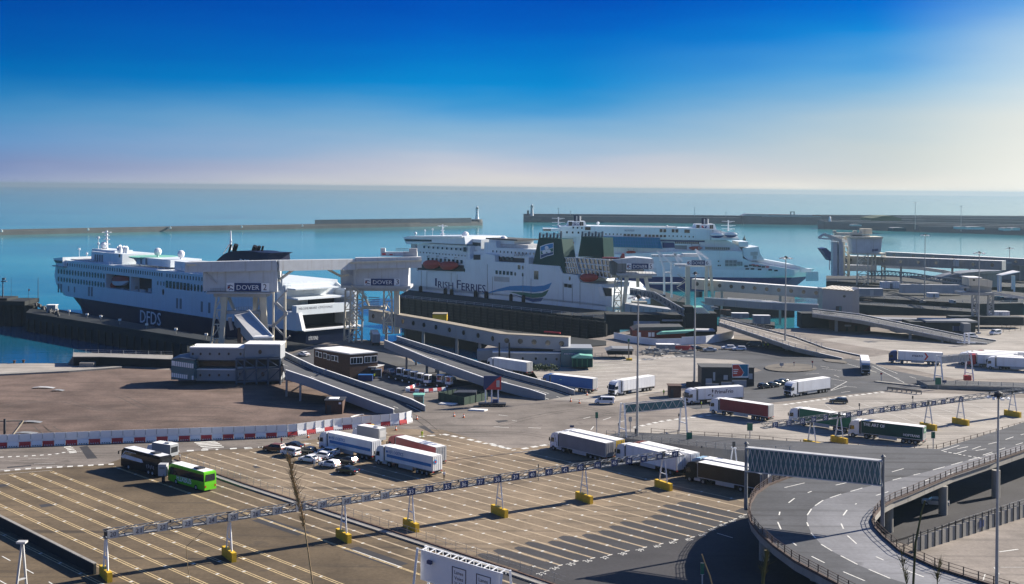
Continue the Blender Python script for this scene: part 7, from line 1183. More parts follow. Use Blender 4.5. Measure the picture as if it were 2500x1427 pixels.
for lbl, a, c, col, kd in (('white car parked beside the red skip and site cabin', (1335, 1325), (1255, 1328), 'car_white', 'hatch'), ('silver car parked between site cabin and black car', (1345, 1335), (1415, 1338), 'car_silver', 'hatch'), ('black car parked in the middle of upper car row', (1490, 1342), (1425, 1345), 'car_dark', 'hatch'), ('silver car parked at the near end of upper car row', (1500, 1352), (1590, 1354), 'car_silver', 'saloon'), ('white car parked alone beside lamp mast and hoarding', (1665, 1333), (1750, 1334), 'car_white', 'estate'), ('white estate car parked beside another white car near dark van', (1755, 1343), (1852, 1344), 'car_white', 'estate'), ('dark green van parked in the shade below the tan ramp', (1880, 1308), (1975, 1311), 'car_dark', 'van')): car(lbl, z('D', *a), z('D', *c), col, kd, 'cars parked on the upper lot', 'van' if kd == 'van' else 'car')
car('silver car in the shade under the flyover', z('M', 1695, 612), z('M', 1800, 622), 'car_silver', 'saloon', None); car('white car standing in the dark near the ferry stern', z('G', 445, 172), z('G', 528, 186), 'car_white', 'saloon', None); car('silver car parked between brick office and white tugs', z('G', 1200, 325), z('G', 1250, 338), 'car_silver', 'hatch', None)
car('white van standing by the pale fence at the right edge', z('E', 2035, 1208), z('E', 2070, 1205), 'car_white', 'van', None, 'van'); car('white van parked at the ramp foot beside height barrier', z('E', 1870, 1235), z('E', 1805, 1238), 'car_white', 'van', None, 'van')
for i in range(9): car('small dark vehicle parked in the shade beneath canopy', z('E', 2050+i*26, 935+(i % 3)*14), z('E', 2080+i*26, 938+(i % 3)*14), ('car_dark', 'car_silver', 'car_dark')[i % 3], 'hatch', 'small vehicles parked under the canopy')
# ---- coaches
def coach(label, pF, pR, low, high, glass, roof, Lg, Hh, group='coaches on the lane lot'):
    o, rz, _, near = ground_place(pF, pR, 2.55, Lg); t = thing('coach', label, 'coach', o, group, rz); w = 1.275
    pr = [(0, .35), (0, 1.3), (.12, Hh-.15), (.5, Hh), (Lg-1.0, Hh), (Lg-.25, Hh-.5), (Lg, 1.4), (Lg, .35)]
    bd = MB(); bd.loft([[V((min(max(x, i_), Lg-i_), y, zz-(i_ if zz > 2 else 0))) for x, zz in pr] for y, i_ in ((-w, .05), (-w*.96, 0), (w*.96, 0), (w, .05))]); bd = bd.build('body', M[low], t, world=False)
    b = MB(); b.box(.6, Lg-.9, -w*.85, w*.85, Hh, Hh+.05); b.build('roof', M[roof], bd, world=False); b = MB(); b.box(2.6, 4.2, -.7, .7, Hh+.05, Hh+.28); b.build('roof_unit', M['dark'], bd, world=False)
    for s_ in (-1, 1): b = MB(); b.prism([(.25, s_*(w+.005), Hh*.52), (Lg-.5, s_*(w+.005), Hh*.45), (Lg-.8, s_*(w+.005), Hh*.85), (.35, s_*(w+.005), Hh*.87)], (0, s_*.02, 0)); b.build('side_window', M[glass], bd, world=False)
    b = MB(); b.prism([(-.01, -w*.8, Hh*.55), (-.01, w*.8, Hh*.55), (.1, w*.75, Hh*.87), (.1, -w*.75, Hh*.87)], (-.03, 0, 0)); b.build('rear_window', M['glass'], bd, world=False); b = MB(); b.prism([(Lg+.0, -w*.9, 1.2), (Lg+.0, w*.9, 1.2), (Lg-.26, w*.85, Hh-.5), (Lg-.26, -w*.85, Hh-.5)], (.04, 0, .01)); b.build('windscreen', M['glass'], bd, world=False)
    for s_ in (-1, 1):
        b = MB(); b.box(-.03, .02, s_*w*.8-.12, s_*w*.8+.12, .8, 1.2); b.build('tail_light', M['lamp_red'], bd, world=False); b = MB(); b.beam((Lg-.1, s_*w, Hh-.6), (Lg+.35, s_*(w+.25), Hh-.75), .09); b.box(Lg+.28, Lg+.42, s_*(w+.25)-.12, s_*(w+.25)+.12, Hh-1.3, Hh-.75); b.build('mirror', M['black'], bd, world=False); b = MB(); b.box(Lg-.02, Lg+.03, s_*w*.7-.2, s_*w*.7+.2, .6, .85); b.build('headlight', M['lamp_white'], bd, world=False)
    me = cm('wheel|coach', wheel_b(.5, .32), ['tyre', 'lgrey'])
    for x in (2.6, Lg-2.7) + ((3.9,) if Lg > 12.6 else ()):
        for s_ in (-1, 1): link('wheel', me, t, (x, s_*(w-.14), .5))
    return t, bd, near, w
t, bd, nr, w = coach('lime green coach with dark windows and white roof panel', z('J', 1612, 305), z('J', 1935, 400), 'lime', 'lime', 'glass', 'roofwhite', 11.6, 3.55)
vs, fs, _ = TXT['FLIXBUS']; r_ = 1 if nr < 0 else -1; b = MB(); [b.add([V((5.2+r_*((x-.5)*4.6+k_*.09)+1.2, nr*(w+.015+.004*k_), .8+1.05*y)) for x, y in vs], fs) for k_ in (0, 1)]; b.build('lettering', M['letter_white'], bd, world=False)
t, bd, nr, w = coach('black double deck coach with white stripe and white roof', z('J', 1160, 165), z('J', 1520, 262), 'black', 'black', 'glass', 'white', 13.2, 3.9)
b = MB(); b.prism([(Lx, nr*(w+.03), zz) for Lx, zz in ((13.0, 2.1), (11.8, 2.75), (6.2, 2.6), (5.6, 2.1), (6.2, 1.95), (12.6, 2.0))], (0, nr*.02, 0)); b.build('stripe', M['white'], bd, world=False); b = MB(); b.prism([(Lx, nr*(w+.03), zz) for Lx, zz in ((13.0, 2.2), (11.6, 3.5), (8, 3.45), (8, 3.38), (11.5, 3.4), (12.8, 2.2))], (0, nr*.02, 0)); b.build('pillar_trim', M['white'], bd, world=False)
b = MB()
for i in range(5): b.prism([(Lx+4.2-i*.55, nr*(w+.035), 1.15+zz+.12*(i % 2)) for Lx, zz in ((0, 0), (.2, .75), (.42, .7), (.2, .1))], (0, nr*.015, 0))
b.build('emblem', M['panel_grey'], bd, world=False)
def boxvan(label, cat, pF, pR, Lg, Hh, col, rear):
    o, rz, _, nr = ground_place(pF, pR, 2.3, Lg); t = thing('box_van' if cat != 'motorhome' else 'motorhome', label, cat, o, None, rz); b = MB(); b.box(0, Lg-1.6, -1.15, 1.15, .6, Hh); bd = b.build('box_body', M[col], t, world=False); b = MB(); b.prism([(Lg-1.6, -1.05, .5), (Lg, -1.05, .5), (Lg, -1.05, 1.2), (Lg-.5, -1.05, 2.3), (Lg-1.6, -1.05, 2.5)], (0, 2.1, 0)); cb_ = b.build('cab', M['white'], t, world=False)
    b = MB(); b.prism([(Lg-.02, -.95, 1.25), (Lg-.02, .95, 1.25), (Lg-.48, .9, 2.25), (Lg-.48, -.9, 2.25)], (.04, 0, .01)); b.build('windscreen', M['glass'], cb_, world=False); b = MB(); b.box(-.04, 0, -.9, .9, 1.3, Hh-.5); b.build('rear_window' if cat == 'motorhome' else 'rear_door', M[rear], bd, world=False); b = MB(); b.box(.1, Lg-1.7, -1.1, 1.1, Hh, Hh+.05); b.build('roof', M['roofwhite'], bd, world=False)
    b = MB(); b.box(1, 2.2, -.5, .5, Hh+.05, Hh+.3); b.build('roof_unit', M['lgrey'], bd, world=False); me = cm('wheel|van', wheel_b(.38, .25, 12), ['tyre', 'silver'])
    for x in (1.2, Lg-1.1):
        for s_ in (-1, 1): link('wheel', me, t, (x, s_*1.0, .38))
    return t
boxvan('white motorhome behind the black coach', 'motorhome', z('F', 1300, 1125), z('F', 1452, 1148), 6.6, 2.9, 'panel_grey', 'glass'); boxvan('grey box van behind the blue striped lorry', 'box van', z('G', 968, 910), z('G', 1110, 935), 8.0, 3.2, 'panel_grey', 'lgrey')
# ---- white terminal tugs
def tug(label, c, rz, group='white terminal tugs parked by brick office'):
    t = thing('terminal_tug', label, 'tug', c, group, rz); lk('chassis|tug', t, ['chassis'], lambda b: (b.box(0, 5.2, -1.1, 1.1, .5, 1.0), b.box(.2, 1.6, -.6, .6, 1.0, 1.3))); k = lk('cab|tug', t, ['white'], lambda b: (b.box(3.4, 5.1, -.9, .7, 1.0, 1.7), b.box(3.35, 5.15, -.95, .75, 2.95, 3.15), [b.box(x, x+.12, y, y+.12, 1.7, 2.95) for x in (3.42, 4.95) for y in (-.88, .56)])); lk('glazing|tug', k, ['glass'], lambda b: b.box(3.5, 5.0, -.84, .64, 1.7, 2.95)); lk('exhaust|tug', t, ['grey'], lambda b: b.tube((3.1, .8, 1), (3.1, .8, 3.2), .1, 8)); me = cm('wheel|tug', wheel_b(.5, .4), ['tyre', 'white'])
    for x in (1.1, 4.2):
        for s_ in (-1, 1): link('wheel', me, t, (x, s_*.95, .5))
    lk('headlight|tug', k, ['lamp_white'], lambda b: (b.box(5.1, 5.14, -.8, -.5, 1.1, 1.3))); return t
for i, lbl in enumerate(('tug farthest along the row near the brick office', 'second white tug counted from the brick office', 'third white tug counted from the brick office', 'fourth white tug counted from the brick office', 'end tug of the row, farthest from the brick office')): tug(lbl, base('G', 1235+i*58, 368+i*15), math.radians(-25))
for i, lbl in enumerate(('lone white tug behind the red and white barrier ring', 'white tug facing the light blue van beside barrier ring')): tug(lbl, base('G', 1580+i*72, 428+i*14), math.radians(-25))
# ---- people
def person_mesh(pose='stand'):
    me = bpy.data.meshes.new('p'); vs = [(0, 0, .95)]; ed = []; rad = [.13]
    def add(p, r, par): vs.append(p); rad.append(r); ed.append((par, len(vs)-1)); return len(vs)-1
    ch = add((0, 0, 1.2), .15, 0); sh = add((0, 0, 1.42), .13, ch); nk = add((.01, 0, 1.53), .055, sh); hd = add((.02, 0, 1.66), .095, nk); add((.02, 0, 1.76), .075, hd)
    for s_ in (-1, 1):
        hp_ = add((0, s_*.1, .9), .095, 0); kn = add((.03 if pose == 'stand' else s_*.12, s_*.11, .5), .065, hp_); an = add((0 if pose == 'stand' else s_*.2, s_*.12, .08), .042, kn); add((.14 + (0 if pose == 'stand' else s_*.2), s_*.13, .04), .04, an)
        so = add((0, s_*.19, 1.40), .065, sh); el = add((-.03, s_*.25, 1.12), .045, so); wr = add((.10, s_*.24, .88), .032, el); pa = add((.13, s_*.24, .82), .03, wr)
        for j in range(4): add((.15+.012*j, s_*(.22+.014*j), .74+.012*abs(j-1)), .009, pa)
        add((.17, s_*.205, .80), .010, pa)
    me.from_pydata(vs, ed, []); o = bpy.data.objects.new('p', me); COL.objects.link(o); m = o.modifiers.new('s', 'SKIN'); o.modifiers.new('u', 'SUBSURF').levels = 1
    for i, sv in enumerate(me.skin_vertices[0].data): sv.radius = (rad[i], rad[i]); sv.use_root = (i == 0)
    bpy.context.view_layer.update(); dg = bpy.context.evaluated_depsgraph_get(); r = bpy.data.meshes.new_from_object(o.evaluated_get(dg)); bpy.data.objects.remove(o); return r
# ------------------------------------------------------------------ lane gantries
def lane_gantry(label, beam_px, zt, legs, signs, base_len=4.4, nums=None, hh=.95, smat='sign_blue', thick=1.2):
    """legs: pixels of the base blocks on the ground; signs: pixels at the middle of each number sign"""
    pts = [P(p, zt) for p in beam_px]; d = (pts[-1]-pts[0]).normalized(); n = V((-d.y, d.x, 0)); n = n if n.y > 0 else -n
    t = thing('lane_gantry', label, 'gantry', V((pts[0].x, pts[0].y, 0)), 'lane gantries with number signs'); a, c = pts[0], pts[-1]; L_ = (c-a).length
    b = MB()
    for y, h in ((0, 0), (0, hh), (thick, 0), (thick, hh)): b.beam(a+n*y+V((0, 0, h)), c+n*y+V((0, 0, h)), .10, .11)
    k = int(L_/1.6)
    for i in range(k):
        p, q_ = a+d*(L_*i/k), a+d*(L_*(i+1)/k); u, w_ = (0, hh) if i % 2 else (hh, 0)
        b.beam(p+V((0, 0, u)), q_+V((0, 0, w_)), .07); b.beam(p+n*thick+V((0, 0, u)), q_+n*thick+V((0, 0, w_)), .07); b.beam(p+V((0, 0, hh)), q_+n*thick+V((0, 0, hh)), .06)
        if i % 3 == 0: b.beam(p, p+n*thick, .07); b.beam(p+V((0, 0, hh)), p+n*thick+V((0, 0, hh)), .07)
    b.build('truss', M['galv'], t)
    b = MB(); b.pbox(a-V((0, 0, .12)), c-a, n*thick, (0, 0, .06)); b.build('cable_tray', M['steel'], t)
    for i, p in enumerate(signs):
        w = P(p, zt+.45); s_ = (w-a).dot(d); o = a+d*s_-n*.16+V((0, 0, hh/2)); sm = smat[i] if isinstance(smat, list) else smat
        fr_ = MB().pbox(o-d*.78-V((0, 0, .56)), d*1.56, n*.08, (0, 0, 1.12)).build('number_sign', M[sm], t); bx = MB()
        for q_ in (-.78, .74): bx.pbox(o+d*q_-V((0, 0, .6))-n*.05, d*.05, n*.16, (0, 0, 1.2))
        bx.build('sign_frame', M['steel'], fr_)
        if nums: letters(fr_, str(nums[i]), o-d*.42-V((0, 0, .33))-n*.02, d, (0, 0, 1), .84, .66, M['letter_white' if sm == 'sign_blue' else 'letter_dark'])
    for p in legs:
        w = P(p); s_ = (w-a).dot(d); f = V((a.x, a.y, 0))+d*s_+n*thick/2
        bs = MB(); bs.pbox(f-n*(base_len/2)-d*.35, n*base_len, d*.7, (0, 0, 1.35)); bb = bs.build('base_block', M['yellow'], t)
        b = MB()
        for sg in (-1, 1): b.beam(f+n*sg*1.15+V((0, 0, 1.1)), f+n*sg*.32+V((0, 0, zt)), .22)
        b.beam(f-n*.85+V((0, 0, 2.8)), f+n*.85+V((0, 0, 2.8)), .14); b.beam(f-n*.6+V((0, 0, zt-.05)), f+n*.6+V((0, 0, zt-.05)), .25); b.build('leg_frame', M['white'], t); MB().pbox(f-n*.1-d*.25+V((0, 0, zt)), d*.5, n*.3, (0, 0, hh+.15)).build('junction_box', M['dark'], t)
    for i in range(len(legs)-1):
        w = (P(legs[i])+P(legs[i+1]))/2; s_ = (w-a).dot(d); b = MB(); o = a+d*s_+V((0, 0, hh)); b.box(o.x-.12, o.x+.12, o.y-.12, o.y+.12, o.z, o.z+.35); b.build('camera_unit', M['dark'], t)
    return t
lane_gantry('long white lattice gantry with lane numbers on yellow blocks across the near lots', [z('J', 1000, 840), z('L', 1840, 48)], GZ-.45, [(250, 1404), (551, 1358), (828, 1313), (996, 1289), (1219, 1258), (1421, 1223), (1608, 1190), (1770, 1160)], SG, nums=list(range(20, 50)), smat=['lgrey']*13+['sign_blue']*17)
S2 = [z('I', *p) for p in ((170, 790), (275, 770), (385, 752), (480, 738), (575, 722), (775, 695), (873, 682), (970, 667), (1063, 654), (1155, 641), (1248, 629), (1338, 616), (1428, 604), (1515, 593), (1602, 582), (1688, 573), (1770, 563))]
lane_gantry('second lattice gantry with blue lane numbers over the pale trailer lot', [z('I', 20, 808), z('I', 2420, 478)], 5.6, [z('I', 118, 895), z('I', 630, 925), z('I', 1200, 765), z('I', 1728, 772), z('I', 2210, 708)], S2, nums=list(range(51, 68)))
# short orphan leg at lower left
lf = thing('gantry_leg', 'white A frame gantry leg standing in the bottom corner of the near lot', 'gantry leg', base('J', 210, 1400)); f_ = base('J', 205, 1400); part(lf, 'leg_frame', 'lgrey', lambda b: (b.beam(f_+V((-.5, -.9, 0)), f_+V((0, 0, 7.2)), .26), b.beam(f_+V((.4, .9, 0)), f_+V((0.1, 0, 7.2)), .26), b.box(f_.x-.6, f_.x+.6, f_.y-.5, f_.y+.5, 7.2, 7.45), b.beam(f_+V((-.4, -.6, 2.4)), f_+V((.35, .6, 2.4)), .2), b.beam(f_+V((-.45, -.7, 1.4)), f_+V((.4, .7, 1.4)), .2)))
# ------------------------------------------------------------------ sign portals
def portal(label, A, B, z0, zlow, zhigh, panel, legs=1, spread=1.6, lat=True, thick=.9, m='white', n=12, post=.34):
    d = V((B.x-A.x, B.y-A.y, 0)); L_ = d.length; d.normalize(); nn = V((-d.y, d.x, 0)); nn = nn if nn.y > 0 else -nn; t = thing('sign_portal', label, 'sign gantry', V((A.x, A.y, z0)))
    U = lambda s_, y, h: V((A.x, A.y, 0))+d*s_+nn*y+V((0, 0, h))
    for s_ in (0, L_):
        b = MB()
        if legs == 2: b.beam(U(s_, -spread*.4, z0), U(s_, .1, zhigh+.2), post); b.beam(U(s_, spread, z0), U(s_, thick, zhigh+.2), post); b.beam(U(s_, -spread*.2, z0+2.2), U(s_, spread*.8, z0+2.2), post*.7)
        else: b.tube(U(s_, thick/2, z0), U(s_, thick/2, zhigh+.5), post, 10, post*.8); b.lathe(U(s_, thick/2, zhigh+.5), [(.3, 0), (.36, .15), (.05, .5)], 8)
        b.build('post', M[m], t)
    MB().pbox(U(.4, .3, zlow), d*(L_-.8), nn*.12, (0, 0, zhigh-zlow)).build('sign_panel', M[panel], t)
    if lat:
        b = MB()
        for h in (zlow, zhigh): b.beam(U(0, 0, h), U(L_, 0, h), .16); b.beam(U(0, thick, h), U(L_, thick, h), .16)
        for i in range(n):
            s0, s1 = L_*i/n, L_*(i+1)/n; sm = (s0+s1)/2; b.beam(U(s0, 0, zlow), U(sm, 0, zhigh), .10); b.beam(U(sm, 0, zhigh), U(s1, 0, zlow), .10)
            if lat == 2: b.beam(U(s0, .05, zhigh), U(sm, .05, zlow), .08); b.beam(U(sm, .05, zlow), U(s1, .05, zhigh), .08)
            b.beam(U(s0, 0, zhigh), U(s0, thick, zhigh), .08)
        b.build('lattice', M['lgrey'], t)
        if lat == 2: MB().pbox(U(0, -.1, zhigh+.02), d*L_, nn*1.2, (0, 0, .1)).build('walkway', M['lgrey'], t)
    return t, U, L_, d, nn
A_, B_ = zm(135, 650, FZ), zm(1297, 790, FZ); Pa = Fr(A_, B_); h1 = Pa.q(z('M', 155, 122))[1]; h0 = Pa.q(z('M', 155, 318))[1]
portal('wide sign portal seen from behind on tall posts at flyover bend', A_, B_, FZ, h0, h1, 'teal_glass', 1, lat=2, m='galv', n=14, post=.3)
A_, B_ = P((1524, 1073)), P((1672, 1057)); Pa = Fr(A_, B_); portal('white sign portal behind the lamp mast with zigzag braces', A_, B_, 0, Pa.q(z('H', 1180, 672))[1], Pa.q(z('H', 1180, 600))[1], 'teal_glass', 2, 2.2, n=7, thick=1.4)
A_, B_ = P(z('I', 1555, 418)), P(z('I', 1820, 392)); Pa = Fr(A_, B_); portal('white sign portal in front of the right hand lorry row', A_, B_, 0, Pa.q(z('I', 1600, 238))[1], Pa.q(z('I', 1600, 180))[1], 'lgrey', 2, 2.4, n=6, thick=1.4)
A_, B_ = P((1018, 1337), 7.6), P((1224, 1398), 7.6); A0, B0 = V((A_.x, A_.y, 0)), V((B_.x, B_.y, 0)); t, U, L_, d, nn = portal('white sign portal with two framed lane notices at bottom edge', A0, B0, 0, 3.4, 7.3, 'letter_white', 2, 2.4, lat=0, thick=1.6, post=.3)
bx = MB()
for i in range(11): s_ = .6+i*(L_-1.2)/10; bx.beam(U(s_, .25, 7.3), U(s_, 1.5, 7.55), .12); bx.beam(U(s_, 1.5, 7.55), U(s_, 1.5, 6.9), .1)
bx.beam(U(.2, .2, 7.35), U(L_-.2, .2, 7.35), .14); bx.beam(U(.2, 1.5, 7.5), U(L_-.2, 1.5, 7.5), .1); bx.build('top_rail', M['white'], t)
MB().pbox(U(2.2, -.35, 6.0), d*.7, nn*.4, (0, 0, .45)).build('floodlight', M['sign_blue'], t)
for f0, l3, ar in ((.415, '31-200', 1), (.70, '201-', 0)):
    s_ = L_*f0; w_ = L_*.165; fr_ = MB(); 
    for hh_ in (6.35, 2.9): fr_.pbox(U(s_, .24, hh_), d*w_, nn*.04, (0, 0, .09))
    for e_ in (0, w_-.09): fr_.pbox(U(s_+e_, .24, 2.9), d*.09, nn*.04, (0, 0, 3.5))
    fr_ = fr_.build('notice_frame', M['letter_dark'], t)
    for i, tx in enumerate(('Lanes', 'Voies', l3)): letters(fr_, tx, U(s_+w_*.18, .25, 5.55-i*.72), d, (0, 0, 1), w_*(.62 if i < 2 else .7), .46, M['letter_dark'])
    MB().prism([U(s_+w_*.5+x, .26, 3.0+y) for x, y in ((-.08, .8), (.08, .8), (.08, .4), (.3, .4), (0, 0), (-.3, .4), (-.08, .4))], -nn*.03).build('arrow', M['letter_dark'], fr_)
# ------------------------------------------------------------------ lamp masts
def mast(label, foot, ytop, heads=6, r=.32, zfoot=0.0, group='tall lamp masts of the port', rr=1.9):
    p = P(foot, zfoot); Zt = D((foot[0], ytop), p.y).z; t = thing('lamp_mast', label, 'lamp mast', p, group); H_ = Zt-p.z
    part(t, 'pole', 'steel', lambda b: b.tube(p, p+V((0, 0, H_)), r, 10, r*.45)); part(t, 'head_ring', 'dark', lambda b: (b.lathe(p+V((0, 0, H_-.4)), [(.35, 0), (.5, .3), (.5, .7), (.1, .9)], 10), [b.beam(p+V((0, 0, H_)), p+V((rr*math.cos(i*6.2832/heads), rr*math.sin(i*6.2832/heads), H_-.15)), .12) for i in range(heads)])); part(t, 'footing', 'lgrey', lambda b: b.box(p.x-.7, p.x+.7, p.y-.7, p.y+.7, p.z, p.z+.6)); part(t, 'control_box', 'dark', lambda b: b.box(p.x-.5, p.x-.2, p.y-.3, p.y+.3, p.z+1, p.z+2.2))
    q_ = .4 if rr > 1.5 else .24; me = cm('floodlight|%s' % q_, lambda b: b.box(-q_, q_, -q_*.8, q_*.8, -q_*.55, q_*.35), ['lamp_white'])
    for i in range(heads): link('floodlight', me, t, V((rr*math.cos(i*6.2832/heads), rr*math.sin(i*6.2832/heads), H_-.25)), (0, .3, i*6.2832/heads))
mast('tall lamp mast rising from behind the white sign portal', (1555, 1072), 725); mast('tall lamp mast with slim head in front of the dark brick tower', (1695, 950), 668, heads=4, rr=1.0); mast('tall lamp mast at the shaded foot of the tan ramp', (1916.5, 852), 629); mast('tall lamp mast nearest to the viewer beside the flyover underpass', (2432, 1560), 965, heads=8, rr=1.15, r=.24)
mast('lamp mast among the far quays beside the white lattice tower', (2257, 745), 574, heads=6); mast('lamp mast with dark head in front of the beige control cabin', (2389, 815), 617, heads=6); mast('distant lamp mast at the right edge beyond the walkways', (2464, 700), 606, heads=4); mast('very thin distant lamp mast on the far grey sea wall', (2234, 560), 495, heads=4, r=.5, rr=3); mast('very thin distant lamp mast farther right on the sea wall', (2346, 565), 504, heads=4, r=.5, rr=3)
# ------------------------------------------------------------------ red and white barriers
def barrier_run(pts, n, zb, zp, group, lbls, panel=True, wd=.55):
    L0 = [0]
    for a, c in zip(pts, pts[1:]): L0.append(L0[-1]+(c-a).length)
    def at(s_):
        for i in range(len(pts)-1):
            if s_ <= L0[i+1] or i == len(pts)-2: return lerp(pts[i], pts[i+1], (s_-L0[i])/(L0[i+1]-L0[i]))
    for i in range(n):
        a, c = at(L0[-1]*i/n), at(L0[-1]*(i+1)/n); d = (c-a); u = d.normalized(); nn = V((-u.y, u.x, 0)); nn = nn if nn.y > 0 else -nn; red = i % 2
        t = thing('traffic_barrier', lbls[red], 'barrier', (a+c)/2, group[red]); b = MB(); ins = u*.04
        b.loft([[a+ins-nn*wd*.5, c-ins-nn*wd*.5, c-ins+nn*wd*.5, a+ins+nn*wd*.5], [a+ins-nn*wd*.5+V((0, 0, zb*.35)), c-ins-nn*wd*.5+V((0, 0, zb*.35)), c-ins+nn*wd*.5+V((0, 0, zb*.35)), a+ins+nn*wd*.5+V((0, 0, zb*.35))], [a+ins-nn*wd*.22+V((0, 0, zb)), c-ins-nn*wd*.22+V((0, 0, zb)), c-ins+nn*wd*.22+V((0, 0, zb)), a+ins+nn*wd*.22+V((0, 0, zb))]]); b.build('base', M['red' if red else 'letter_white'], t)
        if panel:
            tl_ = random.uniform(-.05, .05); b = MB(); b.pbox(a+u*.06+V((0, 0, zb)), d*.95, nn*.06, V((0, 0, zp))+nn*tl_); b.build('panel', M['white'], t); b = MB(); b.box(c.x-.06, c.x+.06, c.y-.1, c.y+.02, zb*.8, zb+zp); b.build('post', M['lgrey'], t); b = MB(); b.box(c.x-.15, c.x+.15, c.y-.2, c.y-.1, zb+.1, zb+.5); b.build('clamp', M['letter_white'], t)
        b = MB()
        for k in range(4): q_ = lerp(a, c, .2+.2*k)-nn*(wd*.5+.01); b.box(q_.x-.12, q_.x+.12, q_.y-.02, q_.y+.02, .12, .28)
        tag(b.build('fork_slots', M['letter_white' if red else 'dark'], t), kind='stuff')
bp = [P(p) for p in ((-40, 1095), (19.6, 1093), (288.8, 1081.8), (622.4, 1070.5), (712, 1066.7), (824, 1051), (936, 1041.5), (985, 1037), (1005, 1031))]
barrier_run(bp, 41, 1.05, 1.65, ('white based barriers of the long hoarding row', 'red based barriers of the long hoarding row'), ('white plastic barrier with white panel in the long hoarding row', 'red plastic barrier with white panel in the long hoarding row'))
barrier_run([base('G', *p) for p in ((1395, 488), (1540, 500), (1740, 480))], 9, 1.0, 0, ('white barriers of the ring by the white tugs', 'red barriers of the ring by the white tugs'), ('white low barrier of the ring around the white tug', 'red low barrier of the ring around the white tug'), False)
barrier_run([base('G', *p) for p in ((1395, 480), (1500, 440), (1560, 432))], 5, .9, 0, ('white rear barriers of the ring by the tugs', 'red rear barriers of the ring by the tugs'), ('white rear barrier of the ring behind the white tug', 'red rear barrier of the ring behind the white tug'), False)
# ------------------------------------------------------------------ kerb fence between the lots, walls, other fences
kp = [P(p) for p in ((427, 1125), (600, 1185.8), (1240, 1393), (1365, 1436))]
kw = thing('kerb_wall', 'low dark red kerb wall dividing the two near lots', 'kerb', kp[0]); b = MB()
for a, c in zip(kp, kp[1:]): b.beam(a+V((0, 0, .18)), c+V((0, 0, .18)), .35, .36)
b.build('kerb', M['brick'], kw); b = MB()
for a, c in zip(kp, kp[1:]): b.beam(a+LDn*-.75+V((0, 0, .11)), c+LDn*-.75+V((0, 0, .11)), 1.1, .22)
b.build('footway', M['concrete'], kw)
railing('thin grey wire fence beside the kerb between the two near lots', [p+LDn*(-1.3 if LDn.y < 0 else 1.3) for p in kp], 1.25, 2.3, 2, 'steel', r=.03, pw=.06)
lw = thing('retaining_wall', 'long low concrete wall at the near left lot edge', 'wall', base('J', 0, 716)); a_, c_ = base('J', -120, 655), base('J', 905, 1185); nn = V((-(c_-a_).y, (c_-a_).x, 0)).normalized(); part(lw, 'wall', 'concrete_dark', lambda b: (b.pbox(a_-nn*.2, c_-a_, nn*.4, (0, 0, 1.5)))); part(lw, 'coping', 'concrete', lambda b: b.pbox(a_-nn*.26+V((0, 0, 1.5)), c_-a_, nn*.52, (0, 0, .12)))
u0 = thing('boundary_wall', 'long boundary wall with dark posts beyond underpass at lower right', 'wall', base('M', 1600, 1000)); a_, c_ = base('M', 1560, 1010), base('M', 2560, 690); part(u0, 'wall', 'concrete', lambda b: b.pbox(a_, c_-a_, (0, .3, 0), (0, 0, 2.2))); part(u0, 'footway', 'g_dark', lambda b: b.pbox(a_+V((-3, 4, 0)), c_-a_, (0, 3.5, 0), (0, 0, .35))); pm = MB().box(-.07, .07, -.12, .04, 0, 3.0).mesh('post', M['dark']); many(u0, 'post', pm, [lerp(a_, c_, i/18) for i in range(18)]); part(u0, 'notice', 'sign_blue', lambda b: b.pbox(lerp(a_, c_, .53)+V((0, -.1, .7)), V(((c_-a_).normalized()))*1.5, (0, .05, 0), (0, 0, 1.1)))
railing('rail along the near edge of footway beyond the underpass', [base('M', 1520, 940), base('M', 2000, 760), base('M', 2500, 600)], 1.0, 3, 2, 'steel')
fb_ = thing('side_flyover', 'short concrete bridge with railing at the far right of the trailer lot', 'flyover', base('I', 1900, 440)); a_, c_ = P(z('I', 1440, 428), 1.0), P(z('I', 2600, 462), 1.5); part(fb_, 'deck', 'concrete', lambda b: b.pbox(a_-V((0, 0, 1.0)), c_-a_, (0, 9, 0), (0, 0, 1.0))); part(fb_, 'road', 'g_road', lambda b: b.pbox(a_+V((0, .3, 0)), c_-a_, (0, 8.4, 0), (0, 0, .03))); part(fb_, 'pier', 'concrete_dark', lambda b: [b.box(lerp(a_, c_, f).x-.6, lerp(a_, c_, f).x+.6, a_.y+2, a_.y+7, 0, .3) for f in (.3, .6)])
railing('grey railing along the side flyover next to the lorry row', [a_+V((8, .2, 0)), c_+V((0, .2, 0))], 1.2, 3, 2, 'steel'); part(fb_, 'red_barrier', 'red', lambda b: b.box(P(z('I', 1765, 398)).x, P(z('I', 1825, 398)).x, P(z('I', 1790, 398)).y, P(z('I', 1790, 398)).y+1, .2, 1.7))
gr_ = thing('guard_rail', 'low tan guard rail on the verge beside the trailer lot', 'guard rail', base('I', 1090, 485)); a_, c_ = base('I', 1095, 478), base('I', 1390, 512); part(gr_, 'rail', 'sand', lambda b: b.pbox(a_+V((0, 0, .5)), c_-a_, (0, .12, 0), (0, 0, .6))); many(gr_, 'post', MB().box(-.1, .1, 0, .3, 0, 1).mesh('post', M['grey']), [lerp(a_, c_, i/7) for i in range(8)])
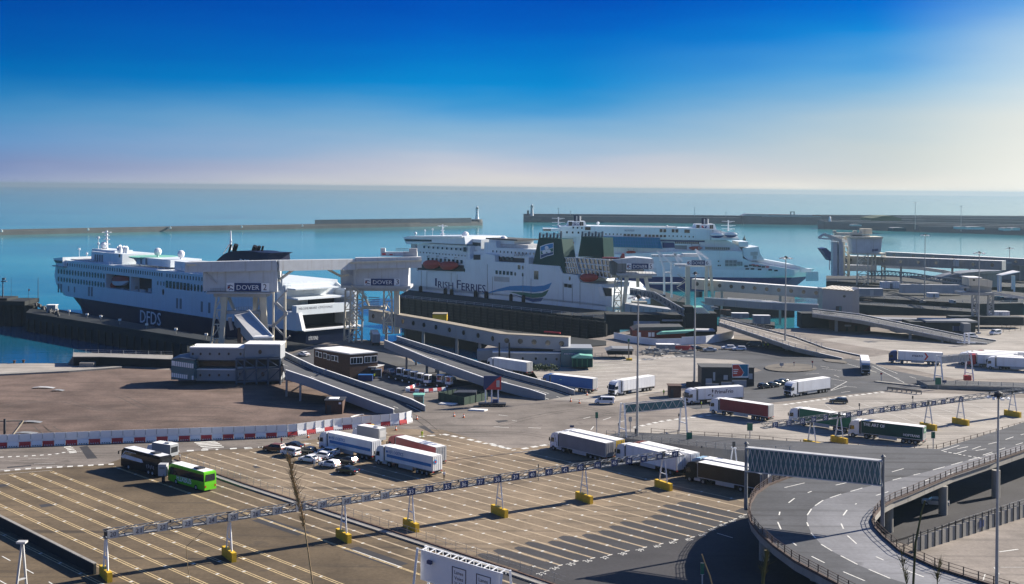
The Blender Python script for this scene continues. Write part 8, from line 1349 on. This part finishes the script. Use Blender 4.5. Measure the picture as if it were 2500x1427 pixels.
# ------------------------------------------------------------------ kiosks, boards, small signs
def hut(label, k, x0, x1, yt, yb, dep, m, roofm, name='kiosk', door=(.1, .35), win=None, zz=0):
    p0, p1 = P(z(k, x0, yb)), P(z(k, x1, yb)); yd = (p0.y+p1.y)/2; h = D(z(k, (x0+x1)/2, yt), yd).z; t = thing(name, label, 'kiosk' if name == 'kiosk' else 'building', V(((p0.x+p1.x)/2, yd, 0)))
    part(t, 'walls', m, lambda b: b.box(p0.x, p1.x, yd, yd+dep, 0, h)); part(t, 'roof', roofm, lambda b: b.box(p0.x-.25, p1.x+.25, yd-.25, yd+dep+.25, h, h+.18)); w = p1.x-p0.x
    part(t, 'door', 'dark' if m != 'dark' else 'lgrey', lambda b: b.box(p0.x+w*door[0], p0.x+w*door[1], yd-.05, yd, .05, min(2.1, h*.85)))
    for f0, f1, a0, a1 in (win or ()): part(t, 'window', 'glass' if m != 'dark' else 'lgrey', lambda b: b.box(p0.x+w*f0, p0.x+w*f1, yd-.06, yd, h*a0, h*a1))
    return t, p0, p1, yd, h
t, p0, p1, yd, h = hut('small brown brick substation hut on the gravel lot', 'G', 690, 842, 568, 682, 5, 'brick', 'dark', 'substation'); part(t, 'roof_hatch', 'roofwhite', lambda b: b.box(p0.x+.6, p1.x-1.2, yd+1.2, yd+3.8, h+.18, h+.3)); part(t, 'notice', 'letter_white', lambda b: b.box(p1.x-.9, p1.x-.3, yd-.06, yd, h*.75, h*.9))
hut('glass ticket kiosk at the foot of the walkway building ramp', 'G', 1462, 1545, 520, 605, 2.5, 'teal_glass', 'teal_deck', win=((.05, .45, .35, .85), (.55, .95, .35, .85)), door=(.4, .6)); hut('pale green ticket kiosk at the foot of the long grey ramp', 'H', 600, 685, 385, 472, 2.5, 'teal_glass', 'teal_deck', win=((.05, .45, .35, .85), (.55, .95, .35, .85)), door=(.4, .6))
t, p0, p1, yd, h = hut('dark portakabin office with a red advertising board', 'H', 1830, 2283, 280, 440, 7, 'dark', 'roof_dark', 'portakabin', (.08, .2), ((.22, .26, .3, .75), (.42, .5, .35, .6), (.9, .97, .4, .7)))
bd_ = part(t, 'poster', 'letter_white', lambda b: tb(b, 'H', 2095, 2238, 248, 365, yd-.5, .2)); part(bd_, 'poster_red', 'red', lambda b: tp(b, 'H', ((2100, 256), (2150, 253), (2195, 320), (2175, 352), (2100, 358)), yd-.56, .05)); part(bd_, 'poster_picture', 'blue_glass', lambda b: tp(b, 'H', ((2155, 253), (2232, 250), (2232, 352), (2182, 354), (2200, 320)), yd-.56, .05)); part(bd_, 'poster_text', 'letter_white', lambda b: [tb(b, 'H', 2106, 2150-i*6, 292+i*16, 299+i*16, yd-.6, .04) for i in range(3)])
rw = thing('barrier_screen', 'grey panel screens in front of the dark portakabin', 'screen', base('H', 1900, 445))
for x0, x1, yt, yb in ((1865, 1980, 418, 436), (2000, 2110, 405, 440), (2095, 2220, 388, 450), (1695, 1800, 402, 450)): part(rw, 'panel', 'panel_grey' if x0 != 1695 else 'dark', lambda b: tb(b, 'H', x0, x1, yt, yb, yd-6, .2))
t, p0, p1, yd, h = hut('windowless brown brick hut left of the flower logo lorry', 'H', 1548, 1650, 442, 540, 3.5, 'brick', 'brick', 'brick_hut')
bb_ = thing('billboard', 'navy and red billboard on three white posts over a bench', 'billboard', base('G', 2145, 615)); yb_ = P(z('G', 2145, 610)).y
pn = part(bb_, 'panel', 'sign_blue', lambda b: tb(b, 'G', 2070, 2225, 352, 470, yb_, .3)); part(pn, 'red_field', 'red', lambda b: tp(b, 'G', ((2090, 470), (2180, 380), (2225, 352), (2225, 470)), yb_-.06, .05)); part(pn, 'notice', 'lgrey', lambda b: tb(b, 'G', 2182, 2210, 390, 448, yb_-.12, .05))
for x in (2088, 2142, 2198): part(bb_, 'post', 'white', lambda b: tl(b, 'G', (x, 470), (x, 612), yb_+.3, .35))
part(bb_, 'bin', 'sign_blue', lambda b: tb(b, 'G', 2150, 2195, 558, 598, yb_-.5, 1)); part(bb_, 'bench', 'dark', lambda b: (tb(b, 'G', 2025, 2265, 592, 606, yb_-1.5, 2.2), [tb(b, 'G', x, x+8, 606, 630, yb_-1.5, .3) for x in (2040, 2120, 2200, 2250)]))
pen = thing('mesh_pen', 'dark green mesh enclosure with sheeted stores inside', 'enclosure', base('G', 1900, 605)); q_ = [base('G', 1678, 560), base('G', 1900, 606), base('G', 2105, 560), base('G', 1840, 530)]
for a, c in zip(q_, q_[1:]+q_[:1]): part(pen, 'mesh_panel', 'mesh_green', lambda b: b.beam(a+V((0, 0, 1.0)), c+V((0, 0, 1.0)), .08, 2.0))
part(pen, 'stores', 'dark', lambda b: (b.box(q_[0].x+4, q_[2].x-6, q_[3].y-6, q_[3].y-2, 0, 1.9), b.box(q_[1].x-2, q_[1].x+3, q_[3].y-9, q_[3].y-5, 0, 2.6))); many(pen, 'post', MB().box(-.08, .08, -.08, .08, 0, 2.3).mesh('post', M['dark']), [lerp(a, c, f) for a, c in zip(q_, q_[1:]+q_[:1]) for f in (0, .25, .5, .75)])
for k, x, y in (('G', 1750, 595), ('G', 2010, 648)): c = base(k, x, y); o = thing('slab', 'white concrete slab lying beside mesh enclosure' if x == 1750 else 'white concrete slab lying beside the billboard bench', 'slab', c); part(o, 'block', 'roofwhite', lambda b: b.pbox(c-V((2, 1, 0)), (4, -.8, 0), (.8, 1.4, 0), (0, 0, .35)))
def sign(label, k, x, yb, y0, y1, w, m, name='road_sign', back=False):
    p = base(k, x, yb); yy = p.y; t = thing(name, label, 'sign', p); part(t, 'post', 'lgrey', lambda b: tl(b, k, (x, y0), (x, yb), yy+.1, .16)); part(t, 'panel', m, lambda b: tb(b, k, x-w/2, x+w/2, y0, y1, yy-.1, .12)); part(t, 'border', 'lgrey', lambda b: (tb(b, k, x-w/2, x+w/2, y0-1, y0+2, yy-.13, .04), tb(b, k, x-w/2, x+w/2, y1-2, y1+1, yy-.13, .04))); return t
sign('green exit sign on a post in front of the sign portal', 'H', 916, 850, 665, 720, 24, 'sign_green'); sign('green back of a road sign by the slip road fence', 'H', 1722, 990, 842, 912, 50, 'sign_green'); sign('green back of a road sign at the trailer lot corner', 'H', 2250, 895, 760, 828, 48, 'sign_green'); sign('dark road sign with round plate beside the green lettered lorry', 'I', 1492, 985, 838, 895, 34, 'sign_green'); sign('green panel sign at the foot of the far sign portal', 'I', 1535, 470, 365, 430, 50, 'sign_green'); sign('small blue panel sign under the far sign portal', 'I', 1590, 455, 388, 410, 36, 'sign_blue'); sign('small blue notice under the near sign portal', 'H', 1208, 850, 708, 748, 28, 'lgrey'); sign('red warning sign on the road verge', 'I', 1040, 398, 322, 340, 18, 'red'); sign('thin blue parking sign behind the grey lorry', 'H', 700, 860, 780, 798, 36, 'sign_blue')
sign('small red sign on the sand roundabout', 'I', 440, 290, 218, 238, 12, 'red'); sign('white chevron board on the sand roundabout', 'I', 172, 285, 238, 262, 34, 'lgrey'); sign('thin sign post at the far side of roundabout', 'I', 280, 275, 228, 240, 10, 'maroon')
sg_ = sign('narrow green sign post standing at the bottom of the dark apron', 'L', 2010, 1400, 1075, 1185, 34, 'sign_green')
for k, x, yb, y0 in (('L', 446, 290, 135), ('I', 850, 705, 590), ('I', 1315, 640, 525), ('H', 1632, 855, 680), ('H', 1107, 870, 760)): p = base(k, x, yb); o = thing('signal_post', 'thin post with a small dark traffic signal head', 'signal', p, 'thin signal posts on the lots'); part(o, 'post', 'grey', lambda b: tl(b, k, (x, y0), (x, yb), p.y, .12)); part(o, 'head', 'dark', lambda b: tb(b, k, x-5, x+5, y0, y0+24, p.y-.2, .3))
yp = thing('lamp_post', 'pale sign post on a yellow block beside the green terminal block', 'post', base('H', 1195, 215)); p_ = base('H', 1195, 215); part(yp, 'post', 'sand', lambda b: tl(b, 'H', (1195, 30), (1195, 212), p_.y, .35)); part(yp, 'base_block', 'yellow', lambda b: tb(b, 'H', 1175, 1225, 200, 218, p_.y-.6, 1.2)); part(yp, 'head', 'sign_green', lambda b: tb(b, 'H', 1186, 1202, 28, 52, p_.y-.2, .3))
sk = thing('skip', 'small red skip beside the site cabin and parked cars', 'skip', base('D', 1295, 1342)); c = base('D', 1295, 1342); part(sk, 'tub', 'red', lambda b: b.loft([[c+V((x, y, 0)) for x, y in ((-2.2, -.9), (2.2, -.9), (2.2, .9), (-2.2, .9))], [c+V((x, y, 1.7)) for x, y in ((-3, -1.1), (3, -1.1), (3, 1.1), (-3, 1.1))]])); part(sk, 'rim', 'dark', lambda b: b.box(c.x-2.8, c.x+2.8, c.y-.95, c.y+.95, 1.7, 1.74))
sc_ = thing('scrap_pile', 'heap of timber and metal scrap behind the upper lot road', 'scrap', base('D', 1100, 1370))
def _sc(b):
    for i in range(40): p = base('D', random.uniform(960, 1330), random.uniform(1350, 1385)); b.beam(p+V((0, 0, random.uniform(.1, 1.2))), p+V((random.uniform(-5, 5), random.uniform(-3, 3), random.uniform(.1, 1.4))), random.uniform(.15, .5))
part(sc_, 'debris', 'grey', _sc)
sh = thing('low_shed', 'low dark shed with flat grey roof beside the scrap', 'shed', base('D', 780, 1380)); part(sh, 'walls', 'concrete_dark', lambda b: tb(b, 'D', 655, 870, 1345, 1378, 398, 6)); part(sh, 'roof', 'grey', lambda b: tp(b, 'D', ((640, 1345), (700, 1325), (880, 1328), (880, 1348)), 397.5, 7))
for lbl, pts in (('pale timber fence below the green terminal block', (('D', 545, 1405), ('D', 1050, 1380))),): railing(lbl, [P(z(*p)) for p in pts], 1.4, 2.5, 2, 'grey')
# cones, debris
for i, (k, x, y) in enumerate((('G', 1490, 730), ('G', 1308, 825), ('G', 543, 890), ('G', 1010, 835), ('G', 225, 875), ('G', 420, 865), ('H', 690, 575), ('H', 765, 590), ('G', 1898, 715), ('G', 1815, 705), ('H', 832, 520))):
    c = base(k, x, y); o = thing('traffic_cone', 'small orange traffic cone standing on the road', 'cone', c, 'orange traffic cones'); part(o, 'cone', 'orange', lambda b: b.lathe(c, [(.26, .05), (.07, .95), (.04, 1.0)], 10)); part(o, 'foot', 'dark', lambda b: b.box(c.x-.3, c.x+.3, c.y-.3, c.y+.3, 0, .06)); part(o, 'sleeve', 'letter_white', lambda b: b.lathe(c, [(.2, .4), (.14, .68)], 10))
for i, (x, y, w_, m) in enumerate(((380, 528, 26, 'lgrey'), (270, 828, 22, 'grey'), (225, 925, 22, 'grey'), (505, 552, 14, 'grey'))):
    c = base('F', x, y); s_ = w_/9; o = thing('scrap_sheet', ('flat pale board lying on the gravel lot', 'bent grey sheet lying on a mound of soil', 'grey sheet lying behind the hoarding row', 'small grey scrap lying on the gravel lot')[i], 'debris', c); part(o, 'sheet', m, lambda b: b.loft([[c+V((s_*x_, y_, zz)) for x_, zz in ((-1, .1), (-.4, .35), (.3, .3), (1, .1))] for y_ in (-.9, .9)], closed=False, caps=False)); part(o, 'rubble', 'rust', lambda b: [b.box(c.x-s_*.8+j*.5, c.x-s_*.8+j*.5+.35, c.y-1.2, c.y-.8, 0, .25) for j in range(3)])
dp_ = thing('steel_posts', 'dark upright post with leaning beam behind the hoarding row', 'post', base('F', 40, 940)); c = base('F', 40, 940); part(dp_, 'upright', 'dark', lambda b: b.box(c.x-.2, c.x+.2, c.y-.2, c.y+.2, 0, 3.6)); part(dp_, 'beam', 'sand', lambda b: (b.beam(c+V((2.0, -1, .1)), c+V((3.2, 2, 2.8)), .35), b.beam(c+V((-3, 2, 2.7)), c+V((3.2, 2.2, 2.8)), .25)))
bk_ = thing('bicycle', 'bicycle standing by the red barrier row', 'bicycle', base('G', 393, 903)); c = base('G', 393, 903); 
for s_ in (-.52, .52): part(bk_, 'wheel', 'black', lambda b: [b.beam(c+V((s_+.34*math.cos(a), 0, .34+.34*math.sin(a))), c+V((s_+.34*math.cos(a+.524), 0, .34+.34*math.sin(a+.524))), .05) for a in [i*.5236 for i in range(12)]])
part(bk_, 'frame', 'dark', lambda b: [b.beam(c+V((x0, 0, h0)), c+V((x1, 0, h1)), .05) for x0, h0, x1, h1 in ((-.52, .34, -.2, .8), (-.2, .8, .42, .85), (.42, .85, .52, .34), (-.05, .3, -.2, .9), (-.05, .3, .42, .8), (-.52, .34, -.05, .3))]); part(bk_, 'saddle', 'black', lambda b: b.box(c.x-.33, c.x-.08, -.07+c.y, c.y+.07, .9, .97)); part(bk_, 'handlebar', 'dark', lambda b: b.beam(c+V((.42, -.25, .98)), c+V((.42, .25, .98)), .04))
yb2 = thing('ballast_block', 'yellow concrete ballast block against the hoarding end', 'block', base('G', 1050, 805)); c = base('G', 1050, 808); part(yb2, 'block', 'yellow', lambda b: b.prism([c+V((-2.6, 0, 0)), c+V((1.6, 0, 0)), c+V((1.6, 0, .8)), c+V((-.2, 0, .8))], (0, 1.0, 0))); part(yb2, 'strap', 'dark', lambda b: b.box(c.x, c.x+.1, c.y-.01, c.y+1.01, .1, .82))
# hose of pale pipe
ho_ = thing('plastic_pipe', 'curved white plastic pipe lying by the substation hut', 'pipe', base('G', 980, 700)); part(ho_, 'tube', 'roofwhite', lambda b: [b.beam(base('G', 915+i*14, 715-22*math.sin(i/7*1.5))+V((0, 0, .15)), base('G', 929+i*14, 715-22*math.sin((i+1)/7*1.5))+V((0, 0, .15)), .22) for i in range(8)])
bn = thing('waste_bin', 'dark blue waste skip beside the brick office annex', 'skip', base('G', 1040, 398)); c = base('G', 1040, 398); part(bn, 'tub', 'sign_blue', lambda b: b.box(c.x-2, c.x+2, c.y, c.y+2, .1, 1.7)); part(bn, 'lid', 'blue', lambda b: b.box(c.x-2.05, c.x+2.05, c.y-.05, c.y+2.05, 1.7, 1.8))
# white lockers and meter box by the coaches
mb_ = thing('equipment_box', 'pale equipment box on a post between the two coaches', 'box', base('J', 1560, 300)); c = base('J', 1560, 312); part(mb_, 'box', 'lgrey', lambda b: tb(b, 'J', 1507, 1585, 135, 245, c.y, 1.5)); part(mb_, 'post', 'dark', lambda b: tl(b, 'J', (1558, 245), (1558, 312), c.y+.5, .5)); part(mb_, 'vent', 'grey', lambda b: tb(b, 'J', 1520, 1570, 160, 180, c.y-.05, .05))
# ------------------------------------------------------------------ people
PM = [person_mesh('stand'), person_mesh('walk')]
def person(label, k, x, y, top, legs, rz=0, pose=0, hair='hair'):
    me = PM[pose].copy(); me.name = 'person'
    for m in (legs, top, 'skin', hair): me.materials.append(M[m])
    for f in me.polygons:
        c = f.center; f.material_index = 3 if c.z > 1.70 or (c.z > 1.6 and c.x < -.02) else 2 if c.z > 1.5 else (2 if abs(c.y) > .17 and c.z < 1.08 and c.z > .6 else (1 if c.z > .95 else (0 if c.z > .1 else 3)))
    o = link('person', me, None, base(k, x, y), (0, 0, rz)); tag(o, label, 'person')
for a in (('person in a dark red top standing by the brown car', 'G', 311, 952, 'cloth_red', 'cloth_dark', 1), ('person in a white shirt and dark trousers near the white saloon', 'G', 598, 1138, 'cloth_white', 'cloth_white', 2), ('person in dark clothes next to open doored hatchback', 'G', 630, 1125, 'cloth_dark', 'cloth_dark', 0), ('person in a white top leaning by the raised tailgate', 'G', 725, 1065, 'cloth_white', 'cloth_dark', 1), ('person with long dark hair in white top and dark shorts behind the lorry', 'G', 1728, 1255, 'cloth_white', 'cloth_dark', 2), ('person in grey walking along the wire fence by black coach', 'F', 1565, 1168, 'grey', 'cloth_dark', 0), ('person in dark clothes waiting at the lime green coach', 'J', 1561, 320, 'cloth_dark', 'cloth_dark', 1), ('person in a pale jacket on the road beside white curtain lorry', 'H', 1500, 525, 'hivis', 'cloth_dark', 1), ('worker in a yellow vest in front of the flower logo lorry', 'H', 1826, 628, 'hivis', 'cloth_dark', 0), ('worker in a yellow vest beyond the dark red lorry', 'G', 1535, 893, 'hivis', 'hivis', 2), ('worker in a yellow vest at the brick office window', 'G', 1118, 378, 'hivis', 'cloth_dark', 1), ('worker in a yellow vest left of the lamp mast in the shade', 'I', 20, 108, 'hivis', 'cloth_dark', 0), ('worker in a yellow vest right beside the lamp mast in the shade', 'I', 53, 108, 'hivis', 'cloth_dark', 1)):
    person(*a[:6], rz=a[6], pose=a[6] % 2)
# ------------------------------------------------------------------ dry stalks on the viewer's hill
def stalk(label, pts, dist, r, m, plume=None, n=0, name='dry_reed', zend=49.0):
    w = [D(p, dist) for p in pts]; t = thing(name, label, 'plant', V((w[-1].x, w[-1].y, zend))); w.append(V((w[-1].x+.02, dist, zend)))
    part(t, 'stem', m, lambda b: [b.tube(a, c, r*(1-.1*i), 6, r*(1-.08*i)) for i, (a, c) in enumerate(zip(w[::-1], w[::-1][1:]))])
    if plume:
        a, c = [D(p, dist) for p in plume]
        def f(b):
            for i in range(n):
                tt = random.random(); p = lerp(a, c, tt); wdt = .055*math.sin(math.pi*min(1, tt*.9+.08))+.01; d = V((random.gauss(0, wdt*.5), random.gauss(0, .04), 0)); e = V((d.x*.6+random.uniform(-.01, .01), 0, random.uniform(.05, .13))); s_ = V((.004, 0, 0)); b.add([p+d*.3-s_, p+d*.3+s_, p+d+e], [(0, 1, 2)])
        part(t, 'seed_head', m, f)
stalk('dry feathery reed rising in front of the white lorries', [z('K', 392, 20), z('K', 430, 180), z('K', 490, 400), z('K', 540, 600), z('K', 570, 790), z('K', 600, 1000), z('K', 640, 1290)], 13, .0085, 'reed', (z('K', 395, 30), z('K', 560, 760)), 230)
stalk('pale yellow twig rising before the flyover pier on the right', [z('M', 1660, 565), z('M', 1630, 660), z('M', 1605, 800), z('M', 1580, 920), z('M', 1560, 1290)], 13, .014, 'twig', name='bare_twig'); stalk('thick brown twig before the lower flyover bend', [z('M', 310, 985), z('M', 315, 1060), z('M', 295, 1160), z('M', 285, 1290)], 13, .022, 'twig', (z('M', 320, 1010), z('M', 290, 1270)), 60, 'bare_twig'); stalk('thin upright twig at the bottom right before the inner road lane', [z('M', 1455, 985), z('M', 1475, 1130), z('M', 1510, 1290)], 13, .006, 'twig', (z('M', 1460, 1000), z('M', 1510, 1270)), 40, 'bare_twig'); stalk('thinnest twig at the bottom right before the flyover rail', [z('M', 1785, 1090), z('M', 1765, 1190), z('M', 1765, 1290)], 13, .006, 'twig', (z('M', 1790, 1090), z('M', 1765, 1270)), 40, 'bare_twig'); stalk('dark leaning twig beside the narrow green sign post', [z('L', 2005, 990), z('L', 2040, 1090), z('L', 2080, 1190), z('L', 2105, 1290)], 13, .010, 'reed', name='bare_twig')
stalk('dry curved leaf of grass hovering before the lane gantry', [z('J', 1990, 755), z('J', 1930, 780), z('J', 1850, 850), z('J', 1775, 920), z('J', 1790, 1100), z('J', 1820, 1300)][::1], 13, .004, 'reed', name='dry_reed')
# ------------------------------------------------------------------ sea air
b = MB(); b.box(-17500, 17500, -90, 21000, -9.5, 63); hm = bpy.data.materials.new('haze'); hm.use_nodes = True; t_ = hm.node_tree; t_.nodes.clear()
ho_ = N(t_, 'ShaderNodeOutputMaterial'); hv = N(t_, 'ShaderNodeVolumePrincipled'); hv.inputs['Color'].default_value = (.29, .40, .48, 1); hv.inputs['Density'].default_value = 8.5e-5; hv.inputs['Anisotropy'].default_value = .35; t_.links.new(hv.outputs[0], ho_.inputs['Volume'])
tag(b.build('haze', hm), kind='stuff')
